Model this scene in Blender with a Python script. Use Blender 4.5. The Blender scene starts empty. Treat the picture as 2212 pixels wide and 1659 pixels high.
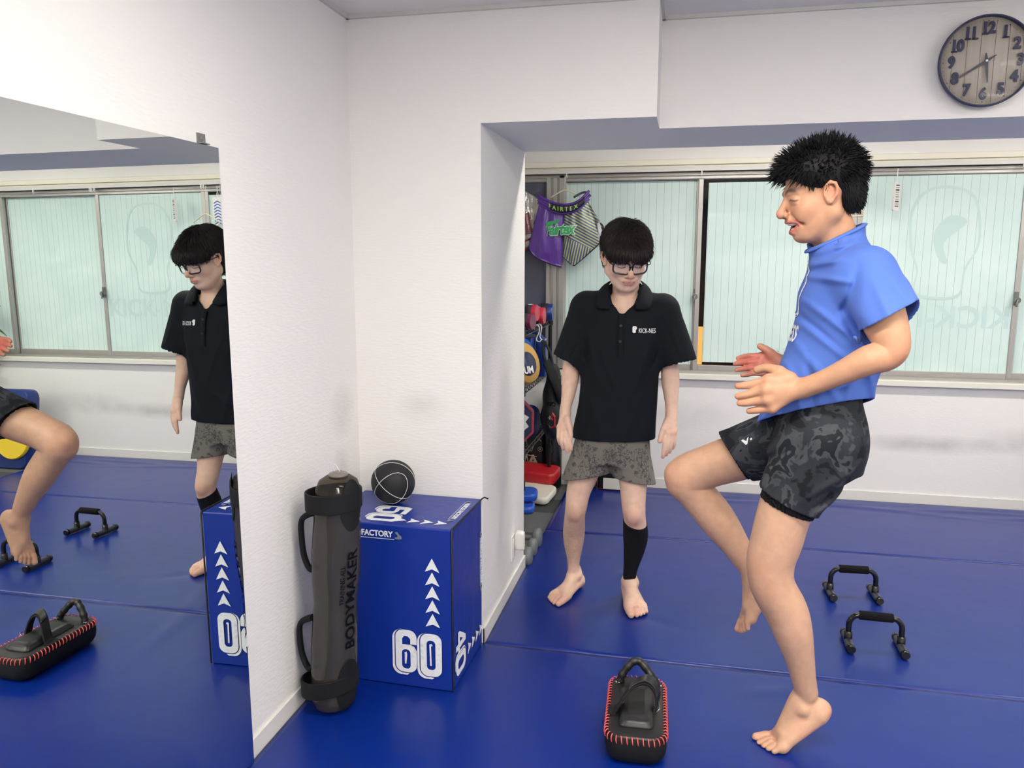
import bpy, bmesh, math, random
import numpy as np
from mathutils import Vector, Matrix
random.seed(7)
SC = bpy.context.scene
COL = SC.collection

# ---------------------------------------------------------------- camera
CAM_F, CAM_YAW, CAM_PITCH, CAM_ROLL, CAM_H = 1712.6, .2169, .1559, .0011, 1.5174
cd = bpy.data.cameras.new('camera')
cd.sensor_fit = 'HORIZONTAL'; cd.sensor_width = 36.0
cd.lens = 36.0 * CAM_F / 2212.0
cd.clip_start = 0.05
cam = bpy.data.objects.new('camera', cd); COL.objects.link(cam)
_cy, _sy, _cp, _sp = math.cos(CAM_YAW), math.sin(CAM_YAW), math.cos(CAM_PITCH), math.sin(CAM_PITCH)
_F = Vector((-_sy*_cp, _cy*_cp, -_sp)); _R = Vector((_cy, _sy, 0)); _U = _R.cross(_F)
_c, _s = math.cos(CAM_ROLL), math.sin(CAM_ROLL)
_R2 = _c*_R + _s*_U; _U2 = -_s*_R + _c*_U
_M = Matrix((_R2, _U2, -_F)).transposed().to_4x4(); _M.translation = Vector((0, 0, CAM_H))
cam.matrix_world = _M
SC.camera = cam

# ---------------------------------------------------------------- world, exposure
w = bpy.data.worlds.new('night'); SC.world = w; w.use_nodes = True
w.node_tree.nodes['Background'].inputs[0].default_value = (.01, .012, .02, 1)
w.node_tree.nodes['Background'].inputs[1].default_value = .5
SC.view_settings.view_transform = 'Standard'; SC.view_settings.look = 'None'
SC.view_settings.gamma = 1; SC.view_settings.use_curve_mapping = False
SC.view_settings.exposure = 0.0
LAMP_STRENGTH = 106.0      # ceiling battens
LAMP_LEVEL = [.32, 1.05, 1.05, 1.4, 1.4, .62, .62]
# x centre, y centre, z, (tubes run along x): main room, then the bay behind the beam
LAMPS = [(1.95, 2.15, 2.37), (.15, 1.25, 2.37), (2.3, .4, 2.37), (0.2, -.9, 2.37), (2.4, -1.4, 2.37),
         (0.45, 4.02, 2.42), (2.5, 4.02, 2.42)]

# ---------------------------------------------------------------- helpers: colour and materials
def lin(c):
    out = []
    for v in c[:3]:
        v = v/255.0
        out.append(v/12.92 if v <= .04045 else ((v+.055)/1.055)**2.4)
    return (out[0], out[1], out[2], 1.0)

def mat(name, rgb, rough=.6, metal=0, spec=.5, bump=None, bdist=.002, noise=None, coat=0, sss=0, alpha=None, sheen=0, emit=None):
    """rgb in sRGB 0..255; bump=(scale,strength[,stretch xyz]); noise=(scale, rgb2, lo, hi)"""
    m = bpy.data.materials.new(name); m.use_nodes = True
    nt = m.node_tree; b = nt.nodes['Principled BSDF']
    b.inputs['Base Color'].default_value = lin(rgb)
    b.inputs['Roughness'].default_value = rough
    b.inputs['Metallic'].default_value = metal
    b.inputs['Specular IOR Level'].default_value = spec
    if coat: b.inputs['Coat Weight'].default_value = coat; b.inputs['Coat Roughness'].default_value = .15
    if sheen: b.inputs['Sheen Weight'].default_value = sheen
    if sss:
        b.inputs['Subsurface Weight'].default_value = sss
        b.inputs['Subsurface Radius'].default_value = (.012, .004, .002)
        b.inputs['Subsurface Scale'].default_value = 1.0
    if emit:
        b.inputs['Emission Color'].default_value = lin(emit[0]); b.inputs['Emission Strength'].default_value = emit[1]
    tc = None
    def coords(stretch=None):
        nonlocal tc
        if tc is None: tc = nt.nodes.new('ShaderNodeTexCoord')
        if stretch is None: return tc.outputs['Object']
        mp = nt.nodes.new('ShaderNodeMapping'); mp.inputs['Scale'].default_value = stretch
        nt.links.new(tc.outputs['Object'], mp.inputs[0]); return mp.outputs[0]
    if noise:
        n = nt.nodes.new('ShaderNodeTexNoise'); n.inputs['Scale'].default_value = noise[0]; n.inputs['Detail'].default_value = 4
        nt.links.new(coords(noise[4] if len(noise) > 4 else None), n.inputs['Vector'])
        r = nt.nodes.new('ShaderNodeValToRGB'); r.color_ramp.elements[0].position = noise[2]; r.color_ramp.elements[1].position = noise[3]
        r.color_ramp.elements[0].color = lin(rgb); r.color_ramp.elements[1].color = lin(noise[1])
        nt.links.new(n.outputs['Fac'], r.inputs[0]); nt.links.new(r.outputs[0], b.inputs['Base Color'])
    if bump:
        n = nt.nodes.new('ShaderNodeTexNoise'); n.inputs['Scale'].default_value = bump[0]; n.inputs['Detail'].default_value = 3
        nt.links.new(coords(bump[2] if len(bump) > 2 else None), n.inputs['Vector'])
        bp = nt.nodes.new('ShaderNodeBump'); bp.inputs['Strength'].default_value = bump[1]; bp.inputs['Distance'].default_value = bdist
        nt.links.new(n.outputs['Fac'], bp.inputs['Height']); nt.links.new(bp.outputs[0], b.inputs['Normal'])
    return m

# ---------------------------------------------------------------- helpers: mesh builder
class MB:
    def __init__(s): s.v = []; s.f = []; s.m = []; s.sm = []
    def add(s, vs, fs, mi=0, smooth=False):
        o = len(s.v); s.v += [tuple(v) for v in vs]
        for f in fs: s.f.append([i+o for i in f]); s.m.append(mi); s.sm.append(smooth)
        return s
    def box(s, x0, x1, y0, y1, z0, z1, mi=0, M=None):
        vs = [Vector(p) for p in ((x0,y0,z0),(x1,y0,z0),(x1,y1,z0),(x0,y1,z0),(x0,y0,z1),(x1,y0,z1),(x1,y1,z1),(x0,y1,z1))]
        if M is not None: vs = [M @ v for v in vs]
        return s.add(vs, [(0,3,2,1),(4,5,6,7),(0,1,5,4),(1,2,6,5),(2,3,7,6),(3,0,4,7)], mi)
    def rings(s, rings, mi=0, closed=True, cap=True, smooth=True, loop=False):
        n = len(rings[0]); vs = [p for r in rings for p in r]; fs = []
        R = len(rings)
        for i in range(R if loop else R-1):
            a = i*n; b = ((i+1) % R)*n
            for j in range(n if closed else n-1):
                k = (j+1) % n; fs.append((a+j, a+k, b+k, b+j))
        s.add(vs, fs, mi, smooth)
        if cap and closed and not loop:
            s.add(rings[0], [tuple(range(n-1, -1, -1))], mi); s.add(rings[-1], [tuple(range(n))], mi)
        return s
    def tube(s, path, r, n=10, mi=0, cap=True, loop=False, flat=1.0, up=None):
        """r scalar or list; flat squashes along the second axis"""
        P = [Vector(p) for p in path]; N = len(P); rr = r if hasattr(r, '__len__') else [r]*N
        T = []
        for i in range(N):
            a = P[(i-1) % N] if loop else P[max(i-1, 0)]; b = P[(i+1) % N] if loop else P[min(i+1, N-1)]
            d = (b-a); T.append(d.normalized() if d.length > 1e-9 else Vector((0,0,1)))
        u = Vector(up) if up else (Vector((0,0,1)) if abs(T[0].z) < .9 else Vector((1,0,0)))
        rings = []
        for i in range(N):
            t = T[i]; u = (u - t*u.dot(t)).normalized(); v = t.cross(u)
            rings.append([P[i] + (u*math.cos(2*math.pi*k/n)*flat + v*math.sin(2*math.pi*k/n))*rr[i] for k in range(n)])
        return s.rings(rings, mi, True, cap, True, loop)
    def cyl(s, a, b, r, n=20, mi=0, r2=None):
        return s.tube([a, b], [r, r if r2 is None else r2], n, mi)
    def lathe(s, prof, n=32, mi=0, M=None, cap=True):
        rings = []
        for r, z in prof:
            ring = [Vector((r*math.cos(2*math.pi*k/n), r*math.sin(2*math.pi*k/n), z)) for k in range(n)]
            if M is not None: ring = [M @ p for p in ring]
            rings.append(ring)
        return s.rings(rings, mi, True, cap)
    def ribbon(s, path, wdir, width, thick, mi=0, loop=False):
        """flat strap following path, width along wdir"""
        P = [Vector(p) for p in path]; N = len(P); rings = []
        for i in range(N):
            a = P[(i-1) % N] if loop else P[max(i-1, 0)]; b = P[(i+1) % N] if loop else P[min(i+1, N-1)]
            t = (b-a).normalized(); wd = wdir[i] if isinstance(wdir, list) else wdir; wd = Vector(wd).normalized()
            nn = t.cross(wd).normalized()
            h = wd*width/2; q = nn*thick/2
            rings.append([P[i]-h-q, P[i]+h-q, P[i]+h+q, P[i]-h+q])
        return s.rings(rings, mi, True, not loop, True, loop)
    def build(s, name, mats, parent=None, bevel=0, seg=2, loc=None, smooth=None, subsurf=0, autosmooth=False):
        me = bpy.data.meshes.new(name); me.from_pydata(s.v, [], s.f)
        if not isinstance(mats, (list, tuple)): mats = [mats]
        for m in mats: me.materials.append(m)
        me.polygons.foreach_set('material_index', s.m)
        me.polygons.foreach_set('use_smooth', [bool(x) if smooth is None else smooth for x in s.sm])
        me.update()
        o = bpy.data.objects.new(name, me); COL.objects.link(o)
        if parent: o.parent = parent
        if loc: o.location = loc
        if bevel:
            md = o.modifiers.new('bevel', 'BEVEL'); md.width = bevel; md.segments = seg; md.limit_method = 'ANGLE'; md.angle_limit = math.radians(40)
            me.polygons.foreach_set('use_smooth', [True]*len(me.polygons))
            md.harden_normals = True
        if subsurf:
            md = o.modifiers.new('subd', 'SUBSURF'); md.levels = subsurf; md.render_levels = subsurf
        return o

def tag(o, label=None, cat=None, group=None, kind=None):
    if label: o['label'] = label
    if cat: o['category'] = cat
    if group: o['group'] = group
    if kind: o['kind'] = kind
    return o
def empty(name, loc=(0,0,0), rz=0, label=None, cat=None, group=None, kind=None, rot=None):
    o = bpy.data.objects.new(name, None); COL.objects.link(o); o.location = loc; o.empty_display_size = .05
    o.rotation_euler = rot if rot else (0, 0, rz)
    return tag(o, label, cat, group, kind)
def copy_tree(o, parent=None):
    c = o.copy(); COL.objects.link(c)
    if parent: c.parent = parent
    for ch in list(o.children): copy_tree(ch, c)
    return c

def flat_mesh(loops, depth=.0006):
    """filled 2D outlines (holes by even-odd) -> verts, faces with a little thickness, in the xy plane"""
    cu = bpy.data.curves.new('tmp', 'CURVE'); cu.dimensions = '2D'; cu.fill_mode = 'BOTH'; cu.extrude = depth/2
    for lp in loops:
        sp = cu.splines.new('POLY'); sp.points.add(len(lp)-1); sp.use_cyclic_u = True
        for i, p in enumerate(lp): sp.points[i].co = (p[0], p[1], 0, 1)
    ob = bpy.data.objects.new('tmp', cu); COL.objects.link(ob)
    me = bpy.data.meshes.new_from_object(ob.evaluated_get(bpy.context.evaluated_depsgraph_get()))
    vs = [v.co.copy() for v in me.vertices]; fs = [tuple(p.vertices) for p in me.polygons]
    bpy.data.objects.remove(ob); bpy.data.curves.remove(cu); bpy.data.meshes.remove(me)
    return vs, fs
def text_mesh(txt, size=1, bold=0, depth=.0006, space=1.0, shear=0, sx=1.0):
    cu = bpy.data.curves.new('tmp', 'FONT'); cu.body = txt; cu.size = size; cu.offset = bold; cu.extrude = depth/2
    cu.space_character = space; cu.align_x = 'CENTER'; cu.align_y = 'CENTER'; cu.shear = shear; cu.resolution_u = 4
    ob = bpy.data.objects.new('tmp', cu); COL.objects.link(ob)
    me = bpy.data.meshes.new_from_object(ob.evaluated_get(bpy.context.evaluated_depsgraph_get()))
    vs = [Vector((v.co.x*sx, v.co.y, v.co.z)) for v in me.vertices]; fs = [tuple(p.vertices) for p in me.polygons]
    bpy.data.objects.remove(ob); bpy.data.curves.remove(cu); bpy.data.meshes.remove(me)
    return vs, fs
def frame(origin, xdir, ydir):
    x = Vector(xdir).normalized(); y = Vector(ydir); y = (y - x*y.dot(x)).normalized(); z = x.cross(y)
    M = Matrix((x, y, z)).transposed().to_4x4(); M.translation = Vector(origin); return M
def rrect(cx, cy, w, h, r, n=5):
    pts = []
    for (sx, sy, a0) in ((1,1,0),(-1,1,90),(-1,-1,180),(1,-1,270)):
        for k in range(n+1):
            a = math.radians(a0+90*k/n)
            pts.append((cx+sx*(w/2-r)+r*math.cos(a), cy+sy*(h/2-r)+r*math.sin(a)))
    return pts
def catmull(P, n=6, loop=False):
    P = [Vector(p) for p in P]; N = len(P); out = []
    for i in range(N if loop else N-1):
        p0 = P[(i-1) % N] if loop else P[max(i-1, 0)]; p1 = P[i]; p2 = P[(i+1) % N]; p3 = P[(i+2) % N] if loop else P[min(i+2, N-1)]
        for k in range(n):
            t = k/n
            out.append(.5*((2*p1)+(p2-p0)*t+(2*p0-5*p1+4*p2-p3)*t*t+(3*p1-3*p2+p3-p0)*t**3))
    if not loop: out.append(P[-1])
    return out
# ================================================================ ROOM
XW, XR = -1.264, 3.7           # left and right wall planes
YB, YBEAM, YP, YF, YN = 2.894, 3.152, 3.70, 5.27, -3.0
XP, XB = -.755, -.126          # pillar edge, beam step
ZS, ZC = 2.006, 2.404          # underside of the beam, ceiling
M_wall = mat('wall_paper_white', (236,234,231), .75, bump=(90,.5,(.35,.35,1.6)), bdist=.0025)
M_wallw = mat('wall_paper_window_side', (236,234,231), .7, bump=(90,.35,(.5,.5,1.5)), bdist=.002)
# dark scuffs on the wallpaper: real wear with a shape of its own
def add_scuffs(m, spots, rgb=(178,176,174)):
    nt = m.node_tree; b = nt.nodes['Principled BSDF']; g = nt.nodes.new('ShaderNodeNewGeometry')
    tot = None
    for (x, y, z, rx, ry, rz, s) in spots:
        mp = nt.nodes.new('ShaderNodeMapping'); mp.vector_type = 'POINT'
        mp.inputs['Location'].default_value = (-x/rx, -y/ry, -z/rz); mp.inputs['Scale'].default_value = (1/rx, 1/ry, 1/rz)
        nt.links.new(g.outputs['Position'], mp.inputs[0])
        gr = nt.nodes.new('ShaderNodeTexGradient'); gr.gradient_type = 'SPHERICAL'; nt.links.new(mp.outputs[0], gr.inputs[0])
        mu = nt.nodes.new('ShaderNodeMath'); mu.operation = 'MULTIPLY'; mu.inputs[1].default_value = s
        nt.links.new(gr.outputs['Fac'], mu.inputs[0])
        if tot is None: tot = mu.outputs[0]
        else:
            ad = nt.nodes.new('ShaderNodeMath'); ad.operation = 'ADD'; nt.links.new(tot, ad.inputs[0]); nt.links.new(mu.outputs[0], ad.inputs[1]); tot = ad.outputs[0]
    n = nt.nodes.new('ShaderNodeTexNoise'); n.inputs['Scale'].default_value = 9; n.inputs['Detail'].default_value = 5
    nt.links.new(g.outputs['Position'], n.inputs[0])
    mm = nt.nodes.new('ShaderNodeMath'); mm.operation = 'MULTIPLY'; mm.use_clamp = True
    nt.links.new(tot, mm.inputs[0]); nt.links.new(n.outputs['Fac'], mm.inputs[1])
    mx = nt.nodes.new('ShaderNodeMix'); mx.data_type = 'RGBA'
    mx.inputs[6].default_value = b.inputs['Base Color'].default_value; mx.inputs[7].default_value = lin(rgb)
    nt.links.new(mm.outputs[0], mx.inputs[0]); nt.links.new(mx.outputs[2], b.inputs['Base Color'])
add_scuffs(M_wallw, [(1.5,5.27,.38,.55,.3,.07,1.3), (.9,5.27,.45,.3,.3,.12,.7), (.0,5.27,.5,.35,.3,.12,.6), (2.1,5.27,.42,.4,.3,.1,.9)])
add_scuffs(M_wall, [(-1.264,2.75,.95,.2,.12,.12,.8), (-1.264,2.72,.75,.2,.08,.08,.7), (-1.0,2.894,.95,.12,.2,.08,.5), (-.755,3.5,.75,.2,.12,.2,.3)])
M_ceil = mat('ceiling_board', (232,229,226), .85, bump=(150,.3), bdist=.001)
M_base = mat('baseboard_white', (226,224,218), .45)
M_carpet = mat('carpet_tile', (62,64,66), .95, noise=(900,(120,122,124),.5,.66), bump=(700,1.0), bdist=.004)
M_carpet2 = mat('carpet_tile_light', (98,99,100), .95, noise=(900,(150,151,152),.5,.66), bump=(700,1.0), bdist=.004)

def struct(name, mb, m, parent=None, **k):
    o = mb.build(name, m, parent, **k)
    if parent is None: o['kind'] = 'structure'
    return o
# the carpeted slab: charcoal tiles with a few lighter ones
fb = MB(); fb.box(XW-.2, XR+.2, YN-.2, YF+.2, -.14, -.02)
struct('floor', fb, M_carpet)
tb = MB()
for (x0,x1,y0,y1) in ((-1.26,-.74,4.25,4.62), (-1.02,-.73,3.705,4.2), (-.80,-.745,4.9,5.26), (2.05,3.6,4.75,5.2)):
    tb.box(x0, x1, y0, y1, -.0199, -.0185)
struct('trim_1', tb, M_carpet2)
# walls
b = MB(); b.box(XW-.15, XW, YN, YF+.15, -.14, ZC+.2); struct('wall_left', b, M_wall)
b = MB(); b.box(XR, XR+.15, YN, YF+.15, -.14, ZC+.2); struct('wall_right', b, M_wall)
b = MB(); b.box(XW-.15, XR+.15, YN-.15, YN, -.14, ZC+.2); struct('wall_back', b, M_wall)
# pillar standing out of the left wall, and the beam above the bay
b = MB(); b.box(XW, XP, YB, YP, -.02, ZC+.05); struct('wall_pillar', b, M_wall)
b = MB(); b.box(XP, XB, YB, YP, ZS, ZC+.05); b.box(XB, XR, YBEAM, YP, ZS, ZC+.05); struct('wall_beam', b, M_wall)
# window wall: below the sill, above the rail, and solid left part
b = MB(); b.box(XW, XR, YF, YF+.15, -.14, .75); b.box(XW, XR, YF, YF+.15, 2.075, 2.62)
b.box(XW, -1.18, YF, YF+.15, .74, 2.08); b.box(3.62, XR, YF, YF+.15, .74, 2.08)
struct('wall_window', b, M_wallw)
b = MB(); b.box(XW-.15, XR+.15, YN-.15, YP, ZC, ZC+.1); b.box(XW-.15, XR+.15, YP, YF+.15, ZC+.06, ZC+.16)
b.box(XW-.15, XR+.15, YP-.01, YP, ZC, ZC+.1)
struct('ceiling', b, M_ceil)
# crown strip under the ceiling
M_crown = mat('crown_strip', (206,203,199), .6)
b = MB()
b.box(XW, XW+.012, YN, YB, ZC-.014, ZC); b.box(XW, XB, YB-.012, YB, ZC-.014, ZC)
b.box(XB-.0, XB+.012, YB, YBEAM, ZC-.014, ZC); b.box(XB, XR, YBEAM-.012, YBEAM, ZC-.014, ZC)
struct('trim_2', b, M_crown)
# baseboards
def bb(name, *bx):
    m = MB()
    for q in bx: m.box(*q)
    struct(name, m, M_base, bevel=.0015)
bb('baseboard_left', (XW, XW+.008, YN, YB, -.02, .058))
bb('baseboard_pillar', (XP, XP+.008, YB-.008, YP+.008, -.02, .058), (XW, XP+.008, YB-.008, YB, -.02, .058))
bb('baseboard_window', (XW, XR, YF-.008, YF, -.02, .06))
bb('baseboard_right', (XR-.008, XR, YN, YF, -.02, .06))

# ---------------------------------------------------------------- blue vinyl mats
def mat_material():
    m = mat('blue_mat_vinyl', (5,37,122), .28, spec=.46)
    nt = m.node_tree; b = nt.nodes['Principled BSDF']
    g = nt.nodes.new('ShaderNodeNewGeometry')
    n = nt.nodes.new('ShaderNodeTexNoise'); n.inputs['Scale'].default_value = 700; n.inputs['Detail'].default_value = 2
    n2 = nt.nodes.new('ShaderNodeTexNoise'); n2.inputs['Scale'].default_value = 5; n2.inputs['Detail'].default_value = 2
    nt.links.new(g.outputs['Position'], n.inputs[0]); nt.links.new(g.outputs['Position'], n2.inputs[0])
    b1 = nt.nodes.new('ShaderNodeBump'); b1.inputs['Strength'].default_value = .25; b1.inputs['Distance'].default_value = .0006
    b2 = nt.nodes.new('ShaderNodeBump'); b2.inputs['Strength'].default_value = .35; b2.inputs['Distance'].default_value = .006
    nt.links.new(n.outputs['Fac'], b1.inputs['Height']); nt.links.new(n2.outputs['Fac'], b2.inputs['Height'])
    nt.links.new(b2.outputs[0], b1.inputs['Normal']); nt.links.new(b1.outputs[0], b.inputs['Normal'])
    return m
M_mat = mat_material()
rng = np.random.RandomState(3)
def smoothnoise(X, Y, s, seed):
    r = np.random.RandomState(seed); out = np.zeros_like(X)
    for k in range(10):
        a = r.uniform(0, 2*np.pi); f = s*r.uniform(.5, 1.6); out += np.sin((X*np.cos(a)+Y*np.sin(a))*f + r.uniform(0, 6.28))
    return out/6
CREASES = [  # small dents and ridges of the sheet: x, y, angle, half length, half width, height
    (-.25,3.72,60,.07,.018,.006), (-.30,3.42,55,.10,.02,-.006), (-.33,3.05,75,.30,.02,.004), (-.12,3.25,-30,.12,.02,-.004),
    (-.95,1.75,40,.10,.02,.007), (-.35,4.1,80,.3,.015,.004), (.33,2.75,20,.08,.02,.004), (-.42,2.8,85,.25,.03,.004), (-1.12,1.9,35,.12,.015,-.006),
    (-.2,5.12,3,.5,.012,.006), (.9,5.1,-4,.5,.012,.007), (1.7,5.13,3,.6,.012,.006), (1.5,5.02,-8,.3,.01,.005), (2.1,5.06,6,.4,.01,.006), (.3,5.05,8,.25,.01,.005)]
def mat_sheet(y0, y1, xl, xr, label, seed):
    nx, ny = int((xr-xl)/.022), max(2, int((y1-y0)/.022))
    xs = np.linspace(xl, xr, nx); ys = np.linspace(y0+.0015, y1-.0015, ny)
    X, Y = np.meshgrid(xs, ys)
    Zz = np.zeros_like(X)
    for (cx, cy, a, L, W_, h) in CREASES:
        a = math.radians(a); dx = X-cx; dy = Y-cy; u = dx*math.cos(a)+dy*math.sin(a); v = -dx*math.sin(a)+dy*math.cos(a)
        Zz += h*np.exp(-(u/L)**2-(v/(W_*1.3))**2)
    e = np.clip((Y-4.95)/.3, 0, 1); Zz += e*.004*smoothnoise(X*1.0, Y*6, 9, 5)
    ed = np.minimum(np.minimum(X-xl, xr-X), np.minimum(Y-y0, y1-Y)); Zz = Zz*np.clip(ed/.03, 0, 1) - .0008*np.exp(-(np.clip(ed,0,1)/.005)**2)
    Zz = np.clip(Zz, -.006, .009)
    vs = [(float(x), float(y), float(z)) for x, y, z in zip(X.ravel(), Y.ravel(), Zz.ravel())]
    fs = [(j*nx+i, j*nx+i+1, (j+1)*nx+i+1, (j+1)*nx+i) for j in range(ny-1) for i in range(nx-1)]
    per = [i for i in range(nx)] + [j*nx+nx-1 for j in range(1, ny)] + [(ny-1)*nx+i for i in range(nx-2, -1, -1)] + [j*nx for j in range(ny-2, 0, -1)]
    o = len(vs); vs += [(vs[i][0], vs[i][1], -.0195) for i in per]; k = len(per)
    fs += [(per[(i+1) % k], per[i], o+i, o+(i+1) % k) for i in range(k)] + [tuple(o+i for i in range(k-1,-1,-1))]
    mb = MB(); mb.add(vs, fs, 0, True)
    ob = mb.build('floor_mat', M_mat)
    return tag(ob, label, 'floor mat', 'blue vinyl mats covering the gym floor')
mat_sheet(4.262, 5.255, -.745, 2.30, 'blue vinyl floor mat along the window wall with its rippled edge', 1)
mat_sheet(2.887, 4.260, -.745, 3.2, 'blue vinyl floor mat under the man in the black polo shirt and the push-up bars', 2)
mat_sheet(1.510, 2.885, -1.252, 3.4, 'blue vinyl floor mat under the foam jump box and the black kick pad', 3)
mat_sheet(.130, 1.508, -1.252, 3.4, 'nearest blue vinyl floor mat, at the foot of the wall mirror', 4)

# ---------------------------------------------------------------- fluorescent lamps on the ceiling
M_tubes = [mat('tube_glow', (255,255,255), .3, emit=((255,249,239), LAMP_STRENGTH*k)) for k in LAMP_LEVEL]
M_lampw = mat('lamp_housing', (235,235,232), .5)
for i, (x, y, z) in enumerate(LAMPS):
    zc = ZC if y < YP else ZC+.06
    e = empty('ceiling_lamp', (x, y, zc), 0, 'white batten lamp on the ceiling above ' + ['the blue shirted man','the foam box','the camera side of the room, right','the open floor, left','the far corner behind the camera','the window bay, left one','the window bay, right one'][i], 'ceiling lamp', 'fluorescent batten lamps')
    h = MB(); h.box(-.63, .63, -.055, .055, -.03, 0); h.build('lamp_housing', M_lampw, e, bevel=.004)
    t = MB(); t.box(-.60, .60, -.05, .05, -.0385, -.0315); t.build('lamp_diffuser', M_tubes[i], e)

# ---------------------------------------------------------------- windows
M_alu = mat('aluminium_frame', (176,174,170), .38, metal=.6, spec=.5)
M_alud = mat('aluminium_dark', (70,70,74), .5, metal=.3)  # plain dark grey aluminium: strip behind the curtain rail, sign post
M_sill = mat('sill_cream', (226,223,212), .5)
M_rail = mat('shutter_box_cream', (236,232,216), .5)
M_dark = mat('dark_panel', (84,87,104), .35)
def glass_material(name, tint, tr):
    m = bpy.data.materials.new(name); m.use_nodes = True; nt = m.node_tree
    b = nt.nodes['Principled BSDF']; out = nt.nodes['Material Output']
    b.inputs['Base Color'].default_value = lin(tint); b.inputs['Roughness'].default_value = .05
    t = nt.nodes.new('ShaderNodeBsdfTransparent'); mx = nt.nodes.new('ShaderNodeMixShader'); mx.inputs[0].default_value = tr
    nt.links.new(b.outputs[0], mx.inputs[1]); nt.links.new(t.outputs[0], mx.inputs[2]); nt.links.new(mx.outputs[0], out.inputs[0])
    return m
M_clear = glass_material('clear_window_glass', (8,10,14), .8)
def film_material():
    """pale aqua frosted film with fine vertical wires every 47 mm and faint brush marks"""
    m = mat('frosted_wire_glass', (212,232,227), .22, spec=.5)
    nt = m.node_tree; b = nt.nodes['Principled BSDF']
    g = nt.nodes.new('ShaderNodeNewGeometry'); sp = nt.nodes.new('ShaderNodeSeparateXYZ'); nt.links.new(g.outputs['Position'], sp.inputs[0])
    def math_(op, a, bb=None):
        n = nt.nodes.new('ShaderNodeMath'); n.operation = op
        if isinstance(a, float): n.inputs[0].default_value = a
        else: nt.links.new(a, n.inputs[0])
        if bb is not None:
            if isinstance(bb, float): n.inputs[1].default_value = bb
            else: nt.links.new(bb, n.inputs[1])
        return n.outputs[0]
    fr = math_('FRACT', math_('DIVIDE', math_('ADD', sp.outputs[0], 10.012), .0472))
    ln = math_('LESS_THAN', math_('ABSOLUTE', math_('SUBTRACT', fr, .5)), .022)
    n = nt.nodes.new('ShaderNodeTexNoise'); n.inputs['Scale'].default_value = 2.3; n.inputs['Detail'].default_value = 5; n.inputs['Distortion'].default_value = 1.2
    nt.links.new(g.outputs['Position'], n.inputs[0])
    r = nt.nodes.new('ShaderNodeValToRGB'); r.color_ramp.elements[0].position = .3; r.color_ramp.elements[1].position = .7
    r.color_ramp.elements[0].color = lin((200,224,219)); r.color_ramp.elements[1].color = lin((214,234,229))
    nt.links.new(n.outputs['Fac'], r.inputs[0])
    mx = nt.nodes.new('ShaderNodeMix'); mx.data_type = 'RGBA'; nt.links.new(ln, mx.inputs[0]); nt.links.new(r.outputs[0], mx.inputs[6])
    mx.inputs[7].default_value = lin((158,182,178)); nt.links.new(mx.outputs[2], b.inputs['Base Color'])
    return m
M_film = film_material()
M_mark = mat('window_lettering_faint', (188,214,210), .3)
M_lock = mat('latch_metal', (120,120,118), .35, metal=.7)
ZB, ZT = .835, 2.03
def sash(k, x0, x1, dy, film=(0,0,0), dark=False, latch=None, extra=None):
    """one sliding sash: aluminium frame, pane, frosted film, latch"""
    e = empty('window_%d' % k, (0, 0, 0), kind='structure')
    y = YF+.045+dy
    m = MB(); f = .03
    m.box(x0, x0+f, y-.014, y+.014, ZB-.045, ZT+.005); m.box(x1-f, x1, y-.014, y+.014, ZB-.045, ZT+.005)
    m.box(x0+f, x1-f, y-.014, y+.014, ZB-.045, ZB); m.box(x0+f, x1-f, y-.014, y+.014, ZT-.01, ZT+.005)
    m.build('window_frame', M_alu, e, bevel=.003)
    p = MB(); p.box(x0+f-.005, x1-f+.005, y-.002, y+.002, ZB-.005, ZT)
    p.build('window_pane', M_dark if dark else M_clear, e)
    if not dark:
        q = MB(); q.box(x0+f+film[0], x1-f-film[1], y-.005, y-.0025, ZB+film[2], ZT-.012-film[0]*.6)
        q.build('frosted_film', M_film, e)
    if latch:
        l = MB(); l.box(latch-.010, latch+.010, y-.034, y-.014, 1.25, 1.33)
        l.cyl((latch, y-.05, 1.28), (latch, y-.03, 1.28), .019, 14)
        l.tube([(latch, y-.052, 1.285), (latch-.008, y-.062, 1.262), (latch-.006, y-.06, 1.242)], .006, 8)
        l.build('window_latch', M_lock, e, bevel=.002)
    return e
sash(1, -1.19, -.905, .0, dark=True)
sash(2, -.835, .063, .034, latch=.045)
wb = sash(3, .045, 1.00, 0, film=(.032, 0, .02))
wc = sash(4, 1.0, 1.935, 0, latch=1.915)
sash(5, 1.90, 2.80, .034, latch=None)
sash(6, 2.78, 3.62, 0)
# centre post between the first two sashes and the outer frame with its tracks
b = MB()
for i, (x0, x1, d) in enumerate(((-.93,-.905,.0),(-.905,-.885,.015),(-.885,-.86,.0),(-.86,-.845,.012),(-.845,-.81,-.004))):
    b.box(x0, x1, YF+.0+d, YF+.09, .78, 2.06)
struct('window_7', b, M_alu, bevel=.002)
b = MB(); b.box(-1.19, 3.62, YF-.004, YF+.12, 2.044, 2.06); b.box(-1.19, 3.62, YF+.02, YF+.12, 2.025, 2.046)
b.box(-1.19, 3.62, YF-.004, YF+.12, .782, .79); b.box(-1.19, 3.62, YF+.012, YF+.018, .782, .80); b.box(-1.19, 3.62, YF+.075, YF+.12, .76, 2.06-1.24)
struct('window_8', b, M_alu)
b = MB(); b.box(-1.19, 3.62, YF-.045, YF+.12, .747, .782)
struct('trim_3', b, M_sill, bevel=.004)
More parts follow.
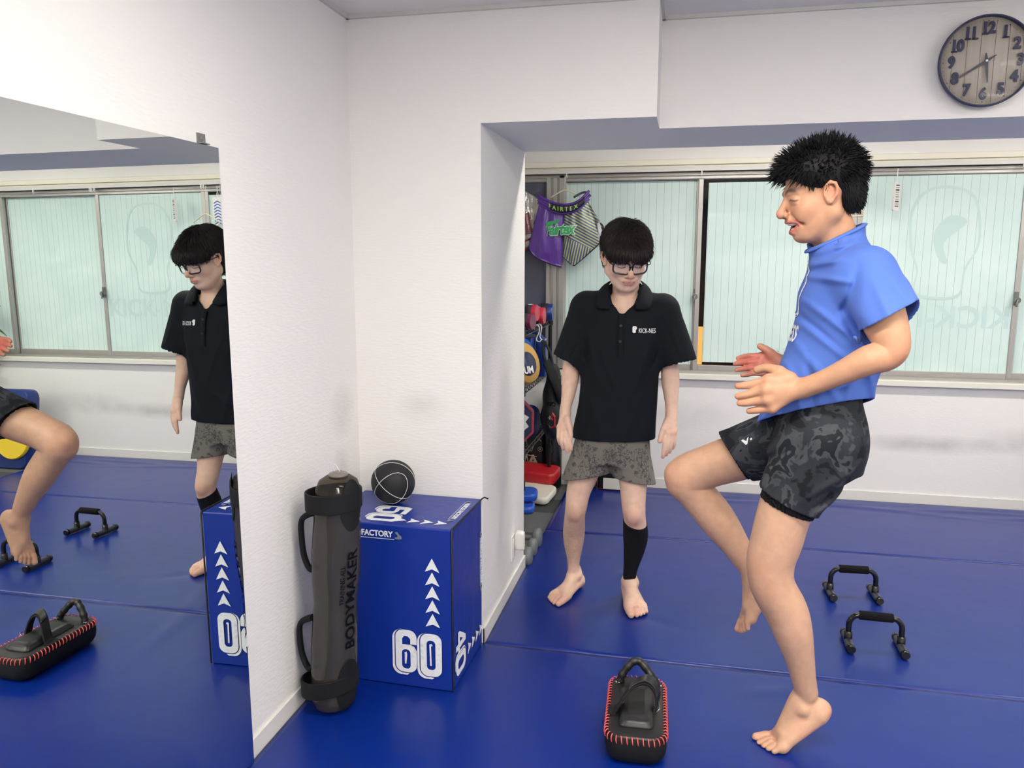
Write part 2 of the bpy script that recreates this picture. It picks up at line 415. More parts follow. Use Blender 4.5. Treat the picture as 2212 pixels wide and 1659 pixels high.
# cream shutter box face above the windows with the curtain rail below it
b = MB(); b.box(XW, XR, YF-.035, YF+.01, 2.105, 2.14); b.box(XW, XR, YF-.02, YF+.01, 2.085, 2.105)
struct('trim_4', b, M_rail, bevel=.003)
b = MB(); b.box(-1.22, 3.62, YF-.05, YF-.03, 2.062, 2.082); struct('trim_5', b, M_alud)
b = MB(); b.box(-1.22, 3.62, YF-.058, YF-.044, 2.064, 2.088); b.build('curtain_rail', mat('rail_white', (214,212,206), .4), None)
tag(COL.objects[-1], 'long white curtain rail mounted above the windows', 'curtain rail')
# writing on the outside of the window seen reversed through the frosted glass, very faint
def window_word(parent, txt, x, z, size, bold, name, yy=YF+.0390):
    vs, fs = text_mesh(txt, size, bold, .0004)
    M = frame((x, yy, z), (-1,0,0), (0,0,1))
    mb = MB(); mb.add([M @ v for v in vs], fs); return mb.build(name, M_mark, parent)
window_word(wc, 'KICK-NESS', 1.46, 1.165, .185, .004, 'window_lettering')
def emblem_loops(cx, cz, s):
    out = catmull([(cx-.30*s, cz+.45*s,0),(cx-.1*s, cz+.6*s,0),(cx+.2*s, cz+.58*s,0),(cx+.36*s, cz+.35*s,0),(cx+.34*s,cz-.05*s,0),(cx+.26*s,cz-.3*s,0),(cx+.25*s,cz-.58*s,0),(cx-.18*s,cz-.6*s,0),(cx-.24*s,cz-.3*s,0),(cx-.36*s,cz+.0*s,0)], 6, True)
    inn = [((p.x-cx)*.93+cx, (p.y-cz)*.95+cz) for p in out]
    return [[(p.x, p.y) for p in out], inn]
vs, fs = flat_mesh(emblem_loops(0, 0, .55), .0004)
M_ = frame((1.50, YF+.0390, 1.62), (-1,0,0), (0,0,1)); mb = MB(); mb.add([M_ @ v for v in vs], fs)
vs, fs = flat_mesh([[(p.x,p.y) for p in catmull([(-.12,.12,0),(-.02,.16,0),(.06,.05,0),(.02,-.1,0),(-.03,-.12,0),(-.0,0,0)],5,True)]], .0004)
mb.add([M_ @ v for v in vs], fs); mb.build('window_emblem', M_mark, wc)
for i, (z, t, s) in enumerate(((1.335,'- - - - - - - -',.06),(1.12,'- - - - - -',.06),(.93,'3410',.075))):
    if t == '3410': window_word(wb, t, .56, z, s, .001, 'window_lettering')
# lit shop sign across the street seen through the bare strip of glass
sg = MB(); sg.box(-.6, .118, 5.95, 6.0, .3, 1.03); o = sg.build('street_sign', mat('lit_orange_sign', (255,205,120), .5, emit=((255,196,104), 1.4)))
sgp = MB(); sgp.box(-.3,-.2,5.96,5.99,-.14,.3); sgp.build('sign_post', M_alud, o)
tag(o, 'orange lit sign outside in the dark, seen through the strip of bare glass', 'sign')
ob_ = MB(); ob_.box(-2.4, 4.6, 6.3, 6.35, -.2, 3); o = ob_.build('wall_opposite', mat('opposite_building', (50,46,58), .8)); o['kind'] = 'structure'

# ---------------------------------------------------------------- wall mirror
M_mirror = mat('mirror_silver', (238,242,238), .0, metal=1.0)
M_edge = mat('mirror_glass_edge', (120,118,120), .3)
MIRN = Vector((1, -.0041, .0042)).normalized(); MIRO = Vector((-1.2483, 2, 1.))
def mx_(y, z): return MIRO.x - (MIRN.y*(y-MIRO.y)+MIRN.z*(z-MIRO.z))/MIRN.x
ym0, ym1, zm0, zm1 = -.6, 1.992, .001, 1.814
e = empty('wall_mirror', (mx_(.7,0), .7, 0), 0, 'large frameless wall mirror reaching from the mat to above head height', 'mirror')
c = [Vector((mx_(y,z), y, z)) for y, z in ((ym0,zm0),(ym1,zm0),(ym1,zm1),(ym0,zm1))]
m = MB(); m.add(c, [(0,1,2,3)], 0)
back = [v - Vector((.005,0,0)) for v in c]
m.add(c+back, [(4,7,6,5),(0,4,5,1),(1,5,6,2),(2,6,7,3),(3,7,4,0)], 1)
o = m.build('mirror_glass', [M_mirror, M_edge], e); o.matrix_parent_inverse = Matrix.Translation(-e.location)
M_clip = mat('steel_clip', (150,148,145), .35, metal=.8)
for (y, z) in ((1.93, 1.815), (.9, 1.815)):
    m = MB(); m.box(XW, XW+.003, y-.018, y+.018, z-.01, z+.028); m.box(XW, mx_(y,z)+.004, y-.018, y+.018, z+.0005, z+.0035)
    m.box(XW+.003, XW+.005, y-.004, y+.004, z+.012, z+.02)
    o = m.build('mirror_clip', M_clip, e); o.matrix_parent_inverse = Matrix.Translation(-e.location)
# ================================================================ implicit-surface modeller (smooth unions meshed with surface nets)
class SDF:
    """ordered list of smooth unions / cuts, evaluated sparsely in small blocks"""
    def __init__(s): s.ops = []
    def _add(s, kind, fn, lo, hi, k): s.ops.append((kind, fn, np.array(lo, float), np.array(hi, float), k)); return s
    def cone(s, a, b, ra, rb, k=.01, op='u', sq=None):
        """round cone a->b; sq=(dir, factor): squashed along dir by factor (<1 flatter)"""
        a = np.array(a, float); b = np.array(b, float)
        if sq is not None:
            d = np.array(sq[0], float); d /= np.linalg.norm(d); q = 1.0/sq[1]
            def T(P): return P + np.outer((P-a) @ d, d)*(q-1)
            bb_ = T(b[None])[0]; f0 = _cone(a, bb_, ra, rb)
            fn = lambda P: f0(T(P))*min(1, sq[1]*1.15)
        else: fn = _cone(a, b, ra, rb)
        r = max(ra, rb)
        return s._add(op, fn, np.minimum(a, b)-r, np.maximum(a, b)+r, k)
    def chain(s, pts, k=.01, op='u', sq=None):
        """pts: [(x,y,z,r),...]"""
        if len(pts) < 2: return s
        P = np.array([p[:4] for p in pts], float); out = []; m = 4
        for i in range(len(P)-1):
            p0, p1, p2, p3 = P[max(i-1, 0)], P[i], P[i+1], P[min(i+2, len(P)-1)]
            for j in range(m):
                t = j/m; out.append(.5*((2*p1)+(p2-p0)*t+(2*p0-5*p1+4*p2-p3)*t*t+(3*p1-3*p2+p3-p0)*t**3))
        out.append(P[-1]); fs = []
        for a, b in zip(out[:-1], out[1:]):
            r = max(a[3], b[3]); fs.append((_cone(a[:3], b[:3], a[3], b[3]), np.minimum(a[:3], b[:3])-r, np.maximum(a[:3], b[:3])+r))
        def fn(Q):
            lo, hi = Q.min(0)-.06, Q.max(0)+.06; d = None
            for f, l, h in fs:
                if np.any(l > hi) or np.any(h < lo): continue
                e = f(Q); d = e if d is None else np.minimum(d, e)
            if d is None:
                d = np.full(len(Q), 9.0)
                for f, l, h in fs: d = np.minimum(d, f(Q))
            return d
        return s._add(op, fn, np.min([q[1] for q in fs], 0), np.max([q[2] for q in fs], 0), k)
    def ball(s, c, r, k=.01, op='u'): return s.cone(c, np.array(c)+1e-5, r, r, k, op)
    def ell(s, c, r, k=.01, op='u', R=None):
        c = np.array(c, float); r = np.array(r, float); R = np.eye(3) if R is None else np.array(R, float)
        def fn(P):
            q = (P-c) @ R; k0 = np.sqrt(((q/r)**2).sum(1)); k1 = np.sqrt(((q/(r*r))**2).sum(1))
            return k0*(k0-1)/np.maximum(k1, 1e-6)
        m = r.max(); return s._add(op, fn, c-m, c+m, k)
    def plane(s, p, n, k=.002):
        """keep the side opposite to n"""
        p = np.array(p, float); n = np.array(n, float); n /= np.linalg.norm(n)
        return s._add('i', lambda P: (P-p) @ n, [-9]*3, [9]*3, k)
    def warp(s, fn):  s.ops.append(('w', fn, None, None, 0)); return s
    def eval(s, P, lo, hi):
        d = None; mar = .03
        for kind, fn, l, h, k in s.ops:
            if kind == 'w':
                if d is not None: d = d + fn(P)
                continue
            if kind != 'i' and (np.any(l-k-mar > hi) or np.any(h+k+mar < lo)): continue
            if kind == 'u':
                e = fn(P)
                if d is None: d = e
                else:
                    if k > 0: hh = np.maximum(k-np.abs(d-e), 0)/k; d = np.minimum(d, e) - hh*hh*k*.25
                    else: d = np.minimum(d, e)
            elif d is not None:
                e = fn(P)
                if kind == 's': e = -e
                if k > 0: hh = np.maximum(k-np.abs(d-e), 0)/k; d = np.maximum(d, e) + hh*hh*k*.25
                else: d = np.maximum(d, e)
        return d
    def bounds(s):
        L = np.min([o[2] for o in s.ops if o[0] == 'u'], 0)-.02; H = np.max([o[3] for o in s.ops if o[0] == 'u'], 0)+.02
        return L, H
    def mesh(s, h=.0025, n=28):
        L, H = s.bounds(); off = L; N = np.ceil((H-L)/h).astype(int)+2
        nb = np.ceil(N/n).astype(int); keys = []; verts = []; quads = []
        MUL = 4096
        sidx = np.arange(-1, n+1)
        I, J, K = np.meshgrid(sidx, sidx, sidx, indexing='ij'); base = np.stack([I.ravel(), J.ravel(), K.ravel()], 1).astype(np.float64)
        m = n+2
        for bi in range(nb[0]):
            for bj in range(nb[1]):
                for bk in range(nb[2]):
                    o = np.array([bi, bj, bk])*n
                    lo = off+(o-1)*h; hi = off+(o+n)*h
                    cen = (lo+hi)/2; half = np.linalg.norm(hi-lo)/2
                    # cheap rejection
                    near = False
                    for kind, fn, l, hh, k in s.ops:
                        if kind == 'u' and not (np.any(l-k > hi) or np.any(hh+k < lo)): near = True; break
                    if not near: continue
                    c8 = np.array([[x, y, z] for x in (lo[0], cen[0], hi[0]) for y in (lo[1], cen[1], hi[1]) for z in (lo[2], cen[2], hi[2])])
                    dc = s.eval(c8, lo, hi)
                    if dc is None: continue
                    if dc.min() > half*.62 or dc.max() < -half*.62: continue
                    P = (base+o)*h+off
                    D = s.eval(P, lo, hi)
                    if D.min() > 0 or D.max() < 0: continue
                    D = D.reshape(m, m, m)
                    S = D < 0
                    # cells
                    cs = [S[a:m-1+a, b:m-1+b, c:m-1+c] for a in (0,1) for b in (0,1) for c in (0,1)]
                    cnt = sum(x.astype(np.int8) for x in cs); act = (cnt > 0) & (cnt < 8)
                    ci, cj, ck = np.nonzero(act)
                    if len(ci) == 0: continue
                    acc = np.zeros((len(ci), 3)); num = np.zeros(len(ci))
                    for ax in range(3):
                        for u in (0,1):
                            for v in (0,1):
                                p0 = [0,0,0]; oth = [q for q in range(3) if q != ax]; p0[oth[0]] = u; p0[oth[1]] = v; p1 = list(p0); p1[ax] = 1
                                d0 = D[ci+p0[0], cj+p0[1], ck+p0[2]]; d1 = D[ci+p1[0], cj+p1[1], ck+p1[2]]
                                x = (d0 < 0) != (d1 < 0); t = np.where(x, d0/np.where(x, d0-d1, 1), 0)
                                q = np.tile(np.array(p0, float), (len(ci), 1)); q[:, ax] += t
                                acc += q*x[:, None]; num += x
                    pos = acc/num[:, None]
                    gi = np.stack([ci, cj, ck], 1)+o-1
                    verts.append((gi+pos)*h+off)
                    keys.append(((gi[:, 0]+2)*MUL+(gi[:, 1]+2))*MUL+(gi[:, 2]+2))
                    # quads, owned edges start at lattice index 1..n (local), i.e. o..o+n-1
                    for ax in range(3):
                        sl0 = [slice(1, n+1)]*3; sl1 = list(sl0); sl1[ax] = slice(2, n+2)
                        a = S[tuple(sl0)]; b = S[tuple(sl1)]
                        ei = np.nonzero(a != b)
                        if len(ei[0]) == 0: continue
                        g = np.stack(ei, 1)+1+o-1; flip = a[ei]
                        u_, v_ = [(1,2),(2,0),(0,1)][ax]
                        def key(du, dv):
                            q = g.copy(); q[:, u_] -= du; q[:, v_] -= dv
                            return ((q[:, 0]+2)*MUL+(q[:, 1]+2))*MUL+(q[:, 2]+2)
                        Q = np.stack([key(1,1), key(0,1), key(0,0), key(1,0)], 1)
                        Q[~flip] = Q[~flip][:, ::-1]
                        quads.append(Q)
        V = np.concatenate(verts); Kk = np.concatenate(keys); Q = np.concatenate(quads)
        uk, fi = np.unique(Kk, return_index=True); V = V[fi]
        idx = np.searchsorted(uk, Q); idx = np.clip(idx, 0, len(uk)-1)
        ok = (uk[idx] == Q).all(1); idx = idx[ok]
        return V, idx
def _cone(a, b, r1, r2):
    ba = b-a; l2 = ba @ ba; rr = r1-r2
    if l2 < rr*rr+1e-12:
        c, r = (a, r1) if r1 >= r2 else (b, r2)
        return lambda P: np.sqrt(((P-c)**2).sum(1))-r
    a2 = l2-rr*rr; il2 = 1.0/l2
    def fn(P):
        pa = P-a; y = pa @ ba; z = y-l2
        x2 = ((pa*l2 - ba[None, :]*y[:, None])**2).sum(1)
        y2 = y*y*l2; z2 = z*z*l2
        k = np.sign(rr)*rr*rr*x2
        c1 = np.sign(z)*a2*z2 > k; c2 = np.sign(y)*a2*y2 < k
        d3 = (np.sqrt(x2*a2*il2)+y*rr)*il2-r1
        d1 = np.sqrt(x2+z2)*il2-r2; d2 = np.sqrt(x2+y2)*il2-r1
        return np.where(c1, d1, np.where(c2, d2, d3))
    return fn
def np_mesh(name, V, Q, mats, parent=None, colors=None, matidx=None, relax=0, keep=None):
    if keep is not None:
        kq = keep(V[Q].mean(1)); Q = Q[kq]
        used = np.unique(Q); rm = -np.ones(len(V), int); rm[used] = np.arange(len(used)); V = V[used]; Q = rm[Q]
    for _ in range(relax):     # light Laplacian smoothing to take out the lattice
        S_ = np.zeros_like(V); C_ = np.zeros(len(V))
        for a, b in ((0,1),(1,2),(2,3),(3,0)):
            np.add.at(S_, Q[:, a], V[Q[:, b]]); np.add.at(C_, Q[:, a], 1)
            np.add.at(S_, Q[:, b], V[Q[:, a]]); np.add.at(C_, Q[:, b], 1)
        V = V*.5+S_/np.maximum(C_, 1)[:, None]*.5
    me = bpy.data.meshes.new(name)
    me.vertices.add(len(V)); me.vertices.foreach_set('co', V.astype(np.float32).ravel())
    me.loops.add(len(Q)*4); me.loops.foreach_set('vertex_index', Q.astype(np.int32).ravel())
    me.polygons.add(len(Q)); me.polygons.foreach_set('loop_start', np.arange(0, len(Q)*4, 4, dtype=np.int32))
    me.polygons.foreach_set('loop_total', np.full(len(Q), 4, np.int32))
    for m in (mats if isinstance(mats, (list, tuple)) else [mats]): me.materials.append(m)
    if matidx is not None: me.polygons.foreach_set('material_index', matidx(V[Q].mean(1)).astype(np.int32))
    me.polygons.foreach_set('use_smooth', np.ones(len(Q), bool))
    me.update(calc_edges=True)
    if colors is not None:
        c = colors(V); at = me.color_attributes.new('Col', 'FLOAT_COLOR', 'POINT')
        at.data.foreach_set('color', np.concatenate([c, np.ones((len(V), 1))], 1).astype(np.float32).ravel())
    o = bpy.data.objects.new(name, me); COL.objects.link(o)
    if parent: o.parent = parent; o.matrix_parent_inverse = parent.matrix_basis.inverted()
    return o
# ================================================================ THINGS IN THE ROOM
M_black = mat('black_leather', (24,24,26), .38, spec=.5, bump=(260,.35), bdist=.0008)
M_blackm = mat('black_nylon', (17,18,21), .75, spec=.3, bump=(700,.5), bdist=.0006)
M_chrome = mat('chrome', (205,205,205), .18, metal=1)
M_coral = mat('lace_coral', (232,92,84), .5)
M_white_p = mat('print_white_box', (232,234,236), .5, noise=(60,(205,208,214),.55,.75))
M_grayp = mat('print_grey', (120,124,134), .5)

# ---------------------------------------------------------------- foam jump box
BX = Matrix.Translation((-.7655, 2.5008, 0)) @ Matrix.Rotation(-.0295, 4, 'Z')      # origin: front right foot of the box, x to the left is negative
def vinyl_box():
    m = mat('box_vinyl_blue', (10,44,140), .36, spec=.5)
    nt = m.node_tree; b = nt.nodes['Principled BSDF']; tc = nt.nodes.new('ShaderNodeTexCoord')
    n = nt.nodes.new('ShaderNodeTexNoise'); n.inputs['Scale'].default_value = 7; n.inputs['Detail'].default_value = 2; nt.links.new(tc.outputs['Object'], n.inputs[0])
    n1 = nt.nodes.new('ShaderNodeTexNoise'); n1.inputs['Scale'].default_value = 600; nt.links.new(tc.outputs['Object'], n1.inputs[0])
    b1 = nt.nodes.new('ShaderNodeBump'); b1.inputs['Strength'].default_value = .5; b1.inputs['Distance'].default_value = .012; nt.links.new(n.outputs['Fac'], b1.inputs['Height'])
    b2 = nt.nodes.new('ShaderNodeBump'); b2.inputs['Strength'].default_value = .2; b2.inputs['Distance'].default_value = .0005; nt.links.new(n1.outputs['Fac'], b2.inputs['Height'])
    nt.links.new(b1.outputs[0], b2.inputs['Normal']); nt.links.new(b2.outputs[0], b.inputs['Normal']); return m
e = empty('foam_jump_box', BX.translation, -.0295, 'blue vinyl foam jump box printed with 60, 50 and 40', 'jump box')
m = MB(); W_, D_, H_ = .488, .374, .600
m.box(-W_, 0, 0, D_, .0008, H_)
body = m.build('box_body', vinyl_box(), e, bevel=.006, seg=3)
bmz = bmesh.new(); bmz.from_mesh(body.data); bmesh.ops.subdivide_edges(bmz, edges=bmz.edges[:], cuts=9, use_grid_fill=True)
for v in bmz.verts:
    x, y, z = v.co
    ax = min(abs(x), abs(x+W_)); ay = min(abs(y), abs(y-D_)); az = min(abs(z), abs(z-H_))
    if ay < 1e-4 and ax > .01: v.co.y += (-1 if y < .1 else 1)*.003*math.sin(math.pi*(-x)/W_)*math.sin(math.pi*z/H_)
    if ax < 1e-4: v.co.x += (1 if x > -.1 else -1)*.004*math.sin(math.pi*y/D_)*math.sin(math.pi*z/H_)
bmz.to_mesh(body.data); bmz.free(); body.data.polygons.foreach_set('use_smooth', [True]*len(body.data.polygons))
# zip line down the right front edge and along the right top edge
m = MB(); m.tube([(.0035,-.001,.004),(.0035,-.001,H_-.004),(.0035,.006,H_+.001),(.0035,D_-.004,H_+.001)], .0032, 8)
m.build('zip', mat('zip_black', (20,20,24), .5), e)
m = MB(); m.tube([(.004,D_-.004,H_+.002),(.012,D_+.0015,H_+.006),(.028,D_-.004,H_+.003)], .0028, 8); m.build('zip_pull', M_blackm, e)
# printed figures: chunky condensed digits with an offset outline shadow
def digit(ch, w_, h, t):
    r = min(w_, h)*.36; O = rrect(0, 0, w_, h, r, 6)
    iw = w_-2*t; L = []
    if ch == '0': L = [O, rrect(0, 0, iw, h-2*t*1.05, iw*.42, 5)]
    if ch == '6':
        # ring below, hooked top; the notch opens to the right
        lower = rrect(0, -h*.2, iw, h*.6-2*t*.75, iw*.3, 4)
        x0, x1 = -w_/2, w_/2
        outer = [p for p in O]
        notch = [(-iw/2, h*.10+t*.30), (-iw/2, h/2-t*1.0-iw*.3), (-iw*.2, h/2-t), (iw*.2, h/2-t), (iw/2, h/2-t-iw*.3), (iw/2, h*.17), (x1+.001, h*.17), (x1+.001, h*.10), (iw*.3, h*.10)]
        # outline walk: right side is broken by the notch
        pts = []
        top = [p for p in O if p[1] > h*.17]; 
        out = [(x1, h*.17)] + [p for p in rrect(0, 0, w_, h, r, 6)[:14] if p[1] > h*.17]
        out += [p for p in rrect(0, 0, w_, h, r, 6)[14:] if p[1] < 0][:14]
        path = [(x1, h*.17)]+[(w_/2-r+r*math.cos(math.radians(a)), h/2-r+r*math.sin(math.radians(a))) for a in range(0, 91, 15)]
        path += [(-w_/2+r-r*math.sin(math.radians(a)), h/2-r+r*math.cos(math.radians(a))) for a in range(0, 91, 15)]
        path += [(-w_/2+r-r*math.cos(math.radians(a)), -h/2+r-r*math.sin(math.radians(a))) for a in range(0, 91, 15)]
        path += [(w_/2-r+r*math.sin(math.radians(a)), -h/2+r-r*math.cos(math.radians(a))) for a in range(0, 91, 15)]
        path += [(x1, h*.02), (x1-w_*.12, h*.12), (x1-w_*.3, h*.155), (-iw/2+.002, h*.155), (-iw/2+.002, h/2-t-iw*.3), (-iw*.2, h/2-t), (iw*.2, h/2-t), (iw/2, h/2-t-iw*.3), (iw/2, h*.17)]
        L = [path, rrect(0, -h*.19, iw, h*.46, iw*.42, 4)]
    if ch == '5':
        L = [[(-w_/2,h/2),(w_/2,h/2),(w_/2,h/2-t),(-w_/2+t,h/2-t),(-w_/2+t,h*.17),(w_*.1,h*.19),(w_/2-w_*.06,h*.12),(w_/2,-h*.02),(w_/2,-h/2+r),(w_/2-r*.3,-h/2+r*.3),(w_/2-r,-h/2),(-w_/2+r,-h/2),(-w_/2+r*.3,-h/2+r*.3),(-w_/2,-h/2+r),(-w_/2,-h*.17),(-w_/2+t,-h*.17),(-w_/2+t,-h/2+t*1.3),(-iw*.2,-h/2+t),(iw*.2,-h/2+t),(iw/2,-h/2+t*1.3),(iw/2,h*.02),(iw*.2,h*.06),(-w_/2+t,h*.03),(-w_/2,h*.03)]]
    if ch == '4':
        L = [[(w_*.05,h/2),(w_*.34,h/2),(w_*.34,-h*.12),(w_/2,-h*.12),(w_/2,-h*.28),(w_*.34,-h*.28),(w_*.34,-h/2),(w_*.34-t,-h/2),(w_*.34-t,-h*.28),(-w_/2,-h*.28),(-w_/2,-h*.12)], [(w_*.34-t,h*.22),(w_*.34-t,-h*.12),(-w_*.20,-h*.12)]]
    return L
def print_group(items, F, parent, mt, name):
    mb = MB()
    for loops, dx, dy in items:
        vs, fs = flat_mesh([[(p[0]+dx, p[1]+dy) for p in lp] for lp in loops], .0008)
        mb.add([F @ v for v in vs], fs)
    return mb.build(name, mt, parent)
def shadow_band(ch, w_, h, t, off, gap):
    """thin offset outline behind the left and lower side of a digit"""
    r = min(w_, h)*.36; P = []
    for a in range(100, 281, 12):
        ra = math.radians(a); cx = -w_/2+r; cy = (h/2-r) if a <= 180 else (-h/2+r)
        P.append((cx+(r+gap)*math.cos(ra), cy+(r+gap)*math.sin(ra)))
    P.append((w_/2-r, -h/2-gap))
    Q = [(p[0]-off*(1 if i > 3 else i/3), p[1]-off*(1 if i > 6 else i/6)*.8) for i, p in enumerate(P)]
    return [P+Q[::-1]]
def arrow(s_): return [[(0, s_*.52), (s_*.5, -s_*.42), (0, -s_*.22), (-s_*.5, -s_*.42)]]
Ff = frame((0,-.0045,0), (1,0,0), (0,0,1))                   # front: x right, y up
dw, dh, dt = .080, .160, .0235
it = [(digit('6', dw, dh, dt), -.171, .138), (digit('0', dw, dh, dt), -.077, .133), (shadow_band('6', dw, dh, dt, .008, .004), -.171, .138), (shadow_band('0', dw, dh, dt, .008, .004), -.077, .133)]
def inner_line(dx, dy): return ([[(dx-.006,dy+.040),(dx+.002,dy+.044),(dx+.006,dy+.036),(dx+.000,dy+.034),(dx+.002,dy-.040),(dx-.004,dy-.040)]], 0, 0)
it += [inner_line(-.077, .133), ([[(-.171-.006,.112+.020),(-.171+.001,.112+.024),(-.171+.004,.112+.014),(-.171,.112-.022),(-.171-.005,.112-.022)]], 0, 0)]
print_group(it, Ff, e, M_white_p, 'number_sixty')
for z in (.262, .313, .364, .415, .4655): print_group([(arrow(.053), -.0690, z)], Ff, e, M_white_p, 'arrow')
def biceps(s_): return [[(p.x*s_, p.y*s_) for p in catmull([(-.5,.5,0),(-.1,.55,0),(.1,.2,0),(.45,-.05,0),(.55,-.4,0),(.2,-.55,0),(-.5,-.5,0),(-.55,-.3,0),(-.15,-.2,0),(-.15,.1,0),(-.4,.25,0)], 4, True)]]
def muscle_factory(F, sc, name, parent, just=None):
    vs, fs = text_mesh('MUSCLE FACTORY', .030*sc, .0009, .0006, sx=.92); mb = MB()
    mb.add([F @ v for v in vs], fs); mb.box(-.122*sc, .122*sc, -.0185*sc, -.0168*sc, -.0003, .0003, 0, F); mb.build(name, M_white_p, parent)
    for g in (-1, 1):
        vs, fs = flat_mesh(biceps(.024*sc), .0008); mb = MB(); mb.add([F @ (Vector((v.x*g, v.y, v.z))+Vector((g*.138*sc, -.002, 0))) for v in vs], fs); mb.build('biceps_mark', M_grayp, parent)
muscle_factory(frame((-.325,-.0025,.5655), (1,0,0), (0,0,1)), .96, 'lettering', e)
# top face: 50 lying sideways, arrows to the right, lettering along the right edge
dw2, dh2 = .070, .125
Ft = frame((-.265,.103,H_+.0012), (0,1,0), (-1,0,0))          # figures face left
it = [(digit('5', dw2, dh2, .021), -.0+.043, -.075+.0), (digit('0', dw2, dh2, .021), -.041, -.075)]
it = [(digit('5', dw2, dh2, .021), .043, .04), (digit('0', dw2, dh2, .021), -.043, .04), (shadow_band('5', dw2, dh2, .02, .007, .004), .043, .04), (shadow_band('0', dw2, dh2, .02, .007, .004), -.043, .04)]
Ft2 = frame((-.255,.11,H_+.0012), (0,-1,0), (1,0,0)); print_group([(l, -x, y-.06) for l, x, y in it], Ft2, e, M_white_p, 'number_fifty')
for x in (-.208, -.158, -.107, -.056): print_group([(arrow(.044), 0, 0)], frame((x,.057,H_+.0014), (0,-1,0), (1,0,0)), e, M_white_p, 'arrow')
muscle_factory(frame((-.030,.205,H_+.0014), (0,-1,0), (1,0,0)), .82, 'lettering', e)
# right face: 40 low at the front, arrows towards the back, lettering up the back edge
Fs = frame((.0052,0,0), (0,1,0), (0,0,1))
Fr = frame((.0052,.085,.118), (0,0,-1), (0,1,0))
it = [(digit('4', .075, .11, .020), -.043, 0), (digit('0', .075, .11, .020), .044, -.0), (shadow_band('0', .075, .11, .02, .007, .004), .044, 0)]
print_group(it, Fr, e, M_white_p, 'number_forty')
for y in (.185, .235, .285, .335): print_group([(arrow(.044), 0, 0)], frame((.0060,y,.085), (0,0,-1), (0,1,0)), e, M_white_p, 'arrow')
muscle_factory(frame((.0060,.345,.36), (0,0,-1), (0,1,0)), .80, 'lettering', e)

# ---------------------------------------------------------------- small black basketball on the box
def ball_mat():
    m = mat('ball_rubber', (26,27,30), .6, spec=.4, bump=(420,.6), bdist=.0012); return m
R_ = .083; cb = Vector((-1.066, 2.747, H_+R_+.0012))
e = empty('basketball', (cb.x, cb.y, H_+.0012), 0, 'small black basketball with thin white seams resting on top of the foam box', 'ball')
m = MB(); prof = [(max(R_*math.sin(math.pi*i/40), .0003), -R_*math.cos(math.pi*i/40)) for i in range(41)]
m.lathe(prof, 64, 0, Matrix.Translation((0,0,R_))); m.build('ball_skin', ball_mat(), e)
RB_ = Matrix.Rotation(math.radians(24), 4, 'Z') @ Matrix.Rotation(math.radians(38), 4, 'Y') @ Matrix.Rotation(math.radians(20), 4, 'X')
def seam(fn, n=90, loop=True):
    P = []
    for i in range(n):
        v = Vector(fn(2*math.pi*i/n if loop else i/(n-1))).normalized()*(R_+.0002); P.append(RB_ @ v+Vector((0,0,R_)))
    m = MB(); m.tube(P, .0011, 6, loop=loop); return m.build('seam', M_white, e)
M_white = mat('seam_white', (225,225,225), .5)
seam(lambda t: (math.cos(t), math.sin(t), 0)); seam(lambda t: (math.cos(t), 0, math.sin(t)))
for g in (-1, 1): seam(lambda t: (.62*math.cos(t)*1.0, g*(.60+.18*math.cos(2*t)), .78*math.sin(t)))

# ---------------------------------------------------------------- water filled training bag
e = empty('water_training_bag', (-1.118, 2.325, 0), 0, 'tall smoky see-through water training bag with black straps leaning in the corner', 'training bag')
def bag_x(z): return (-.020+.055*z, .010*0+.0*z)
R1 = .0775
prof = [(.004,0),(.045,.003),(.066,.018),(.076,.045),(.077,.10),(.080,.20),(.078,.32),(.0735,.40),(.080,.48),(.082,.56),(.079,.64),(.076,.69),(.077,.75),(.074,.79),(.062,.822),(.040,.838),(.022,.842)]
rings = []
pr2 = []
for i in range(len(prof)-1):
    for t in np.linspace(0, 1, 5)[:-1]: pr2.append((prof[i][0]*(1-t)+prof[i+1][0]*t, prof[i][1]*(1-t)+prof[i+1][1]*t))
pr2.append(prof[-1])
for r, z in pr2:
    ox, oy = bag_x(z); ring = []
    for k in range(48):
        a = 2*math.pi*k/48; q = 1+.030*math.cos(a*6+z*2)*min(1, max(0, (z-.08)/.15))*min(1, max(0, (.70-z)/.1))+.012*math.sin(a*3+z*14)
        ring.append(Vector((ox+r*q*math.cos(a), oy+r*q*math.sin(a), z+.001)))
    rings.append(ring)
def smoky():
    m = bpy.data.materials.new('smoky_plastic'); m.use_nodes = True; nt = m.node_tree; b = nt.nodes['Principled BSDF']; out = nt.nodes['Material Output']
    b.inputs['Base Color'].default_value = lin((66,62,58)); b.inputs['Roughness'].default_value = .09; b.inputs['Specular IOR Level'].default_value = .6
    t = nt.nodes.new('ShaderNodeBsdfTransparent'); t.inputs[0].default_value = lin((178,170,156)); mx = nt.nodes.new('ShaderNodeMixShader')
    tc = nt.nodes.new('ShaderNodeTexCoord'); sp = nt.nodes.new('ShaderNodeSeparateXYZ'); nt.links.new(tc.outputs['Object'], sp.inputs[0])
    mr = nt.nodes.new('ShaderNodeMapRange'); mr.inputs[1].default_value = .66; mr.inputs[2].default_value = .80; mr.inputs[3].default_value = .26; mr.inputs[4].default_value = .72; nt.links.new(sp.outputs[2], mr.inputs[0])
    nt.links.new(mr.outputs[0], mx.inputs[0]); nt.links.new(b.outputs[0], mx.inputs[1]); nt.links.new(t.outputs[0], mx.inputs[2]); nt.links.new(mx.outputs[0], out.inputs[0]); return m
rings = [[p-Vector((0,0,p.z*.022)) for p in r] for r in rings]
m = MB(); m.rings(rings, 0, True, True); m.build('bag_body', smoky(), e)
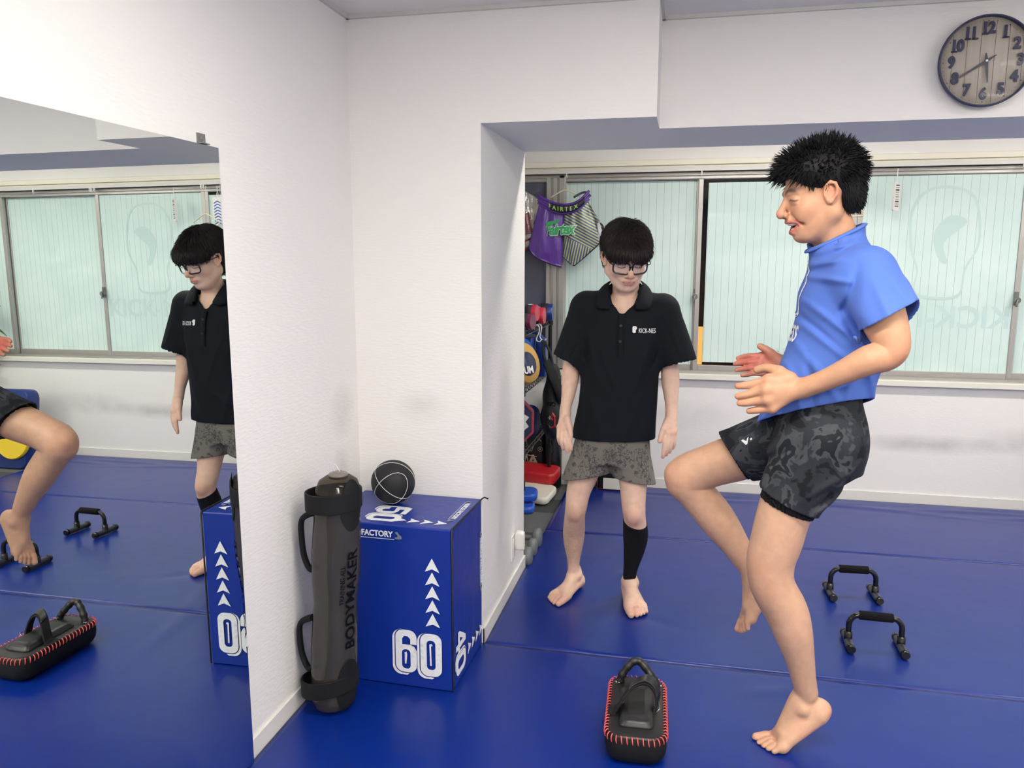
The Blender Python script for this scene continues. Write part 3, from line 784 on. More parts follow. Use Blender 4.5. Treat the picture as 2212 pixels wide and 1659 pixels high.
m = MB(); ox = bag_x(.842)[0]; m.lathe([(.004,.832),(.030,.832),(.032,.842),(.030,.847),(.020,.848),(.017,.852),(.004,.852)], 28, 0, Matrix.Translation((ox,0,-.0175))); m.build('valve_cap', mat('valve_plastic', (120,112,108), .3), e)
m = MB(); m.tube([Vector(p)-Vector((0,0,.0185)) for p in catmull([(ox+.006,0,.852),(ox-.004,.002,.868),(ox-.012,0,.878),(ox-.016,0,.868),(ox-.010,-.004,.854)], 5)], .0009, 6); m.build('valve_string', M_white, e)
def band(z, tilt, h, r, sag):
    m = MB(); P = []
    for k in range(48):
        a = 2*math.pi*k/48; ox = bag_x(z)[0]-.008; q = 1+.16*max(0, math.cos(a-math.pi))**3
        P.append((ox+r*q*math.cos(a), r*q*math.sin(a), z+tilt*math.cos(a)+sag*math.sin(a)))
    m.ribbon(P, (0,0,1), h, .0075, 0, True); return m.build('strap_band', M_blackm, e, bevel=.0025)
band(.742, .006, .062, .0835, .0); band(.098, .020, .058, .0885, -.006)
def loopstrap(z0, z1, out, name='carry_handle'):
    m = MB(); x = -.092+.055*(z0+z1)/2-.012; P = catmull([(x+.02,-.03,z0),(x-.012-out*.45,-.02,z0-.03),(x-out,-.015,(z0+z1)/2),(x-out*.8,-.015,z1+.035),(x-.002,-.025,z1-.004),(x+.022,-.03,z1+.01)], 8)
    m.tube(P, .015, 12, flat=.62, up=(1,0,0)); m.build(name, M_blackm, e)
loopstrap(.700, .505, .034); loopstrap(.335, .150, .036)
# reinforcing patches at the strap roots and the printed name
def patch(z, h, a0, w_):
    mb = MB(); vs = []; fs = []; n = 12
    for i in range(n+1):
        for j in range(n+1):
            u = i/n*2-1; v = j/n*2-1
            du, dv = u*math.sqrt(1-v*v/2), v*math.sqrt(1-u*u/2); a = a0+du*w_; zz = z+dv*h; r = np.interp(zz, [p[1] for p in prof], [p[0] for p in prof])+.0035
            vs.append((bag_x(zz)[0]+r*math.cos(a), r*math.sin(a), zz+.001))
    fs = [(i*(n+1)+j, (i+1)*(n+1)+j, (i+1)*(n+1)+j+1, i*(n+1)+j+1) for i in range(n) for j in range(n)]
    mb.add(vs, fs, 0, True); mb.build('strap_patch', M_blackm, e)
patch(.735, .085, math.radians(-28), .55); patch(.105, .10, math.radians(-28), .55)
def bag_text(txt, size, z0, a0, name, sx=1.0, b=0.001):
    vs, fs = text_mesh(txt, size, b, .0004, sx=sx); out = []
    for v in vs:
        z = z0+v.x; a = a0-v.y/.082; r = np.interp(z, [p[1] for p in prof], [p[0] for p in prof])*1.028+.0012
        out.append((bag_x(z)[0]+r*math.cos(a), r*math.sin(a), z))
    mb = MB(); mb.add(out, fs); mb.build(name, mat('print_black', (12,14,24), .4), e)
bag_text('BODYMAKER', .052, .415, math.radians(-26), 'lettering', 1.12); bag_text('TRAINING ALL', .022, .47, math.radians(-50), 'lettering', .95, .0002)

# ---------------------------------------------------------------- kick pad on the mat
def kick_pad(loc, rz, label, lace=M_coral, body_m=M_black, side_m=M_blackm):
    e = empty('kick_pad', loc, rz, label, 'kick pad')
    W2, L2, Hh = .094, .187, .092
    def outline(ins, n=12):
        P = []; w_, l_ = W2-ins, L2-ins
        return rrect(0, 0, 2*w_, 2*l_, .052-ins*.5, n)
    m = MB(); rg_ = []
    for ins, z in ((.060,.0),(.030,.002),(.012,.012),(.003,.030),(.0,.050),(.0,.072),(.003,.086),(.008,.0905)):
        rg_.append([(x, y, z) for x, y in outline(ins)])
    m.rings(rg_, 0, True, True); m.build('pad_foam', side_m, e)
    m = MB(); m.rings([[(x, y, z) for x, y in outline(i)] for i, z in ((.0075,.089),(.0085,.0935),(.020,.096),(.05,.097))], 0, True, True); m.build('pad_cover', body_m, e)
    # coloured lacing round the rim
    O = [Vector((p[0], p[1], 0)) for p in outline(.0)]; C_ = O+[O[0]]; Ls = [0]
    for a, b in zip(C_[:-1], C_[1:]): Ls.append(Ls[-1]+(b-a).length)
    N = 64
    for k in range(N):
        t = Ls[-1]*k/N; i = max(j for j in range(len(C_)-1) if Ls[j] <= t); d = (C_[i+1]-C_[i]).normalized(); p = C_[i]+d*(t-Ls[i]); n_ = Vector((d.y, -d.x, 0))
        m = MB(); q = [p-n_*.010+Vector((0,0,.0955))-d*.002, p-n_*.004+Vector((0,0,.0975)), p+n_*.0015+Vector((0,0,.091))+d*.001, p+n_*.003+Vector((0,0,.083))+d*.002, p+n_*.001+Vector((0,0,.076))+d*.003]
        m.tube(q, [.0012,.0017,.0019,.0017,.0010], 6); m.build('lace_stitch', lace, e)
    # forearm cushion
    m = MB(); 
    m.rings([[(x, y-.015, z) for x, y in rrect(0, 0, w_, l_, .02, 6)] for w_, l_, z in ((.106,.232,.096),(.108,.234,.101),(.098,.226,.104),(.094,.220,.110),(.080,.200,.117),(.050,.160,.1188))], 0, True, True); m.build('arm_cushion', body_m, e)
    # arched strap over the forearm: web, overlap flap, buckle
    arc = catmull([(-.072,-.045,.097),(-.060,-.040,.108),(-.046,-.032,.132),(-.015,-.010,.168),(.025,.012,.180),(.056,.012,.162),(.066,.000,.130),(.060,-.015,.108),(.058,-.022,.100)], 6)
    m = MB(); m.ribbon(arc, Vector((.25,1,.15)), .050, .007); m.build('arm_strap', M_blackm, e, bevel=.0025)
    m = MB(); m.ribbon([p+Vector((0,0,.0065)) for p in arc[17:36]], Vector((.25,1,.15)), .037, .005); m.build('strap_flap', body_m, e, bevel=.002)
    m = MB(); m.box(-.090, -.064, -.068, -.012, .094, .099); m.build('strap_anchor', M_blackm, e, bevel=.001)
    m = MB(); m.tube([(.060,-.044,.100),(.072,-.040,.116),(.066,-.002,.122),(.055,-.006,.108)], .0016, 8, loop=True); m.build('buckle', M_chrome, e)
    # padded grip
    g = catmull([(-.058,.140,.098),(-.052,.142,.120),(-.030,.150,.152),(-.006,.156,.168),(.016,.152,.158),(.040,.142,.132),(.056,.138,.112),(.062,.136,.098)], 7)
    m = MB(); m.tube(g, [.0135+.0012*math.sin(i*1.1) for i in range(len(g))], 14); m.build('grip', body_m, e)
    for x in (-.071, -.062, .068, .077):
        m = MB(); m.lathe([(.0008,.0965),(.0055,.0970),(.0045,.0995),(.0008,.1005)], 12, 0, Matrix.Translation((x,.131,0))); m.build('rivet', M_chrome, e)
    return e
kick_pad((-.115, 2.398, 0), math.radians(2.5), 'black leather kick pad with coral red lacing lying on the blue mat')

# ---------------------------------------------------------------- push-up bars
M_bar = mat('bar_gloss_black', (16,16,18), .16, spec=.6); M_foam = mat('foam_grip_black', (18,18,22), .9, spec=.2, bump=(500,.6), bdist=.0008); M_bfoot = mat('bar_foot_grey', (52,54,58), .3, spec=.5)
def push_up_bar(loc, rz, label):
    e = empty('push_up_bar', loc, rz, label, 'push-up bar', 'pair of black push-up bars on the mat')
    hw, ht = .0975, .128
    P = [(-hw,0,.035),(-hw,0,.080)]
    P += [(-hw+.040*(1-math.cos(math.radians(a))), 0, .085+.043*math.sin(math.radians(a))) for a in range(0, 91, 15)]
    P += [(hw-.040*(1-math.cos(math.radians(a))), 0, .085+.043*math.sin(math.radians(a))) for a in range(90, -1, -15)]+[(hw,0,.080),(hw,0,.035)]
    m = MB(); m.tube(P, .0112, 16, up=(0,1,0)); m.build('bar_tube', M_bar, e)
    m = MB(); m.tube([(-.0625,0,.128),(-.061,0,.128),(.061,0,.128),(.0625,0,.128)], [.0165,.0178,.0178,.0165], 18); m.build('foam_grip', M_foam, e)
    for s_ in (-1, 1):
        m = MB(); m.tube([(s_*hw,0,.020),(s_*hw,0,.058),(s_*hw,0,.0585)], [.016,.0155,.0148], 18, up=(0,1,0)); m.build('socket', M_bar, e)
        m = MB(); m.cyl((s_*hw,-.072,.0170), (s_*hw,.072,.0170), .0160, 18); f = m.build('foot_tube', M_bfoot, e)
        for t in (-1, 1):
            m = MB(); m.tube([(s_*hw,t*.066,.0178),(s_*hw,t*.080,.0178),(s_*hw,t*.0845,.0178)], [.0176,.0176,.0150], 18); m.build('end_cap', M_bar, f)
    return e
push_up_bar((.779, 3.678, .0012), math.radians(3), 'black push-up bar with foam grip, the farther one, nearer the window wall')
push_up_bar((.768, 3.182, .0012), math.radians(-1), 'black push-up bar with foam grip, the nearer one, behind the lifted heel')

# ---------------------------------------------------------------- wall clock
M_navy = mat('clock_navy', (44,48,82), .45)
M_face = mat('clock_face_boards', (186,176,162), .65, noise=(7,(204,196,184),.3,.7,(6,6,.5)))
cc = Vector((.963, YBEAM, 2.185)); CR = .151
e = empty('wall_clock', cc, 0, 'round wall clock with navy numerals on a pale wood board face', 'clock')
FC = frame((0,-.022,0), (1,0,0), (0,0,1))
m = MB(); m.lathe([(.001,-.024),(CR-.022,-.024),(CR-.014,-.006),(.001,-.006)], 96, 0, frame((0,-.0265,0), (1,0,0), (0,0,1))); m.build('clock_case', M_navy, e)
m = MB(); m.lathe([(.001,-.0045),(CR-.005,-.0045),(CR-.005,.0005),(.001,.0005)], 96, 0, frame((0,-.031,0), (1,0,0), (0,0,1))); m.build('clock_face', M_face, e)
m = MB(); P = [(CR*math.cos(2*math.pi*k/96)*.972, -.040, CR*math.sin(2*math.pi*k/96)*.972) for k in range(96)]; m.ribbon(P, (0,1,0), .016, .0055, 0, True); m.build('clock_rim', M_navy, e)
m = MB()
for x in (-.105, -.061, -.018, .026, .068, .112):
    hh = math.sqrt((CR-.014)**2-x*x); m.box(x-.0005, x+.0005, -.0325, -.0318, -hh, hh)
m.build('board_joint', mat('joint_brown', (112,100,92), .8), e)
for k in range(12):
    a = math.radians(90-30*(k+1)); t = str(k+1); r = .107
    vs, fs = text_mesh(t, .051, .0024, .004, sx=.88, space=.9); mb = MB(); F = FC.copy()
    FF = frame((r*math.cos(a)*1.0, -.036, r*math.sin(a)), (1,0,0), (0,0,1)); mb.add([FF @ v for v in vs], fs)
    if '1' in t:      # slab foot of the one
        xs = [v.x for v in vs]; x0 = min(xs); wd = {'1':0,'10':0,'11':0,'12':0}[t]
        for q in ([0] if t != '11' else [0, .023]):
            bx = x0+.0050+q; mb.box(bx-.0085, bx+.0105, -.0200, -.0150, -.002, .002, 0, FF)
    mb.build('numeral', M_navy, e)
for k in range(60):
    a = 2*math.pi*k/60; r = CR*.875; big_ = k % 5 == 0; m = MB(); m.cyl((r*math.cos(a), -.0322, r*math.sin(a)), (r*math.cos(a), -.0335, r*math.sin(a)), .0019 if big_ else .0009, 8); m.build('minute_dot', M_navy, e)
M_hand = mat('clock_hand', (72,74,84), .4)
def clock_hand(deg, L, back, w_, y, name):
    a = math.radians(90-deg); d = Vector((math.cos(a), 0, math.sin(a))); n_ = Vector((-math.sin(a), 0, math.cos(a))); m = MB()
    pts = [(-back, w_*.35), (-back*.8, w_*.5), (0, w_), (L*.92, w_*.42), (L, .0006)]; top = [d*u+n_*v for u, v in pts]; bot = [d*u-n_*v for u, v in reversed(pts)]
    ring = top+bot; m.rings([[p+Vector((0,y,0)) for p in ring], [p+Vector((0,y-.0012,0)) for p in ring]], 0, True, True, False); m.build(name, M_hand, e)
clock_hand(173, .072, .026, .0058, -.0415, 'hour_hand'); clock_hand(238, .100, .034, .0050, -.0435, 'minute_hand'); clock_hand(241, .100, .030, .0008, -.0455, 'second_hand')
m = MB(); m.cyl((0,-.034,0), (0,-.0475,0), .0042, 14); m.build('hand_hub', M_chrome, e)
m = MB(); m.lathe([(.001,.0),(CR*.60,-.0006),(CR*.95,-.003)], 64, 0, frame((0,-.0495,0), (1,0,0), (0,0,1)), cap=False); m.build('clock_glass', glass_material('clock_glass', (60,60,60), .93), e)

# ---------------------------------------------------------------- outlet with plug-in night light on the pillar
e = empty('wall_outlet', (XP, 3.44, .195), 0, 'white wall outlet plate low on the pillar', 'outlet')
M_plast = mat('white_plastic', (232,231,226), .35)
m = MB(); m.box(.0, .006, -.036, .036, -.060, .060); m.build('outlet_plate', M_plast, e, bevel=.002)
m = MB(); m.box(.006, .009, -.018, .018, -.045, .045); m.build('outlet_socket', M_plast, e, bevel=.001)
e = empty('night_light', (XP+.0095, 3.46, .213), 0, 'white plug-in night light with a clear lens sticking out of the outlet', 'night light')
m = MB(); m.rings([[(x, y*.9, z) for y, z in rrect(0, .012, w_, h_, .012, 4)] for x, w_, h_ in ((.0,.034,.060),(.006,.046,.088),(.034,.046,.090),(.042,.036,.078))], 0, True, True); m.build('light_body', M_plast, e)
m = MB(); m.rings([[(x, y*.9, z) for y, z in rrect(0, -.020, w_, h_, .006, 4)] for x, w_, h_ in ((.030,.030,.026),(.040,.030,.026),(.0435,.024,.020))], 0, True, True); m.build('light_lens', mat('yellowish_lens', (214,214,178), .12), e)
# ================================================================ THE CORNER WITH THE RACK, BEHIND THE PILLAR
M_rack = mat('rack_black', (22,23,26), .4, metal=.4); M_wire = mat('rack_wire', (58,58,58), .35, metal=.6)
def racktop(x0, x1, y0, y1, z, parent):
    """wire shelf: zigzag edge truss and a grid of wires"""
    m = MB()
    for (a, b) in (((x0,y0),(x1,y0)),((x1,y0),(x1,y1)),((x1,y1),(x0,y1)),((x0,y1),(x0,y0))):
        A_ = Vector((*a, 0)); B_ = Vector((*b, 0)); n = max(4, int((B_-A_).length/.035))
        for dz in (0, -.026): m.tube([A_+Vector((0,0,z+dz)), B_+Vector((0,0,z+dz))], .0032, 6)
        m.tube([A_.lerp(B_, i/n)+Vector((0,0,z-(.026 if i % 2 else 0))) for i in range(n+1)], .0022, 5)
    k = int((y1-y0)/.034)
    for i in range(1, k): y = y0+(y1-y0)*i/k; m.tube([(x0,y,z+.001),(x1,y,z+.001)], .0019, 5)
    for x in (x0+.11, x0+.22, x0+.30): m.tube([(x,y0,z-.002),(x,y1,z-.002)], .0026, 5)
    return m.build('wire_shelf', M_wire, parent)
rx0, rx1, ry0, ry1 = -1.235, -.862, 4.17, 5.06
e = empty('wire_rack', (-1.05, 4.6, -.02), 0, 'black wire storage rack loaded with boxing gear beside the pillar', 'storage rack')
off = Vector((1.05, -4.6, .02)) 
for (x, y) in ((rx0,ry0),(rx1,ry0),(rx0,ry1),(rx1,ry1)):
    m = MB(); m.cyl((x+off.x,y+off.y,.0), (x+off.x,y+off.y,1.22), .0125, 14)
    for z in (.30,.471,.83,1.15): m.cyl((x+off.x,y+off.y,z-.03), (x+off.x,y+off.y,z+.025), .0185, 14)
    m.build('rack_post', M_rack, e)
for z in (.455, .810, 1.130): racktop(rx0+off.x, rx1+off.x, ry0+off.y, ry1+off.y, z+.02, e)

# boxing gloves: mitt, thumb, cuff with a black strap
def boxing_glove(loc, rz, rx, label, rgb, strap_rgb=(22,22,26), sc=1.0, group=None, badge=True):
    e = empty('boxing_glove', loc, 0, label, 'boxing glove', group, rot=(rx, 0, rz))
    s = SDF(); S_ = sc
    s.ell((0,.145*S_,.062*S_), np.array((.058,.075,.058))*S_, 0); s.ell((0,.10*S_,.055*S_), np.array((.052,.07,.046))*S_, .03)
    s.cone((-.045*S_,.07*S_,.055*S_), (-.052*S_,.135*S_,.048*S_), .022*S_, .026*S_, .008)
    s.cone((0,.04*S_,.05*S_), (0,-.02*S_,.05*S_), .043*S_, .041*S_, .015)
    V, Q = s.mesh(.006); o = np_mesh('mitt', V, Q, mat('glove_leather', rgb, .32, coat=.2), None, relax=1); o.parent = e
    m = MB(); m.rings([[(r*math.cos(a)*1.05, y, .05*S_+r*math.sin(a)) for a in np.linspace(0, 2*math.pi, 28, endpoint=False)] for y, r in ((-.005*S_,.0425*S_),(-.012*S_,.046*S_),(-.085*S_,.048*S_),(-.092*S_,.045*S_))], 0, True, True); m.build('cuff', mat('cuff_leather', rgb, .35), e)
    m = MB(); P = [(.0492*S_*1.05*math.cos(a), -.045*S_, .05*S_+.0492*S_*math.sin(a)) for a in np.linspace(0, 2*math.pi, 36, endpoint=False)]
    m.ribbon(P, (0,1,0), .040*S_, .003, 0, True); m.build('strap', mat('strap', strap_rgb, .7), e)
    if badge:
        m = MB(); m.lathe([(.0005,.0985*S_),(.020*S_,.0978*S_),(.020*S_,.1000*S_),(.0005,.1008*S_)], 20, 0, Matrix.Translation((0,-.05*S_,.0)) @ Matrix.Diagonal((1.3,.8,1,1))); m.build('badge', M_print, e)
    return e
M_print = mat('glove_print_white', (232,232,230), .4)
zt = 1.133
boxing_glove((-.905, 4.285, zt), math.radians(78), 0, 'maroon boxing glove at the front of the top rack shelf', (112,40,72), sc=.92, badge=False)
boxing_glove((-.915, 4.42, zt+.036), math.radians(84), 0, 'crimson boxing glove with a white oval badge and black strap on the top shelf', (178,30,58), sc=.98)
boxing_glove((-.925, 4.66, zt), math.radians(88), 0, 'red boxing glove in the middle of the top rack shelf', (184,34,60), sc=1.05)
boxing_glove((-.925, 4.92, zt), math.radians(92), 0, 'blue boxing glove at the window end of the top rack shelf', (32,52,118), sc=1.12, badge=False)
boxing_glove((-1.02, 4.79, zt), math.radians(95), 0, 'navy boxing glove between the red and the blue ones on the top shelf', (30,40,104), sc=.9)

# gold training mitt, blue back edge, on the middle shelf
zm = .812
e = empty('training_mitt', (-.88, 4.30, zm), 0, 'gold and navy round training mitt leaning at the edge of the middle shelf', 'boxing mitt')
def disc(r0, r1, t, m_, name, parent, c=(0,0,0), nrm=(1,-.5,.35), dome=.0):
    n_ = Vector(nrm).normalized(); M = n_.to_track_quat('Z', 'Y').to_matrix().to_4x4(); M.translation = Vector(c)
    m = MB(); m.lathe([(.001 if r0 < .001 else r0, -t/2),(r1*.96,-t/2),(r1,-t*.2),(r1,t*.2),(r1*.96,t/2),(.001 if r0 < .001 else r0, t/2+dome)], 40, 0, M); return m.build(name, m_, parent)
M_goldp = mat('gold_leather', (206,160,76), .32, bump=(60,.5), bdist=.006)
disc(0, .118, .075, M_goldp, 'mitt_shell', e, (-.02,.04,.124)); disc(0, .070, .085, mat('navy_leather', (34,42,78), .35), 'mitt_face', e, (-.012,.034,.118)); 
vs, fs = text_mesh('UM', .055, .002, .001); F = frame((.030,-.004,.095), Vector((.45,.85,0)), Vector((-.25,0,.9))); mb = MB(); mb.add([F @ v for v in vs], fs); mb.build('lettering', M_print, e)
e = empty('training_mitt', (-.93, 4.50, zm), 0, 'bright blue round training mitt behind the gold one on the middle shelf', 'boxing mitt')
disc(0, .130, .06, mat('bright_blue_leather', (40,110,214), .3), 'mitt_shell', e, (-.02,.02,.131))
# hanging blue body protector and the black gear bag on two white hooks
M_bluel = mat('blue_leather', (28,58,140), .3, bump=(40,.5), bdist=.006)
e = empty('body_protector', (-.94, 4.72, zm+.001), 0, 'royal blue leather body protector standing on the middle shelf', 'body protector')
m = MB()
for x0, x1 in ((-.11,-.035),(-.030,.045),(.050,.115)):
    m.rings([[(x, y+.012*math.cos(z*20), z) for x, y in rrect((x0+x1)/2, 0, x1-x0, .07, .025, 4)] for z in (.0,.02,.10,.18,.22,.235)], 0, True, True)
m.build('front_panel', M_bluel, e, bevel=.004)
m = MB(); m.tube(catmull([(-.09,.0,.22),(-.05,-.01,.262),(0,-.01,.27),(.06,-.01,.262),(.10,0,.22)], 6), .017, 10, flat=.6); m.build('shoulder_strap', M_bluel, e)
M_hookw = mat('hook_white', (232,232,230), .3)
for y, dx in ((4.56,.0),(4.63,.016)):
    c = (rx1+.003, y, zt-.010)
    e = empty('s_hook', c, 0, 'white S-shaped hook over the top shelf edge, ' + ('nearer one' if dx == 0 else 'farther one'), 'hook')
    m = MB(); m.tube(catmull([(-.012,0,-.012),(-.010,0,.010),(.008,0,.014),(.018,0,-.004),(.014,0,-.032),(.002+dx*.4,0,-.060),(.004+dx,0,-.078),(.020+dx,0,-.082),(.030+dx,0,-.070)], 6), .0032, 8); m.build('hook_wire', M_hookw, e)
e = empty('gear_bag', (-.765, 4.60, .46), 0, 'black nylon gear bag with a red and white shield emblem hanging from the hooks', 'bag')
M_bag = mat('bag_nylon', (15,15,18), .6, bump=(30,.6), bdist=.006)
s = SDF(); s.ell((0,0,.13), (.066,.115,.135), 0); s.cone((0,-.05,.25), (0,.0,.42), .05, .028, .05); s.cone((0,.07,.20), (.0,.04,.40), .055, .030, .05)
s.warp(lambda P: .004*np.sin(P[:, 2]*42+P[:, 1]*30)+.003*np.sin(P[:, 1]*70))
V, Q = s.mesh(.006); o = np_mesh('bag_body', V, Q, M_bag, None, relax=1); o.parent = e
for q in (((-.02,-.02,.40),(-.05,-.03,.50),(-.055,-.01,.565),(-.072,-.01,.585)), ((.0,.04,.38),(-.02,.03,.50),(-.048,.03,.56),(-.062,.03,.585))):
    m = MB(); m.ribbon(catmull(q, 6), (0,1,0), .055, .006); m.build('bag_strap', M_blackm, e)
m = MB(); m.ribbon(catmull([(-.03,-.06,.47),(.01,-.10,.40),(.05,-.085,.30),(.055,-.02,.22)], 6), (.3,.8,.3), .075, .008); m.build('wide_strap', M_blackm, e)
M_redp = mat('print_red', (168,40,50), .5); M_silp = mat('print_silver', (168,170,176), .4)
def bag_mark(loops, m_, name):
    vs, fs = flat_mesh(loops, .0006); out = []
    for v in vs:
        y = v.x-.005; z = .135+v.y; q = max(0, 1-((y)/.117)**2-((z-.13)/.137)**2); out.append((y*.72+.012, -.115*math.sqrt(max(.05, 1-(y*.72/.068)**2-((z-.13)/.137)**2))-.004+v.z, z))
    mb = MB(); mb.add(out, fs); mb.build(name, m_, e)
K = .062
bag_mark([[(-.05*K,.9*K),(-.45*K,.5*K),(-.45*K,.0*K),(-.25*K,.1*K),(-.25*K,.42*K),(-.17*K,.5*K),(-.17*K,.0*K),(-.05*K,-.05*K)], [(-.62*K,-.18*K),(-.45*K,-.1*K),(-.42*K,-.48*K),(-.05*K,-.70*K),(-.05*K,-.90*K),(-.62*K,-.62*K)]], M_silp, 'emblem_left')
bag_mark([[(.05*K,.9*K),(.62*K,.3*K),(.62*K,-.75*K),(.05*K,-.90*K),(.05*K,-.70*K),(.45*K,-.60*K),(.45*K,.2*K),(.22*K,.5*K),(.22*K,.12*K),(.34*K,.05*K),(.34*K,-.12*K),(.05*K,.0)]], M_redp, 'emblem_right')
vs, fs = text_mesh('GRI', .034, .0008, .0004); mb = MB(); mb.add([(-v.x*.9+.012, -.108-.004, .225-v.y) for v in vs], fs); mb.build('lettering', M_redp, e)
# navy belly pad with a white ornate print, on the lower shelf
zl = .457
e = empty('belly_pad', (-1.00, 4.30, zl), 0, 'navy belly pad with white swirling print and a red border on the lower shelf', 'belly pad')
def oct_(w_, h_, c): return [(-w_/2+c,-h_/2),(w_/2-c,-h_/2),(w_/2,-h_/2+c),(w_/2,h_/2-c),(w_/2-c,h_/2),(-w_/2+c,h_/2),(-w_/2,h_/2-c),(-w_/2,-h_/2+c)]
Fp = frame((.0,-.055,.165), (1,.12,0), (0,.10,1))
m = MB(); m.rings([[Fp @ Vector((x, y, z)) for x, y in oct_(w_, h_, .10)] for z, w_, h_ in ((-.07,.34,.30),(.0,.38,.33),(.018,.36,.31))], 0, True, True, False); m.build('pad_body', mat('navy_pad', (34,38,80), .4), e, bevel=.008)
vs, fs = flat_mesh([oct_(.372,.322,.10), oct_(.352,.302,.095)], .004); mb = MB(); mb.add([Fp @ (v+Vector((0,0,.019))) for v in vs], fs); mb.build('red_border', M_redp, e)
mb = MB(); rg = random.Random(3)
out = []
for k in range(28):
    a = 2*math.pi*k/28; r = .118+.018*((k % 2)*2-1)*.5+rg.uniform(-.006,.006); out.append((r*math.cos(a)*1.05, r*.92*math.sin(a)))
vs, fs = flat_mesh([out], .0008); mb.add([Fp @ (v+Vector((.03,0,.0205))) for v in vs], fs); mb.build('white_print', M_print, e)
mb = MB()
for k in range(5):
    c = (rg.uniform(-.01,.11), rg.uniform(-.07,.07)); P = [Fp @ Vector((c[0]+t*.0065*math.cos(t*1.1+k), c[1]+t*.0065*math.sin(t*1.1+k), .0225)) for t in np.linspace(1, 6.5, 22)]
    mb.tube(P, .0042, 6)
mb.build('swirl_print', mat('print_dark', (40,40,46), .5), e)
e = empty('knee_pad', (-.90, 4.62, zl), 0, 'slim blue pad with a white mark standing behind the navy belly pad', 'pad')
disc(0, .062, .045, mat('navy_blue2', (44,54,122), .4), 'pad_body', e, (0,0,.0975), (.8,-.6,0)); o = COL.objects[-1]; o.scale = (1,1,1.55); o.location = (0,0,-.0535)
m = MB(); m.box(.012,.020,-.034,-.026,.06,.115); m.build('white_mark', M_print, e)

# tall black gear carton with an outlined emblem and a standing black bag behind the rack
e = empty('gear_carton', (-1.08, 4.86, -.02), 0, 'black carton with a cream outlined emblem under the rack', 'carton')
m = MB(); m.box(-.16,.155,.28,.38,.001,.42); m.build('carton_body', mat('carton_black', (14,14,18), .5), e, bevel=.004)
M_cream = mat('print_cream', (176,166,146), .5)
mb = MB(); Fc = frame((.065,.2775,.24), (1,0,0), (0,0,1))
for P in ([(-.10,.11),(-.02,.10),(-.01,.05),(-.05,.03),(.02,.015),(.055,.12),(.085,.085)], [(-.08,.0),(-.01,-.03),(.0,-.09)], [(.055,-.02),(-.03,-.01)]):
    mb.tube([Fc @ Vector((x, y, .001)) for x, y in P], .0028, 5)
vs, fs = text_mesh('VA', .115, .003, .0008, sx=1.0); mb.add([Fc @ (v+Vector((-.005,-.055,0))) for v in vs], fs)
vs, fs = flat_mesh([[(.017*math.cos(a), .017*math.sin(a)) for a in np.linspace(0, 2*math.pi, 20, endpoint=False)], [(.0145*math.cos(a), .0145*math.sin(a)) for a in np.linspace(0, 2*math.pi, 20, endpoint=False)]], .0008)
mb.add([Fc @ (v+Vector((.078,.032,0))) for v in vs], fs); vs, fs = text_mesh('R', .02, .0004, .0008); mb.add([Fc @ (v+Vector((.078,.032,0))) for v in vs], fs)
mb.build('emblem', M_cream, e)
e = empty('heavy_bag', (-.858, 5.185, -.02), 0, 'tall black leather heavy bag standing on end in the window corner', 'punching bag')
m = MB(); m.lathe([(.02,.001),(.050,.004),(.060,.02),(.062,.30),(.062,.60),(.060,.64),(.052,.655),(.02,.66)], 36); m.build('bag_body', mat('heavy_bag_leather', (20,20,23), .3, coat=.2), e)

# kick shields lying in the corner: red, white, blue
def foam_slab(name, loc, rot, w_, l_, t, m_, label, cat='kick shield', handle=None):
    e = empty(name, loc, 0, label, cat, rot=rot)
    m = MB(); m.rings([[(x, y, z) for x, y in rrect(0, 0, w_-i*2, l_-i*2, .045-i, 6)] for i, z in ((.012,0),(.003,.006),(0,.016),(0,t-.016),(.003,t-.006),(.012,t))], 0, True, True); m.build('shield_body', m_, e)
    if handle:
        m = MB(); m.tube(catmull([(w_*.2,-l_/2+.02,t*.5),(w_*.15,-l_/2-.045,t*.5),(-w_*.15,-l_/2-.06,t*.5),(-w_*.3,-l_/2+.005,t*.5)], 6), .014, 10); m.build('grip', handle, e)
    return e
M_wl = mat('white_leather', (228,226,212), .35); M_rl = mat('red_leather', (186,34,42), .32); M_bl = mat('kick_blue_leather', (38,88,196), .3)
foam_slab('kick_shield', (-.945, 5.03, .080), (math.radians(5), math.radians(3), math.radians(-6)), .30, .20, .075, M_rl, 'red leather kick shield behind the white one in the corner')
foam_slab('kick_shield', (-.965, 4.86, .012), (math.radians(8), math.radians(3), math.radians(-10)), .34, .22, .05, M_wl, 'white leather kick shield with a curled grip lying tilted in the corner', handle=M_wl)
foam_slab('kick_shield', (-.995, 4.685, .046), (math.radians(10), 0, math.radians(8)), .25, .13, .05, M_bl, 'blue leather kick shield, the upper of the two blue ones')
foam_slab('kick_shield', (-.995, 4.62, -.019), (0, 0, math.radians(8)), .24, .15, .045, M_bl, 'blue leather kick shield, the lower one, flat on the carpet')

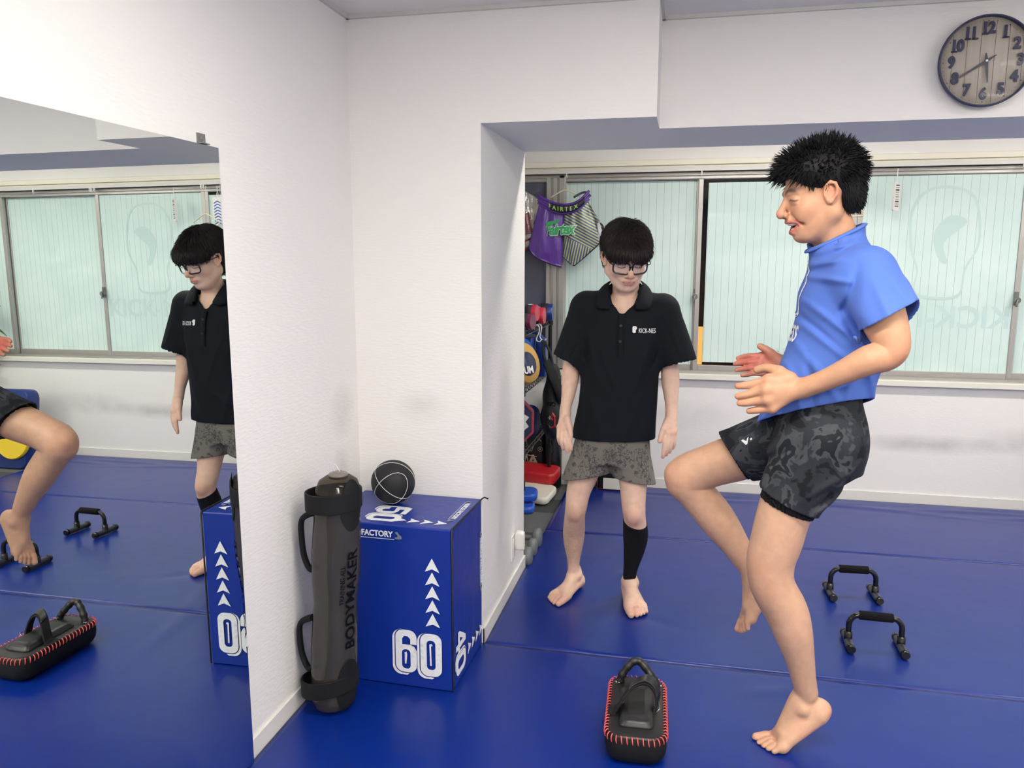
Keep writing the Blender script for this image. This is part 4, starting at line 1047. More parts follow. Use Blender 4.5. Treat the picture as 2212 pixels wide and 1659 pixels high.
# grey dumbbells on the carpet strip beside the mat
M_db = mat('dumbbell_grey', (112,116,120), .45)
for i, (x, y) in enumerate(((-.800, 4.02), (-.800, 3.89), (-.800, 3.76))):
    e = empty('dumbbell', (x, y, -.0195), 0, 'grey vinyl dumbbell on the carpet, ' + ['farthest from the outlet','middle one of three','nearest to the outlet'][i], 'dumbbell', 'row of grey dumbbells on the carpet strip')
    r = .049 if i else .055
    for s_ in (-1, 1):
        m = MB(); m.lathe([(.002,-.022),(r*.72,-.022),(r,-.012),(r,.012),(r*.72,.022),(.002,.022)], 28, 0, Matrix.Translation((s_*.066-.012,0,r+.0005)) @ Matrix.Rotation(math.pi/2, 4, 'Y')); m.build('weight_head', M_db, e)
    m = MB(); m.cyl((-.072,0,r), (.048,0,r), .014, 14); m.build('handle', M_db, e)

# kick pads leaning on the window wall behind the standing man
e = empty('thai_pad', (-.455, 5.165, .0005), 0, 'white and black kick pad with red stitching standing against the window wall', 'kick pad')
m = MB(); m.rings([[(x, .0+y, z) for x, y in rrect(0, 0, .185, .10, .03, 5)] for z in (.0,.012,.09)], 0, True, True); m.build('pad_foam', M_blackm, e)
m = MB(); m.box(-.052,.085,-.056,-.046,.010,.085); m.build('white_panel', M_wl, e, bevel=.003)
m = MB(); m.box(-.060,.060,-.052,.03,.090,.128); m.build('black_band', M_blackm, e, bevel=.006)
m = MB(); m.rings([[(x, y, z) for x, y in rrect(0, -.012, w_, .07, .02, 4)] for z, w_ in ((.128,.125),(.165,.085),(.215,.036))], 0, True, True); m.build('white_top', M_wl, e)
m = MB(); m.box(-.040,.032,-.052,-.0475,.140,.172); m.build('paper_label', M_print, e)
m = MB(); m.tube([(.0+.012*math.cos(a), -.053, .156+.012*math.sin(a)) for a in np.linspace(0, 2*math.pi, 20, endpoint=False)], .0022, 6, loop=True); m.build('red_ring', M_redp, e)
for k in range(16):
    m = MB(); x = -.088+.176*k/15; m.tube([(x,-.052,.006),(x+.004,-.0525,.014)], .0016, 5); m.build('stitch', M_coral, e)
e = empty('thai_pad', (-.640, 5.165, .0005), 0, 'black kick pad with red stitching beside the white one at the window wall', 'kick pad')
m = MB(); m.rings([[(x, y, z) for x, y in rrect(0, 0, w_, .10, .03, 5)] for z, w_ in ((.0,.16),(.02,.17),(.11,.17),(.14,.15))], 0, True, True); m.build('pad_foam', M_blackm, e)
for k in range(12):
    m = MB(); z = .02+.10*k/11; m.tube([(.083,-.040,z),(.080,-.048,z+.004)], .0018, 5); m.build('stitch', M_coral, e)

# ================================================================ THINGS HANGING FROM THE CURTAIN RAIL
def satin(name, rgb, rough=.32, metal=0): return mat(name, rgb, rough, metal=metal, spec=.6, bump=(14,.9,(1,1,.35)), bdist=.02)
M_purple = satin('satin_purple', (84,44,140)); M_darkw = mat('waist_dark', (28,26,44), .6)
def striped():
    m = satin('satin_purple_green', (92,50,140)); nt = m.node_tree; b = nt.nodes['Principled BSDF']; tc = nt.nodes.new('ShaderNodeTexCoord')
    def wave(rot, sc):
        mp = nt.nodes.new('ShaderNodeMapping'); mp.inputs['Rotation'].default_value = (0, rot, 0); nt.links.new(tc.outputs['Object'], mp.inputs[0])
        w_ = nt.nodes.new('ShaderNodeTexWave'); w_.bands_direction = 'Z'; w_.inputs['Scale'].default_value = sc; w_.inputs['Distortion'].default_value = .4; nt.links.new(mp.outputs[0], w_.inputs[0]); return w_.outputs['Fac']
    sp = nt.nodes.new('ShaderNodeSeparateXYZ'); nt.links.new(tc.outputs['Object'], sp.inputs[0])
    sel = nt.nodes.new('ShaderNodeMath'); sel.operation = 'LESS_THAN'; ad = nt.nodes.new('ShaderNodeMath'); ad.operation = 'MULTIPLY_ADD'; nt.links.new(sp.outputs[0], ad.inputs[0]); ad.inputs[1].default_value = .45; nt.links.new(sp.outputs[2], ad.inputs[2])
    nt.links.new(ad.outputs[0], sel.inputs[0]); sel.inputs[1].default_value = -.235
    mx = nt.nodes.new('ShaderNodeMix'); nt.links.new(sel.outputs[0], mx.inputs[0]); nt.links.new(wave(math.radians(-28), 19), mx.inputs[2]); nt.links.new(wave(math.radians(78), 19), mx.inputs[3])
    gt = nt.nodes.new('ShaderNodeMath'); gt.operation = 'GREATER_THAN'; nt.links.new(mx.outputs[0], gt.inputs[0]); gt.inputs[1].default_value = .62
    cm = nt.nodes.new('ShaderNodeMix'); cm.data_type = 'RGBA'; nt.links.new(gt.outputs[0], cm.inputs[0]); cm.inputs[6].default_value = lin((88,48,136)); cm.inputs[7].default_value = lin((150,196,86))
    nt.links.new(cm.outputs[2], b.inputs['Base Color']); return m
M_strip = striped()
M_hang = mat('hanger_cream', (226,218,186), .4)
def hanger(c, w_, label, rz=0, wire=True, parts=None):
    e = empty('clothes_hanger', c, rz, label, 'clothes hanger')
    m = MB(); m.tube(catmull([(-.004,0,-.088),(0,0,-.055),(0,0,-.012),(.004,0,.004),(-.004,0,.012),(-.012,0,.006)], 5), .0018, 7); m.build('hook', M_chrome if wire else M_hang, e)
    m = MB(); m.tube(catmull([(-w_/2,0,-.135),(-w_/4,0,-.108),(0,0,-.090),(w_/4,0,-.108),(w_/2,0,-.135)], 6), .0062, 8, flat=.7); m.build('shoulder_bar', M_hang, e)
    if parts == 'bar':
        m = MB(); m.tube(catmull([(-w_/2,0,-.135),(-w_/2-.022,0,-.15),(-w_/2-.012,0,-.168),(-w_/2+.02,0,-.170),(w_/2-.02,0,-.170),(w_/2+.012,0,-.168),(w_/2+.022,0,-.15),(w_/2,0,-.135)], 5), .0042, 8); m.build('trouser_bar', M_hang, e)
    return e
hanger((-.792, 5.19, 2.049), .19, 'cream plastic hanger holding the purple shorts at the curtain rail')
# purple fight shorts: a hollow soft body, waistband, piping, script lettering
def fight_shorts(c, label, mats, mirror=1):
    e = empty('fight_shorts', c, 0, label, 'shorts')
    return e
e = fight_shorts((-.790, 5.150, 1.90), 'purple satin fight shorts with green stripes and green script lettering on a hanger', None)
def puff(x, z): return .030+.010*math.sin(x*60+z*12)*.6+.008*math.sin(x*110-z*30)
def cloth_panel(name, outline_top, outline_bot, m_, nx=28, nz=30, depth=.035, seam=.0, y0=0, pleat=.006, fr=150):
    """panel between an upper and a lower edge curve, bulging towards the room, closed at the back"""
    T_ = catmull([(p[0], 0, p[1]) for p in outline_top], 10); B_ = catmull([(p[0], 0, p[1]) for p in outline_bot], 10)
    def samp(C, t):
        f = t*(len(C)-1); i = min(int(f), len(C)-2); return C[i].lerp(C[i+1], f-i)
    vs = []; 
    for side in (1, -1):
        for j in range(nz+1):
            v = j/nz
            for i in range(nx+1):
                u = i/nx; p = samp(T_, u).lerp(samp(B_, u), v)
                b = math.sin(math.pi*u)**.6*(.35+.65*math.sin(math.pi*min(1, v*.75+.15)))
                fold = pleat*math.sin(u*fr*.12+math.sin(v*5)*1.4)*(1-.35*v)+.4*pleat*math.sin(u*23-v*9)
                vs.append((p.x, y0-(depth*b+fold*math.sin(math.pi*u))*side*(1 if side > 0 else .5), p.z))
    n1 = (nx+1)*(nz+1); fs = []
    for s_ in (0, 1):
        for j in range(nz):
            for i in range(nx):
                a = s_*n1+j*(nx+1)+i; q = (a, a+1, a+nx+2, a+nx+1); fs.append(q if s_ else q[::-1])
    for i in range(nx):
        a, b = nz*(nx+1)+i, nz*(nx+1)+i+1; fs.append((a, b, n1+b, n1+a)); a, b = i, i+1; fs.append((b, a, n1+a, n1+b))
    for j in range(nz):
        a, b = j*(nx+1), (j+1)*(nx+1); fs.append((b, a, n1+a, n1+b)); a, b = j*(nx+1)+nx, (j+1)*(nx+1)+nx; fs.append((a, b, n1+b, n1+a))
    mb = MB(); mb.add(vs, fs, 0, True); return mb.build(name, m_, e)
# coordinates relative to (-.790, 1.90): x right, z up
cloth_panel('left_leg', [(-.165,-.020),(-.10,-.055),(-.003,-.085)], [(-.235,-.300),(-.19,-.362),(-.10,-.405),(-.016,-.430)], M_purple)
cloth_panel('right_leg', [(-.003,-.085),(.07,-.072),(.150,-.010)], [(-.006,-.362),(.030,-.395),(.064,-.420),(.15,-.350),(.240,-.262)], M_strip)
cloth_panel('side_panel', [(.135,-.025),(.165,-.035)], [(.238,-.262),(.248,-.180),(.222,-.170)], M_strip, nx=10, nz=16, depth=.02, y0=.015)
cloth_panel('slit_lining', [(.205,-.150),(.228,-.152)], [(.222,-.262),(.246,-.215)], mat('lining_white', (206,204,212), .5), nx=8, nz=8, depth=.012, y0=-.005)
m = MB()
wb_ = catmull([(-.172,0,.002),(-.13,-.02,-.028),(-.06,-.035,-.058),(.0,-.04,-.068),(.06,-.035,-.060),(.11,-.02,-.030),(.155,0,.020)], 8)
for k in range(4): m.tube([p+Vector((0,.002*k,.017*k-.022)) for p in wb_], .0088, 8)
m.build('waistband', M_purple, e)
m = MB(); m.ribbon([p+Vector((0,-.0095,.000)) for p in wb_[13:44]], (0,-.1,1), .044, .004); m.build('waist_label', M_darkw, e)
vs, fs = text_mesh('FAIRTEX', .040, .0006, .0004, sx=.86, space=1.55); out = []
M_lime = mat('print_lime', (158,206,92), .5); xs = [p.x for p in wb_]
for v in vs:
    x = v.x*1.0-.004; i = min(range(len(xs)), key=lambda k: abs(xs[k]-x)); i = max(1, min(len(xs)-2, i)); a, b = (wb_[i-1], wb_[i]) if x < xs[i] else (wb_[i], wb_[i+1]); t = (x-a.x)/(b.x-a.x) if b.x != a.x else 0; p = a.lerp(b, t)
    out.append((x, p.y-.0128+v.z, p.z+v.y))
mb = MB(); mb.add(out, fs); mb.build('lettering', M_lime, e)
m = MB(); m.tube(catmull([(.060,0,.010),(.10,.02,.035),(.135,.015,.040),(.160,0,.015)], 6), .012, 8, flat=.6); m.build('back_waist', mat('waist_grey', (60,58,78), .6), e)
M_green = mat('script_green', (56,160,100), .35); M_gw = mat('script_outline', (226,236,228), .5)
vs, fs = text_mesh('Fairtex', .098, .0032, .001, sx=.80, shear=.25, space=.88); vs2, fs2 = text_mesh('Fairtex', .098, .0066, .001, sx=.80, shear=.25, space=.88)
def curvey(v, dy): 
    x, z = v.x-.028, v.y-.195+v.x*.05; b = .045 if abs(x) < .12 else .03
    return (x, -b-dy+v.z-.010*math.sin(x*22+1), z)
mb = MB(); mb.add([curvey(v, .0) for v in vs2], fs2); mb.build('script_outline', M_gw, e)
mb = MB(); mb.add([curvey(v, .0022) for v in vs], fs); fl_, ff_ = flat_mesh([[(-.055,.052),(.045,.066),(.028,.045),(-.02,.033),(-.050,.030)]], .001); mb.add([curvey(Vector((v.x-.035, v.y, v.z)), .003) for v in fl_], ff_); mb.build('script_lettering', M_green, e)
for nm, P, m_ in (('hem_piping', [(-.235,-.300),(-.19,-.364),(-.10,-.408),(-.016,-.432)], M_darkw), ('hem_piping', [(-.006,-.364),(.030,-.398),(.066,-.423)], M_darkw), ('hem_piping', [(.066,-.422),(.15,-.353),(.242,-.262),(.250,-.180),(.225,-.150)], M_darkw)):
    m = MB(); m.tube([p+Vector((0,-.012*math.sin(math.pi*i/30),0)) for i, p in enumerate(catmull([(x, 0, z) for x, z in P], 8))], .0042, 6); m.build(nm, m_, e)
# silver shorts half hidden behind the pillar
hanger((-1.16, 5.19, 2.049), .19, 'cream hanger behind the pillar edge holding the silver shorts')
e = fight_shorts((-1.15, 5.205, 1.93), 'crinkled silver fight shorts with dark red lettering, half hidden by the pillar', None)
M_silver = satin('silver_lame', (176,174,170), .25, .7)
nt = M_silver.node_tree
for n in nt.nodes:
    if n.type == 'TEX_NOISE': n.inputs['Scale'].default_value = 45
cloth_panel('front', [(-.13,.03),(.0,-.03),(.08,.03),(.200,-.040)], [(-.16,-.35),(-.02,-.38),(.07,-.36),(.160,-.28)], M_silver, depth=.018)
m = MB()
for P in ([(.07,-.14),(.115,-.11),(.14,-.24),(.085,-.26),(.07,-.14)], [(.095,-.13),(.11,-.25)], [(.085,-.30),(.135,-.275),(.15,-.31),(.10,-.35),(.08,-.31)]):
    m.tube([(x, -.026, z) for x, z in P], .0055, 6)
m.build('lettering', mat('dark_red', (140,24,36), .4), e)

def swing_tag(c, label, rz, stripes_rgb, w_, h_, blue=False):
    e = empty('hanging_tag', c, rz, label, 'hanging tag')
    m = MB(); m.tube([(.006*math.cos(a), 0, -.062+.018*math.sin(a)) for a in np.linspace(0, 2*math.pi, 16, endpoint=False)], .0018, 6, loop=True); m.tube([(0,0,.0),(0,0,-.044)], .0030, 6); m.build('tag_loop', M_hookw, e)
    m = MB(); m.rings([[(x, y, z-.080-h_/2) for x, z in rrect(0, 0, w_, h_, .008, 3)] for y in (-.007, .007)], 0, True, True, False); m.build('tag_card', M_plast, e, bevel=.001)
    st = mat('tag_stripe', stripes_rgb, .5)
    if not blue:
        m = MB()
        for k, t in enumerate((.010,.004,.012,.003,.003,.006,.003,.011,.005,.009)): z = -.098-k*.0135; m.box(-w_*.28, w_*.30, -.0082, -.0072, z-t*.35, z+t*.35); m.box(-w_*.28, w_*.30, .0072, .0082, z-t*.35, z+t*.35)
        m.build('tag_stripes', st, e)
    else:
        m = MB()
        for k in range(8):
            z = -.115-k*.021
            for s_ in (-1, 1):
                M = Matrix.Translation((s_*w_*.18,-.0078,z)) @ Matrix.Rotation(s_*math.radians(28), 4, 'Y'); m.box(-w_*.19, w_*.19, -.0008, .0008, -.0038, .0038, 0, M)
        m.build('tag_stripes', st, e)
    return e
swing_tag((1.190, 5.212, 2.052), 'white plastic tag with black bars hanging from the curtain rail over the right pane', math.radians(38), (70,66,62), .050, .165)
swing_tag((.832, 5.207, 2.052), 'white card with blue chevrons hanging at the rail, seen in the mirror', math.radians(4), (50,96,176), .085, .165, True)
hanger((.905, 5.16, 1.945), .165, 'empty cream hanger behind the laughing man, hung from a hook at the window frame', 0, False, 'bar')
m = MB(); m.tube([(.897,5.163,1.955),(.897,5.17,2.052)], .0016, 6); o = m.build('hanger_cord', M_hookw); tag(o, 'thin white cord carrying the empty hanger below the rail', 'cord')
e = empty('peg_clip', (.80, 5.19, 1.70), 0, 'white pegs clipped to a cord at the window frame, seen in the mirror', 'clothes peg')
m = MB(); m.tube([(0,0,-.13),(0,0,.36)], .0014, 6); m.build('cord', M_hookw, e)
m = MB(); m.tube(catmull([(-.028,0,.02),(-.018,0,-.05),(0,0,-.02),(.010,0,-.06),(.030,0,.02)], 5), .0055, 6); m.tube(catmull([(-.005,0,.10),(-.016,0,.06),(-.004,0,.02),(.004,0,.03)], 5), .0045, 6); m.build('peg', M_hookw, e)
# rail runners
m = MB()
e = None
for i, x in enumerate((-.79, .06, .945, .965, 1.86, 1.885, 1.90, 1.5+.9)):
    m = MB(); m.box(x-.004, x+.004, YF-.060, YF-.048, 2.046, 2.066); m.tube([(x+.005*math.cos(a), YF-.054, 2.041+.005*math.sin(a)) for a in np.linspace(0, 2*math.pi, 10, endpoint=False)], .0014, 5, loop=True)
    o = m.build('rail_runner', M_hookw); tag(o, 'small white curtain rail runner '+['above the purple shorts','above the post between the first two panes','left one beside the blue chevron card','right one beside the blue chevron card','left of three near the right window latch','middle of three near the right window latch','right of three near the right window latch','at the far right window, seen in the mirror'][i], 'rail runner', 'runners in the curtain rail')
# torn wallpaper by the far baseboard, a small wrinkle
# ================================================================ THINGS SEEN ONLY IN THE MIRROR
e = empty('target_shield', (2.60, 4.86, -.02), 0, 'blue foam target shield with a yellow disc leaning near the windows, seen in the mirror', 'target shield')
M_sh = Matrix.Rotation(math.radians(-8), 4, 'X')
m = MB(); m.rings([[M_sh @ Vector((x, y, z+.30)) for x, z in rrect(0, 0, .56-i, .60-i, .06, 5)] for y, i in ((-.045,.02),(-.03,0),(.06,0),(.075,.02))], 0, True, True); m.build('shield_body', mat('shield_blue', (24,48,116), .4), e)
F = M_sh @ frame((-.165,-.050,.225), (1,0,0), (0,0,1))
m = MB(); P = [(.15*math.cos(a), .15*math.sin(a)) for a in np.linspace(0, 2*math.pi, 48, endpoint=False)]
P[:] = [(x, y) if not (abs(x-.02) < .016 and y > .0) else (x, y) for x, y in P]
m.rings([[F @ Vector((x*k, y*k, z)) for x, y in P] for k, z in ((1,0),(1,.018),(.95,.026))], 0, True, True); m.build('yellow_disc', mat('yellow_vinyl', (236,204,52), .4), e)
e = empty('potted_plant', (2.99, 5.08, -.02), 0, 'tall potted plant with long glossy green leaves at the right end of the windows', 'plant')
m = MB(); m.lathe([(.02,0),(.085,.0),(.11,.20),(.115,.22),(.10,.22),(.09,.19),(.02,.19)], 28); m.build('pot', mat('pot_grey', (120,118,112), .6), e)
m = MB(); m.tube(catmull([(0,0,.18),(.01,.005,.5),(-.015,0,.9),(.0,0,1.35)], 8), .013, 8); m.build('stem', mat('stem_brown', (92,78,58), .7), e)
M_leaf = mat('leaf_green', (52,84,46), .35, noise=(12,(84,120,62),.35,.7)); rg = random.Random(9)
for k in range(34):
    a = rg.uniform(0, 6.28); z = rg.uniform(.85, 1.62); L_ = rg.uniform(.26, .46) if z < 1.45 else .24; up = rg.uniform(.1, .5)
    if math.sin(a) > .3: L_ *= .5
    d = Vector((math.cos(a), math.sin(a), 0)); s0 = Vector((0,0,z-.08)); mid = [s0+d*L_*t+Vector((0,0,up*L_*t-L_*.75*t*t)) for t in np.linspace(0, 1, 9)]
    sd = Vector((-d.y, d.x, 0)); m = MB(); vs = []
    for i, p in enumerate(mid): w_ = .030*math.sin(math.pi*min(1, (i/8)*.93+.05))**.8+.001; vs += [p-sd*w_+Vector((0,0,.004)), p, p+sd*w_+Vector((0,0,.004))]
    m.add(vs, [(3*i+j, 3*i+j+1, 3*i+j+4, 3*i+j+3) for i in range(8) for j in (0, 1)], 0, True); m.build('leaf', M_leaf, e)
# joints and outlines of the two men in metres: (x, y, z, radius)
MAN = {'A': {'edges': {'V': (-0.268, 3.31, 1.2853, 0.0),
                 'bandbot': (-0.2089, 3.42, 0.0827, 0.0),
                 'bandlogo': (-0.1756, 3.34, 0.3475, 0.0),
                 'bandtopL': (-0.2319, 3.36, 0.3827, 0.0),
                 'bandtopR': (-0.1407, 3.36, 0.4104, 0.0),
                 'bandtopc': (-0.1815, 3.33, 0.3672, 0.0),
                 'colL': (-0.3676, 3.32, 1.3197, 0.0),
                 'colR': (-0.1653, 3.32, 1.3225, 0.0),
                 'crotch': (-0.3138, 3.42, 0.6544, 0.0),
                 'dL': (-0.5122, 3.43, 1.259, 0.0),
                 'dR': (-0.0378, 3.43, 1.2671, 0.0),
                 'logo': (-0.1646, 3.32, 1.227, 0.0),
                 'neckL': (-0.3402, 3.45, 1.4279, 0.0),
                 'neckR': (-0.1977, 3.44, 1.4291, 0.0),
                 'pitL': (-0.433, 3.43, 1.1189, 0.0),
                 'pitR': (-0.1106, 3.43, 1.1173, 0.0),
                 'shL': (-0.4369, 3.43, 1.3762, 0.0),
                 'shR': (-0.0948, 3.43, 1.3679, 0.0),
                 'shortLb': (-0.4981, 3.42, 0.5546, 0.0),
                 'shortLo': (-0.526, 3.42, 0.6064, 0.0),
                 'shortMb': (-0.3361, 3.42, 0.5391, 0.0),
                 'shortR1': (-0.2751, 3.42, 0.5577, 0.0),
                 'shortRo': (-0.1182, 3.42, 0.5779, 0.0),
                 'shortTopR': (-0.1241, 3.42, 0.7126, 0.0),
                 'slLi': (-0.4325, 3.43, 1.0843, 0.0),
                 'slLo': (-0.5618, 3.43, 1.1053, 0.0),
                 'slRi': (-0.1017, 3.43, 1.0816, 0.0),
                 'slRo': (0.0142, 3.42, 1.1474, 0.0)},
       'head': (-0.2546, 3.365, 1.5128, 0.0),
       'hem': [(-0.4748, 3.4, 0.747, 0.0), (-0.1199, 3.4, 0.7339, 0.0)],
       'larm': [(-0.0776, 3.43, 1.3096, 0.0529), (-0.069, 3.43, 1.2174, 0.0472), (-0.0674, 3.44, 1.0973, 0.0367), (-0.0607, 3.445, 1.0065, 0.0389),
                (-0.0538, 3.42, 0.9301, 0.0298), (-0.0514, 3.4, 0.8672, 0.0218)],
       'lhand_k': [(-0.0715, 3.36, 0.7959, 0.0128), (-0.0577, 3.355, 0.7896, 0.0128), (-0.0443, 3.36, 0.7912, 0.0128), (-0.0351, 3.37, 0.7995, 0.0118)],
       'lhand_t': [[(-0.0734, 3.335, 0.7551, 0.0098), (-0.076, 3.33, 0.7201, 0.009), (-0.079, 3.33, 0.6917, 0.0082)],
                   [(-0.0598, 3.335, 0.7518, 0.0098), (-0.0628, 3.335, 0.7236, 0.009), (-0.0661, 3.34, 0.7001, 0.0082)],
                   [(-0.0467, 3.345, 0.7542, 0.0098), (-0.0498, 3.345, 0.73, 0.009), (-0.0531, 3.35, 0.7105, 0.0083)],
                   [(-0.0338, 3.36, 0.7636, 0.009), (-0.035, 3.36, 0.7413, 0.0083), (-0.0403, 3.365, 0.7237, 0.0075)]],
       'lhand_th': [(-0.0672, 3.375, 0.8332, 0.0148), (-0.0811, 3.35, 0.8056, 0.0128), (-0.0897, 3.34, 0.7793, 0.011), (-0.0947, 3.335, 0.7581, 0.0098)],
       'lhand_w': (-0.0509, 3.395, 0.8541, 0.0228),
       'lleg': [(-0.2128, 3.42, 0.6663, 0.0853), (-0.2053, 3.4, 0.578, 0.0648), (-0.202, 3.38, 0.5003, 0.0546), (-0.1973, 3.36, 0.444, 0.0504),
                (-0.1923, 3.36, 0.4024, 0.0474), (-0.1886, 3.4, 0.315, 0.0512), (-0.1937, 3.41, 0.2467, 0.0433), (-0.2084, 3.42, 0.1484, 0.028),
                (-0.2131, 3.42, 0.0867, 0.025)],
       'neck': [(-0.2617, 3.44, 1.3222, 0.0596), (-0.2568, 3.4, 1.4122, 0.0528)],
       'rarm': [(-0.444, 3.43, 1.3103, 0.0542), (-0.4749, 3.43, 1.2092, 0.0485), (-0.483, 3.44, 1.096, 0.0377), (-0.493, 3.445, 1.0168, 0.0399),
                (-0.4986, 3.42, 0.9335, 0.0306), (-0.5092, 3.4, 0.8641, 0.0214)],
       'rhand_k': [(-0.482, 3.332, 0.7988, 0.0131), (-0.4953, 3.327, 0.7889, 0.0131), (-0.5104, 3.332, 0.7912, 0.0131), (-0.5243, 3.342, 0.7968, 0.0122)],
       'rhand_t': [[(-0.4785, 3.298, 0.7579, 0.01), (-0.4714, 3.293, 0.7347, 0.0092), (-0.4671, 3.293, 0.7123, 0.0084)],
                   [(-0.4911, 3.288, 0.7513, 0.0104), (-0.4868, 3.288, 0.7248, 0.0096), (-0.4812, 3.293, 0.7054, 0.0087)],
                   [(-0.5082, 3.293, 0.7555, 0.0101), (-0.5038, 3.293, 0.731, 0.0093), (-0.5003, 3.298, 0.7135, 0.0085)],
                   [(-0.5228, 3.308, 0.7639, 0.0093), (-0.5206, 3.308, 0.7454, 0.0085), (-0.5171, 3.313, 0.7299, 0.0077)]],
       'rhand_th': [(-0.4927, 3.347, 0.8323, 0.0142), (-0.4778, 3.317, 0.8021, 0.0121), (-0.4703, 3.302, 0.779, 0.011), (-0.4703, 3.297, 0.7575, 0.0096)],
       'rhand_w': (-0.5082, 3.395, 0.8485, 0.0224),
       'rleg': [(-0.4123, 3.42, 0.6553, 0.0822), (-0.4223, 3.41, 0.5832, 0.0659), (-0.4446, 3.4, 0.4995, 0.0536), (-0.452, 3.385, 0.4352, 0.0484),
                (-0.4576, 3.385, 0.392, 0.0454), (-0.467, 3.43, 0.3047, 0.0494), (-0.4696, 3.44, 0.2417, 0.0443), (-0.47, 3.45, 0.1648, 0.0297),
                (-0.4701, 3.455, 0.1159, 0.0266)],
       'torso': {'chest': (-0.2672, 3.43, 1.1634, 0.0),
                 'hip': (-0.2996, 3.43, 0.7115, 0.0),
                 'shoulders': (-0.2606, 3.43, 1.3069, 0.0),
                 'waist': (-0.2874, 3.43, 0.8987, 0.0)}},
 'B': {'chin': (0.2945, 2.44, 1.5714, 0.0),
       'ear': (0.3736, 2.37, 1.696, 0.0),
       'edges': {'b1': (0.5367, 2.5, 1.1412, 0.0),
                 'b2': (0.5666, 2.5, 1.2087, 0.0),
                 'b3': (0.5347, 2.5, 1.585, 0.0),
                 'b4': (0.5599, 2.4, 1.4936, 0.0),
                 'b5': (0.5453, 2.45, 1.5384, 0.0),
                 'b7': (0.491, 2.45, 0.9432, 0.0),
                 'b8': (0.427, 2.42, 0.8513, 0.0),
                 'butt': (0.5319, 2.5, 0.9974, 0.0),
                 'emb': (0.3285, 2.46, 1.4386, 0.0),
                 'f1': (0.3347, 2.5, 1.4917, 0.0),
                 'f2': (0.3212, 2.5, 1.4057, 0.0),
                 'f3': (0.3136, 2.5, 1.327, 0.0),
                 'f4': (0.3029, 2.5, 1.2542, 0.0),
                 'f5': (0.2764, 2.5, 1.2, 0.0),
                 'f6': (0.2443, 2.5, 1.1134, 0.0),
                 'fb': (0.2377, 2.66, 0.791, 0.0),
                 'ft': (0.1197, 2.65, 0.9428, 0.0),
                 'ftop': (0.1818, 2.62, 0.9969, 0.0),
                 'hem3': (0.3833, 2.3, 1.1413, 0.0),
                 'hemb': (0.5314, 2.5, 1.1046, 0.0),
                 'hemf': (0.2229, 2.5, 1.0506, 0.0),
                 'hemf2': (0.2913, 2.44, 1.0439, 0.0),
                 'neckb': (0.4848, 2.5, 1.6221, 0.0),
                 'neckf': (0.337, 2.5, 1.543, 0.0),
                 'sb': (0.3977, 2.42, 0.7752, 0.0),
                 'sbl': (0.3862, 2.4, 0.7665, 0.0),
                 'sf': (0.2179, 2.4, 0.8451, 0.0),
                 'sfl': (0.2301, 2.4, 0.8129, 0.0),
                 'slf': (0.4501, 2.24, 1.334, 0.0),
                 'slmid': (0.5107, 2.22, 1.3766, 0.0),
                 'text': (0.323, 2.43, 1.303, 0.0),
                 'tip': (0.5778, 2.25, 1.4261, 0.0),
                 'vlogo': (0.169, 2.58, 0.9742, 0.0),
                 'wb': (0.5084, 2.5, 1.0812, 0.0)},
       'eye': (0.2636, 2.4, 1.6861, 0.0),
       'farfoot': [(0.2617, 2.7, 0.4074, 0.035), (0.2771, 2.715, 0.3654, 0.0304), (0.249, 2.7, 0.3523, 0.0303), (0.2286, 2.69, 0.3125, 0.0255),
                   (0.2063, 2.68, 0.281, 0.0192), (0.1943, 2.675, 0.2685, 0.0144)],
       'farm': [(0.4437, 2.66, 1.4473, 0.0725), (0.4477, 2.72, 1.3122, 0.0568), (0.4331, 2.72, 1.1988, 0.0452), (0.367, 2.7, 1.1842, 0.0361),
                (0.3201, 2.69, 1.1811, 0.0301)],
       'fh_k': [(0.2450, 2.68, 1.2060, 0.0125), (0.2370, 2.672, 1.1890, 0.0125), (0.2380, 2.665, 1.1720, 0.0122), (0.2450, 2.658, 1.1570, 0.0115)],
       'fh_t': [[(.2085,2.680,1.2065,.0095),(.1850,2.672,1.2045,.0088),(.1670,2.662,1.2000,.0076)], [(.2030,2.670,1.1880,.0096),(.1780,2.660,1.1860,.0088),(.1580,2.652,1.1830,.0076)],
       [(.2050,2.662,1.1695,.0094),(.1820,2.652,1.1670,.0086),(.1630,2.644,1.1640,.0074)], [(.2160,2.655,1.1530,.0086),(.1970,2.646,1.1500,.0080),(.1810,2.638,1.1480,.0068)]],
       'fh_th': [(0.2914, 2.67, 1.1964, 0.0195), (0.2685, 2.665, 1.216, 0.0164), (0.2545, 2.66, 1.2297, 0.0127), (0.2339, 2.66, 1.2412, 0.0105)],
       'fh_w': (0.3138, 2.685, 1.1816, 0.0301),
       'fleg': [(0.3867, 2.59, 0.9684, 0.105), (0.2449, 2.64, 0.909, 0.084), (0.1787, 2.67, 0.8672, 0.078), (0.0879, 2.69, 0.825, 0.0721),
                (0.0191, 2.7, 0.7793, 0.0745), (0.0486, 2.7, 0.732, 0.0634), (0.1229, 2.7, 0.6418, 0.0618), (0.183, 2.7, 0.5605, 0.0491), (0.2371, 2.7, 0.477, 0.0365),
                (0.2544, 2.7, 0.4335, 0.0333)],
       'foot': {'ankle': (0.4091, 2.44, 0.1768, 0.0),
                'ball1': (0.3211, 2.53, -0.0173, 0.0),
                'ball5': (0.3907, 2.4, 0.0423, 0.0),
                'heel': (0.4534, 2.46, 0.1239, 0.0),
                'mid': (0.3835, 2.45, 0.089, 0.0),
                'toes': [(0.2954, 2.5, -0.0251, 0.0), (0.2957, 2.46, -0.0143, 0.0), (0.305, 2.43, -0.0018, 0.0), (0.3195, 2.41, 0.0052, 0.0),
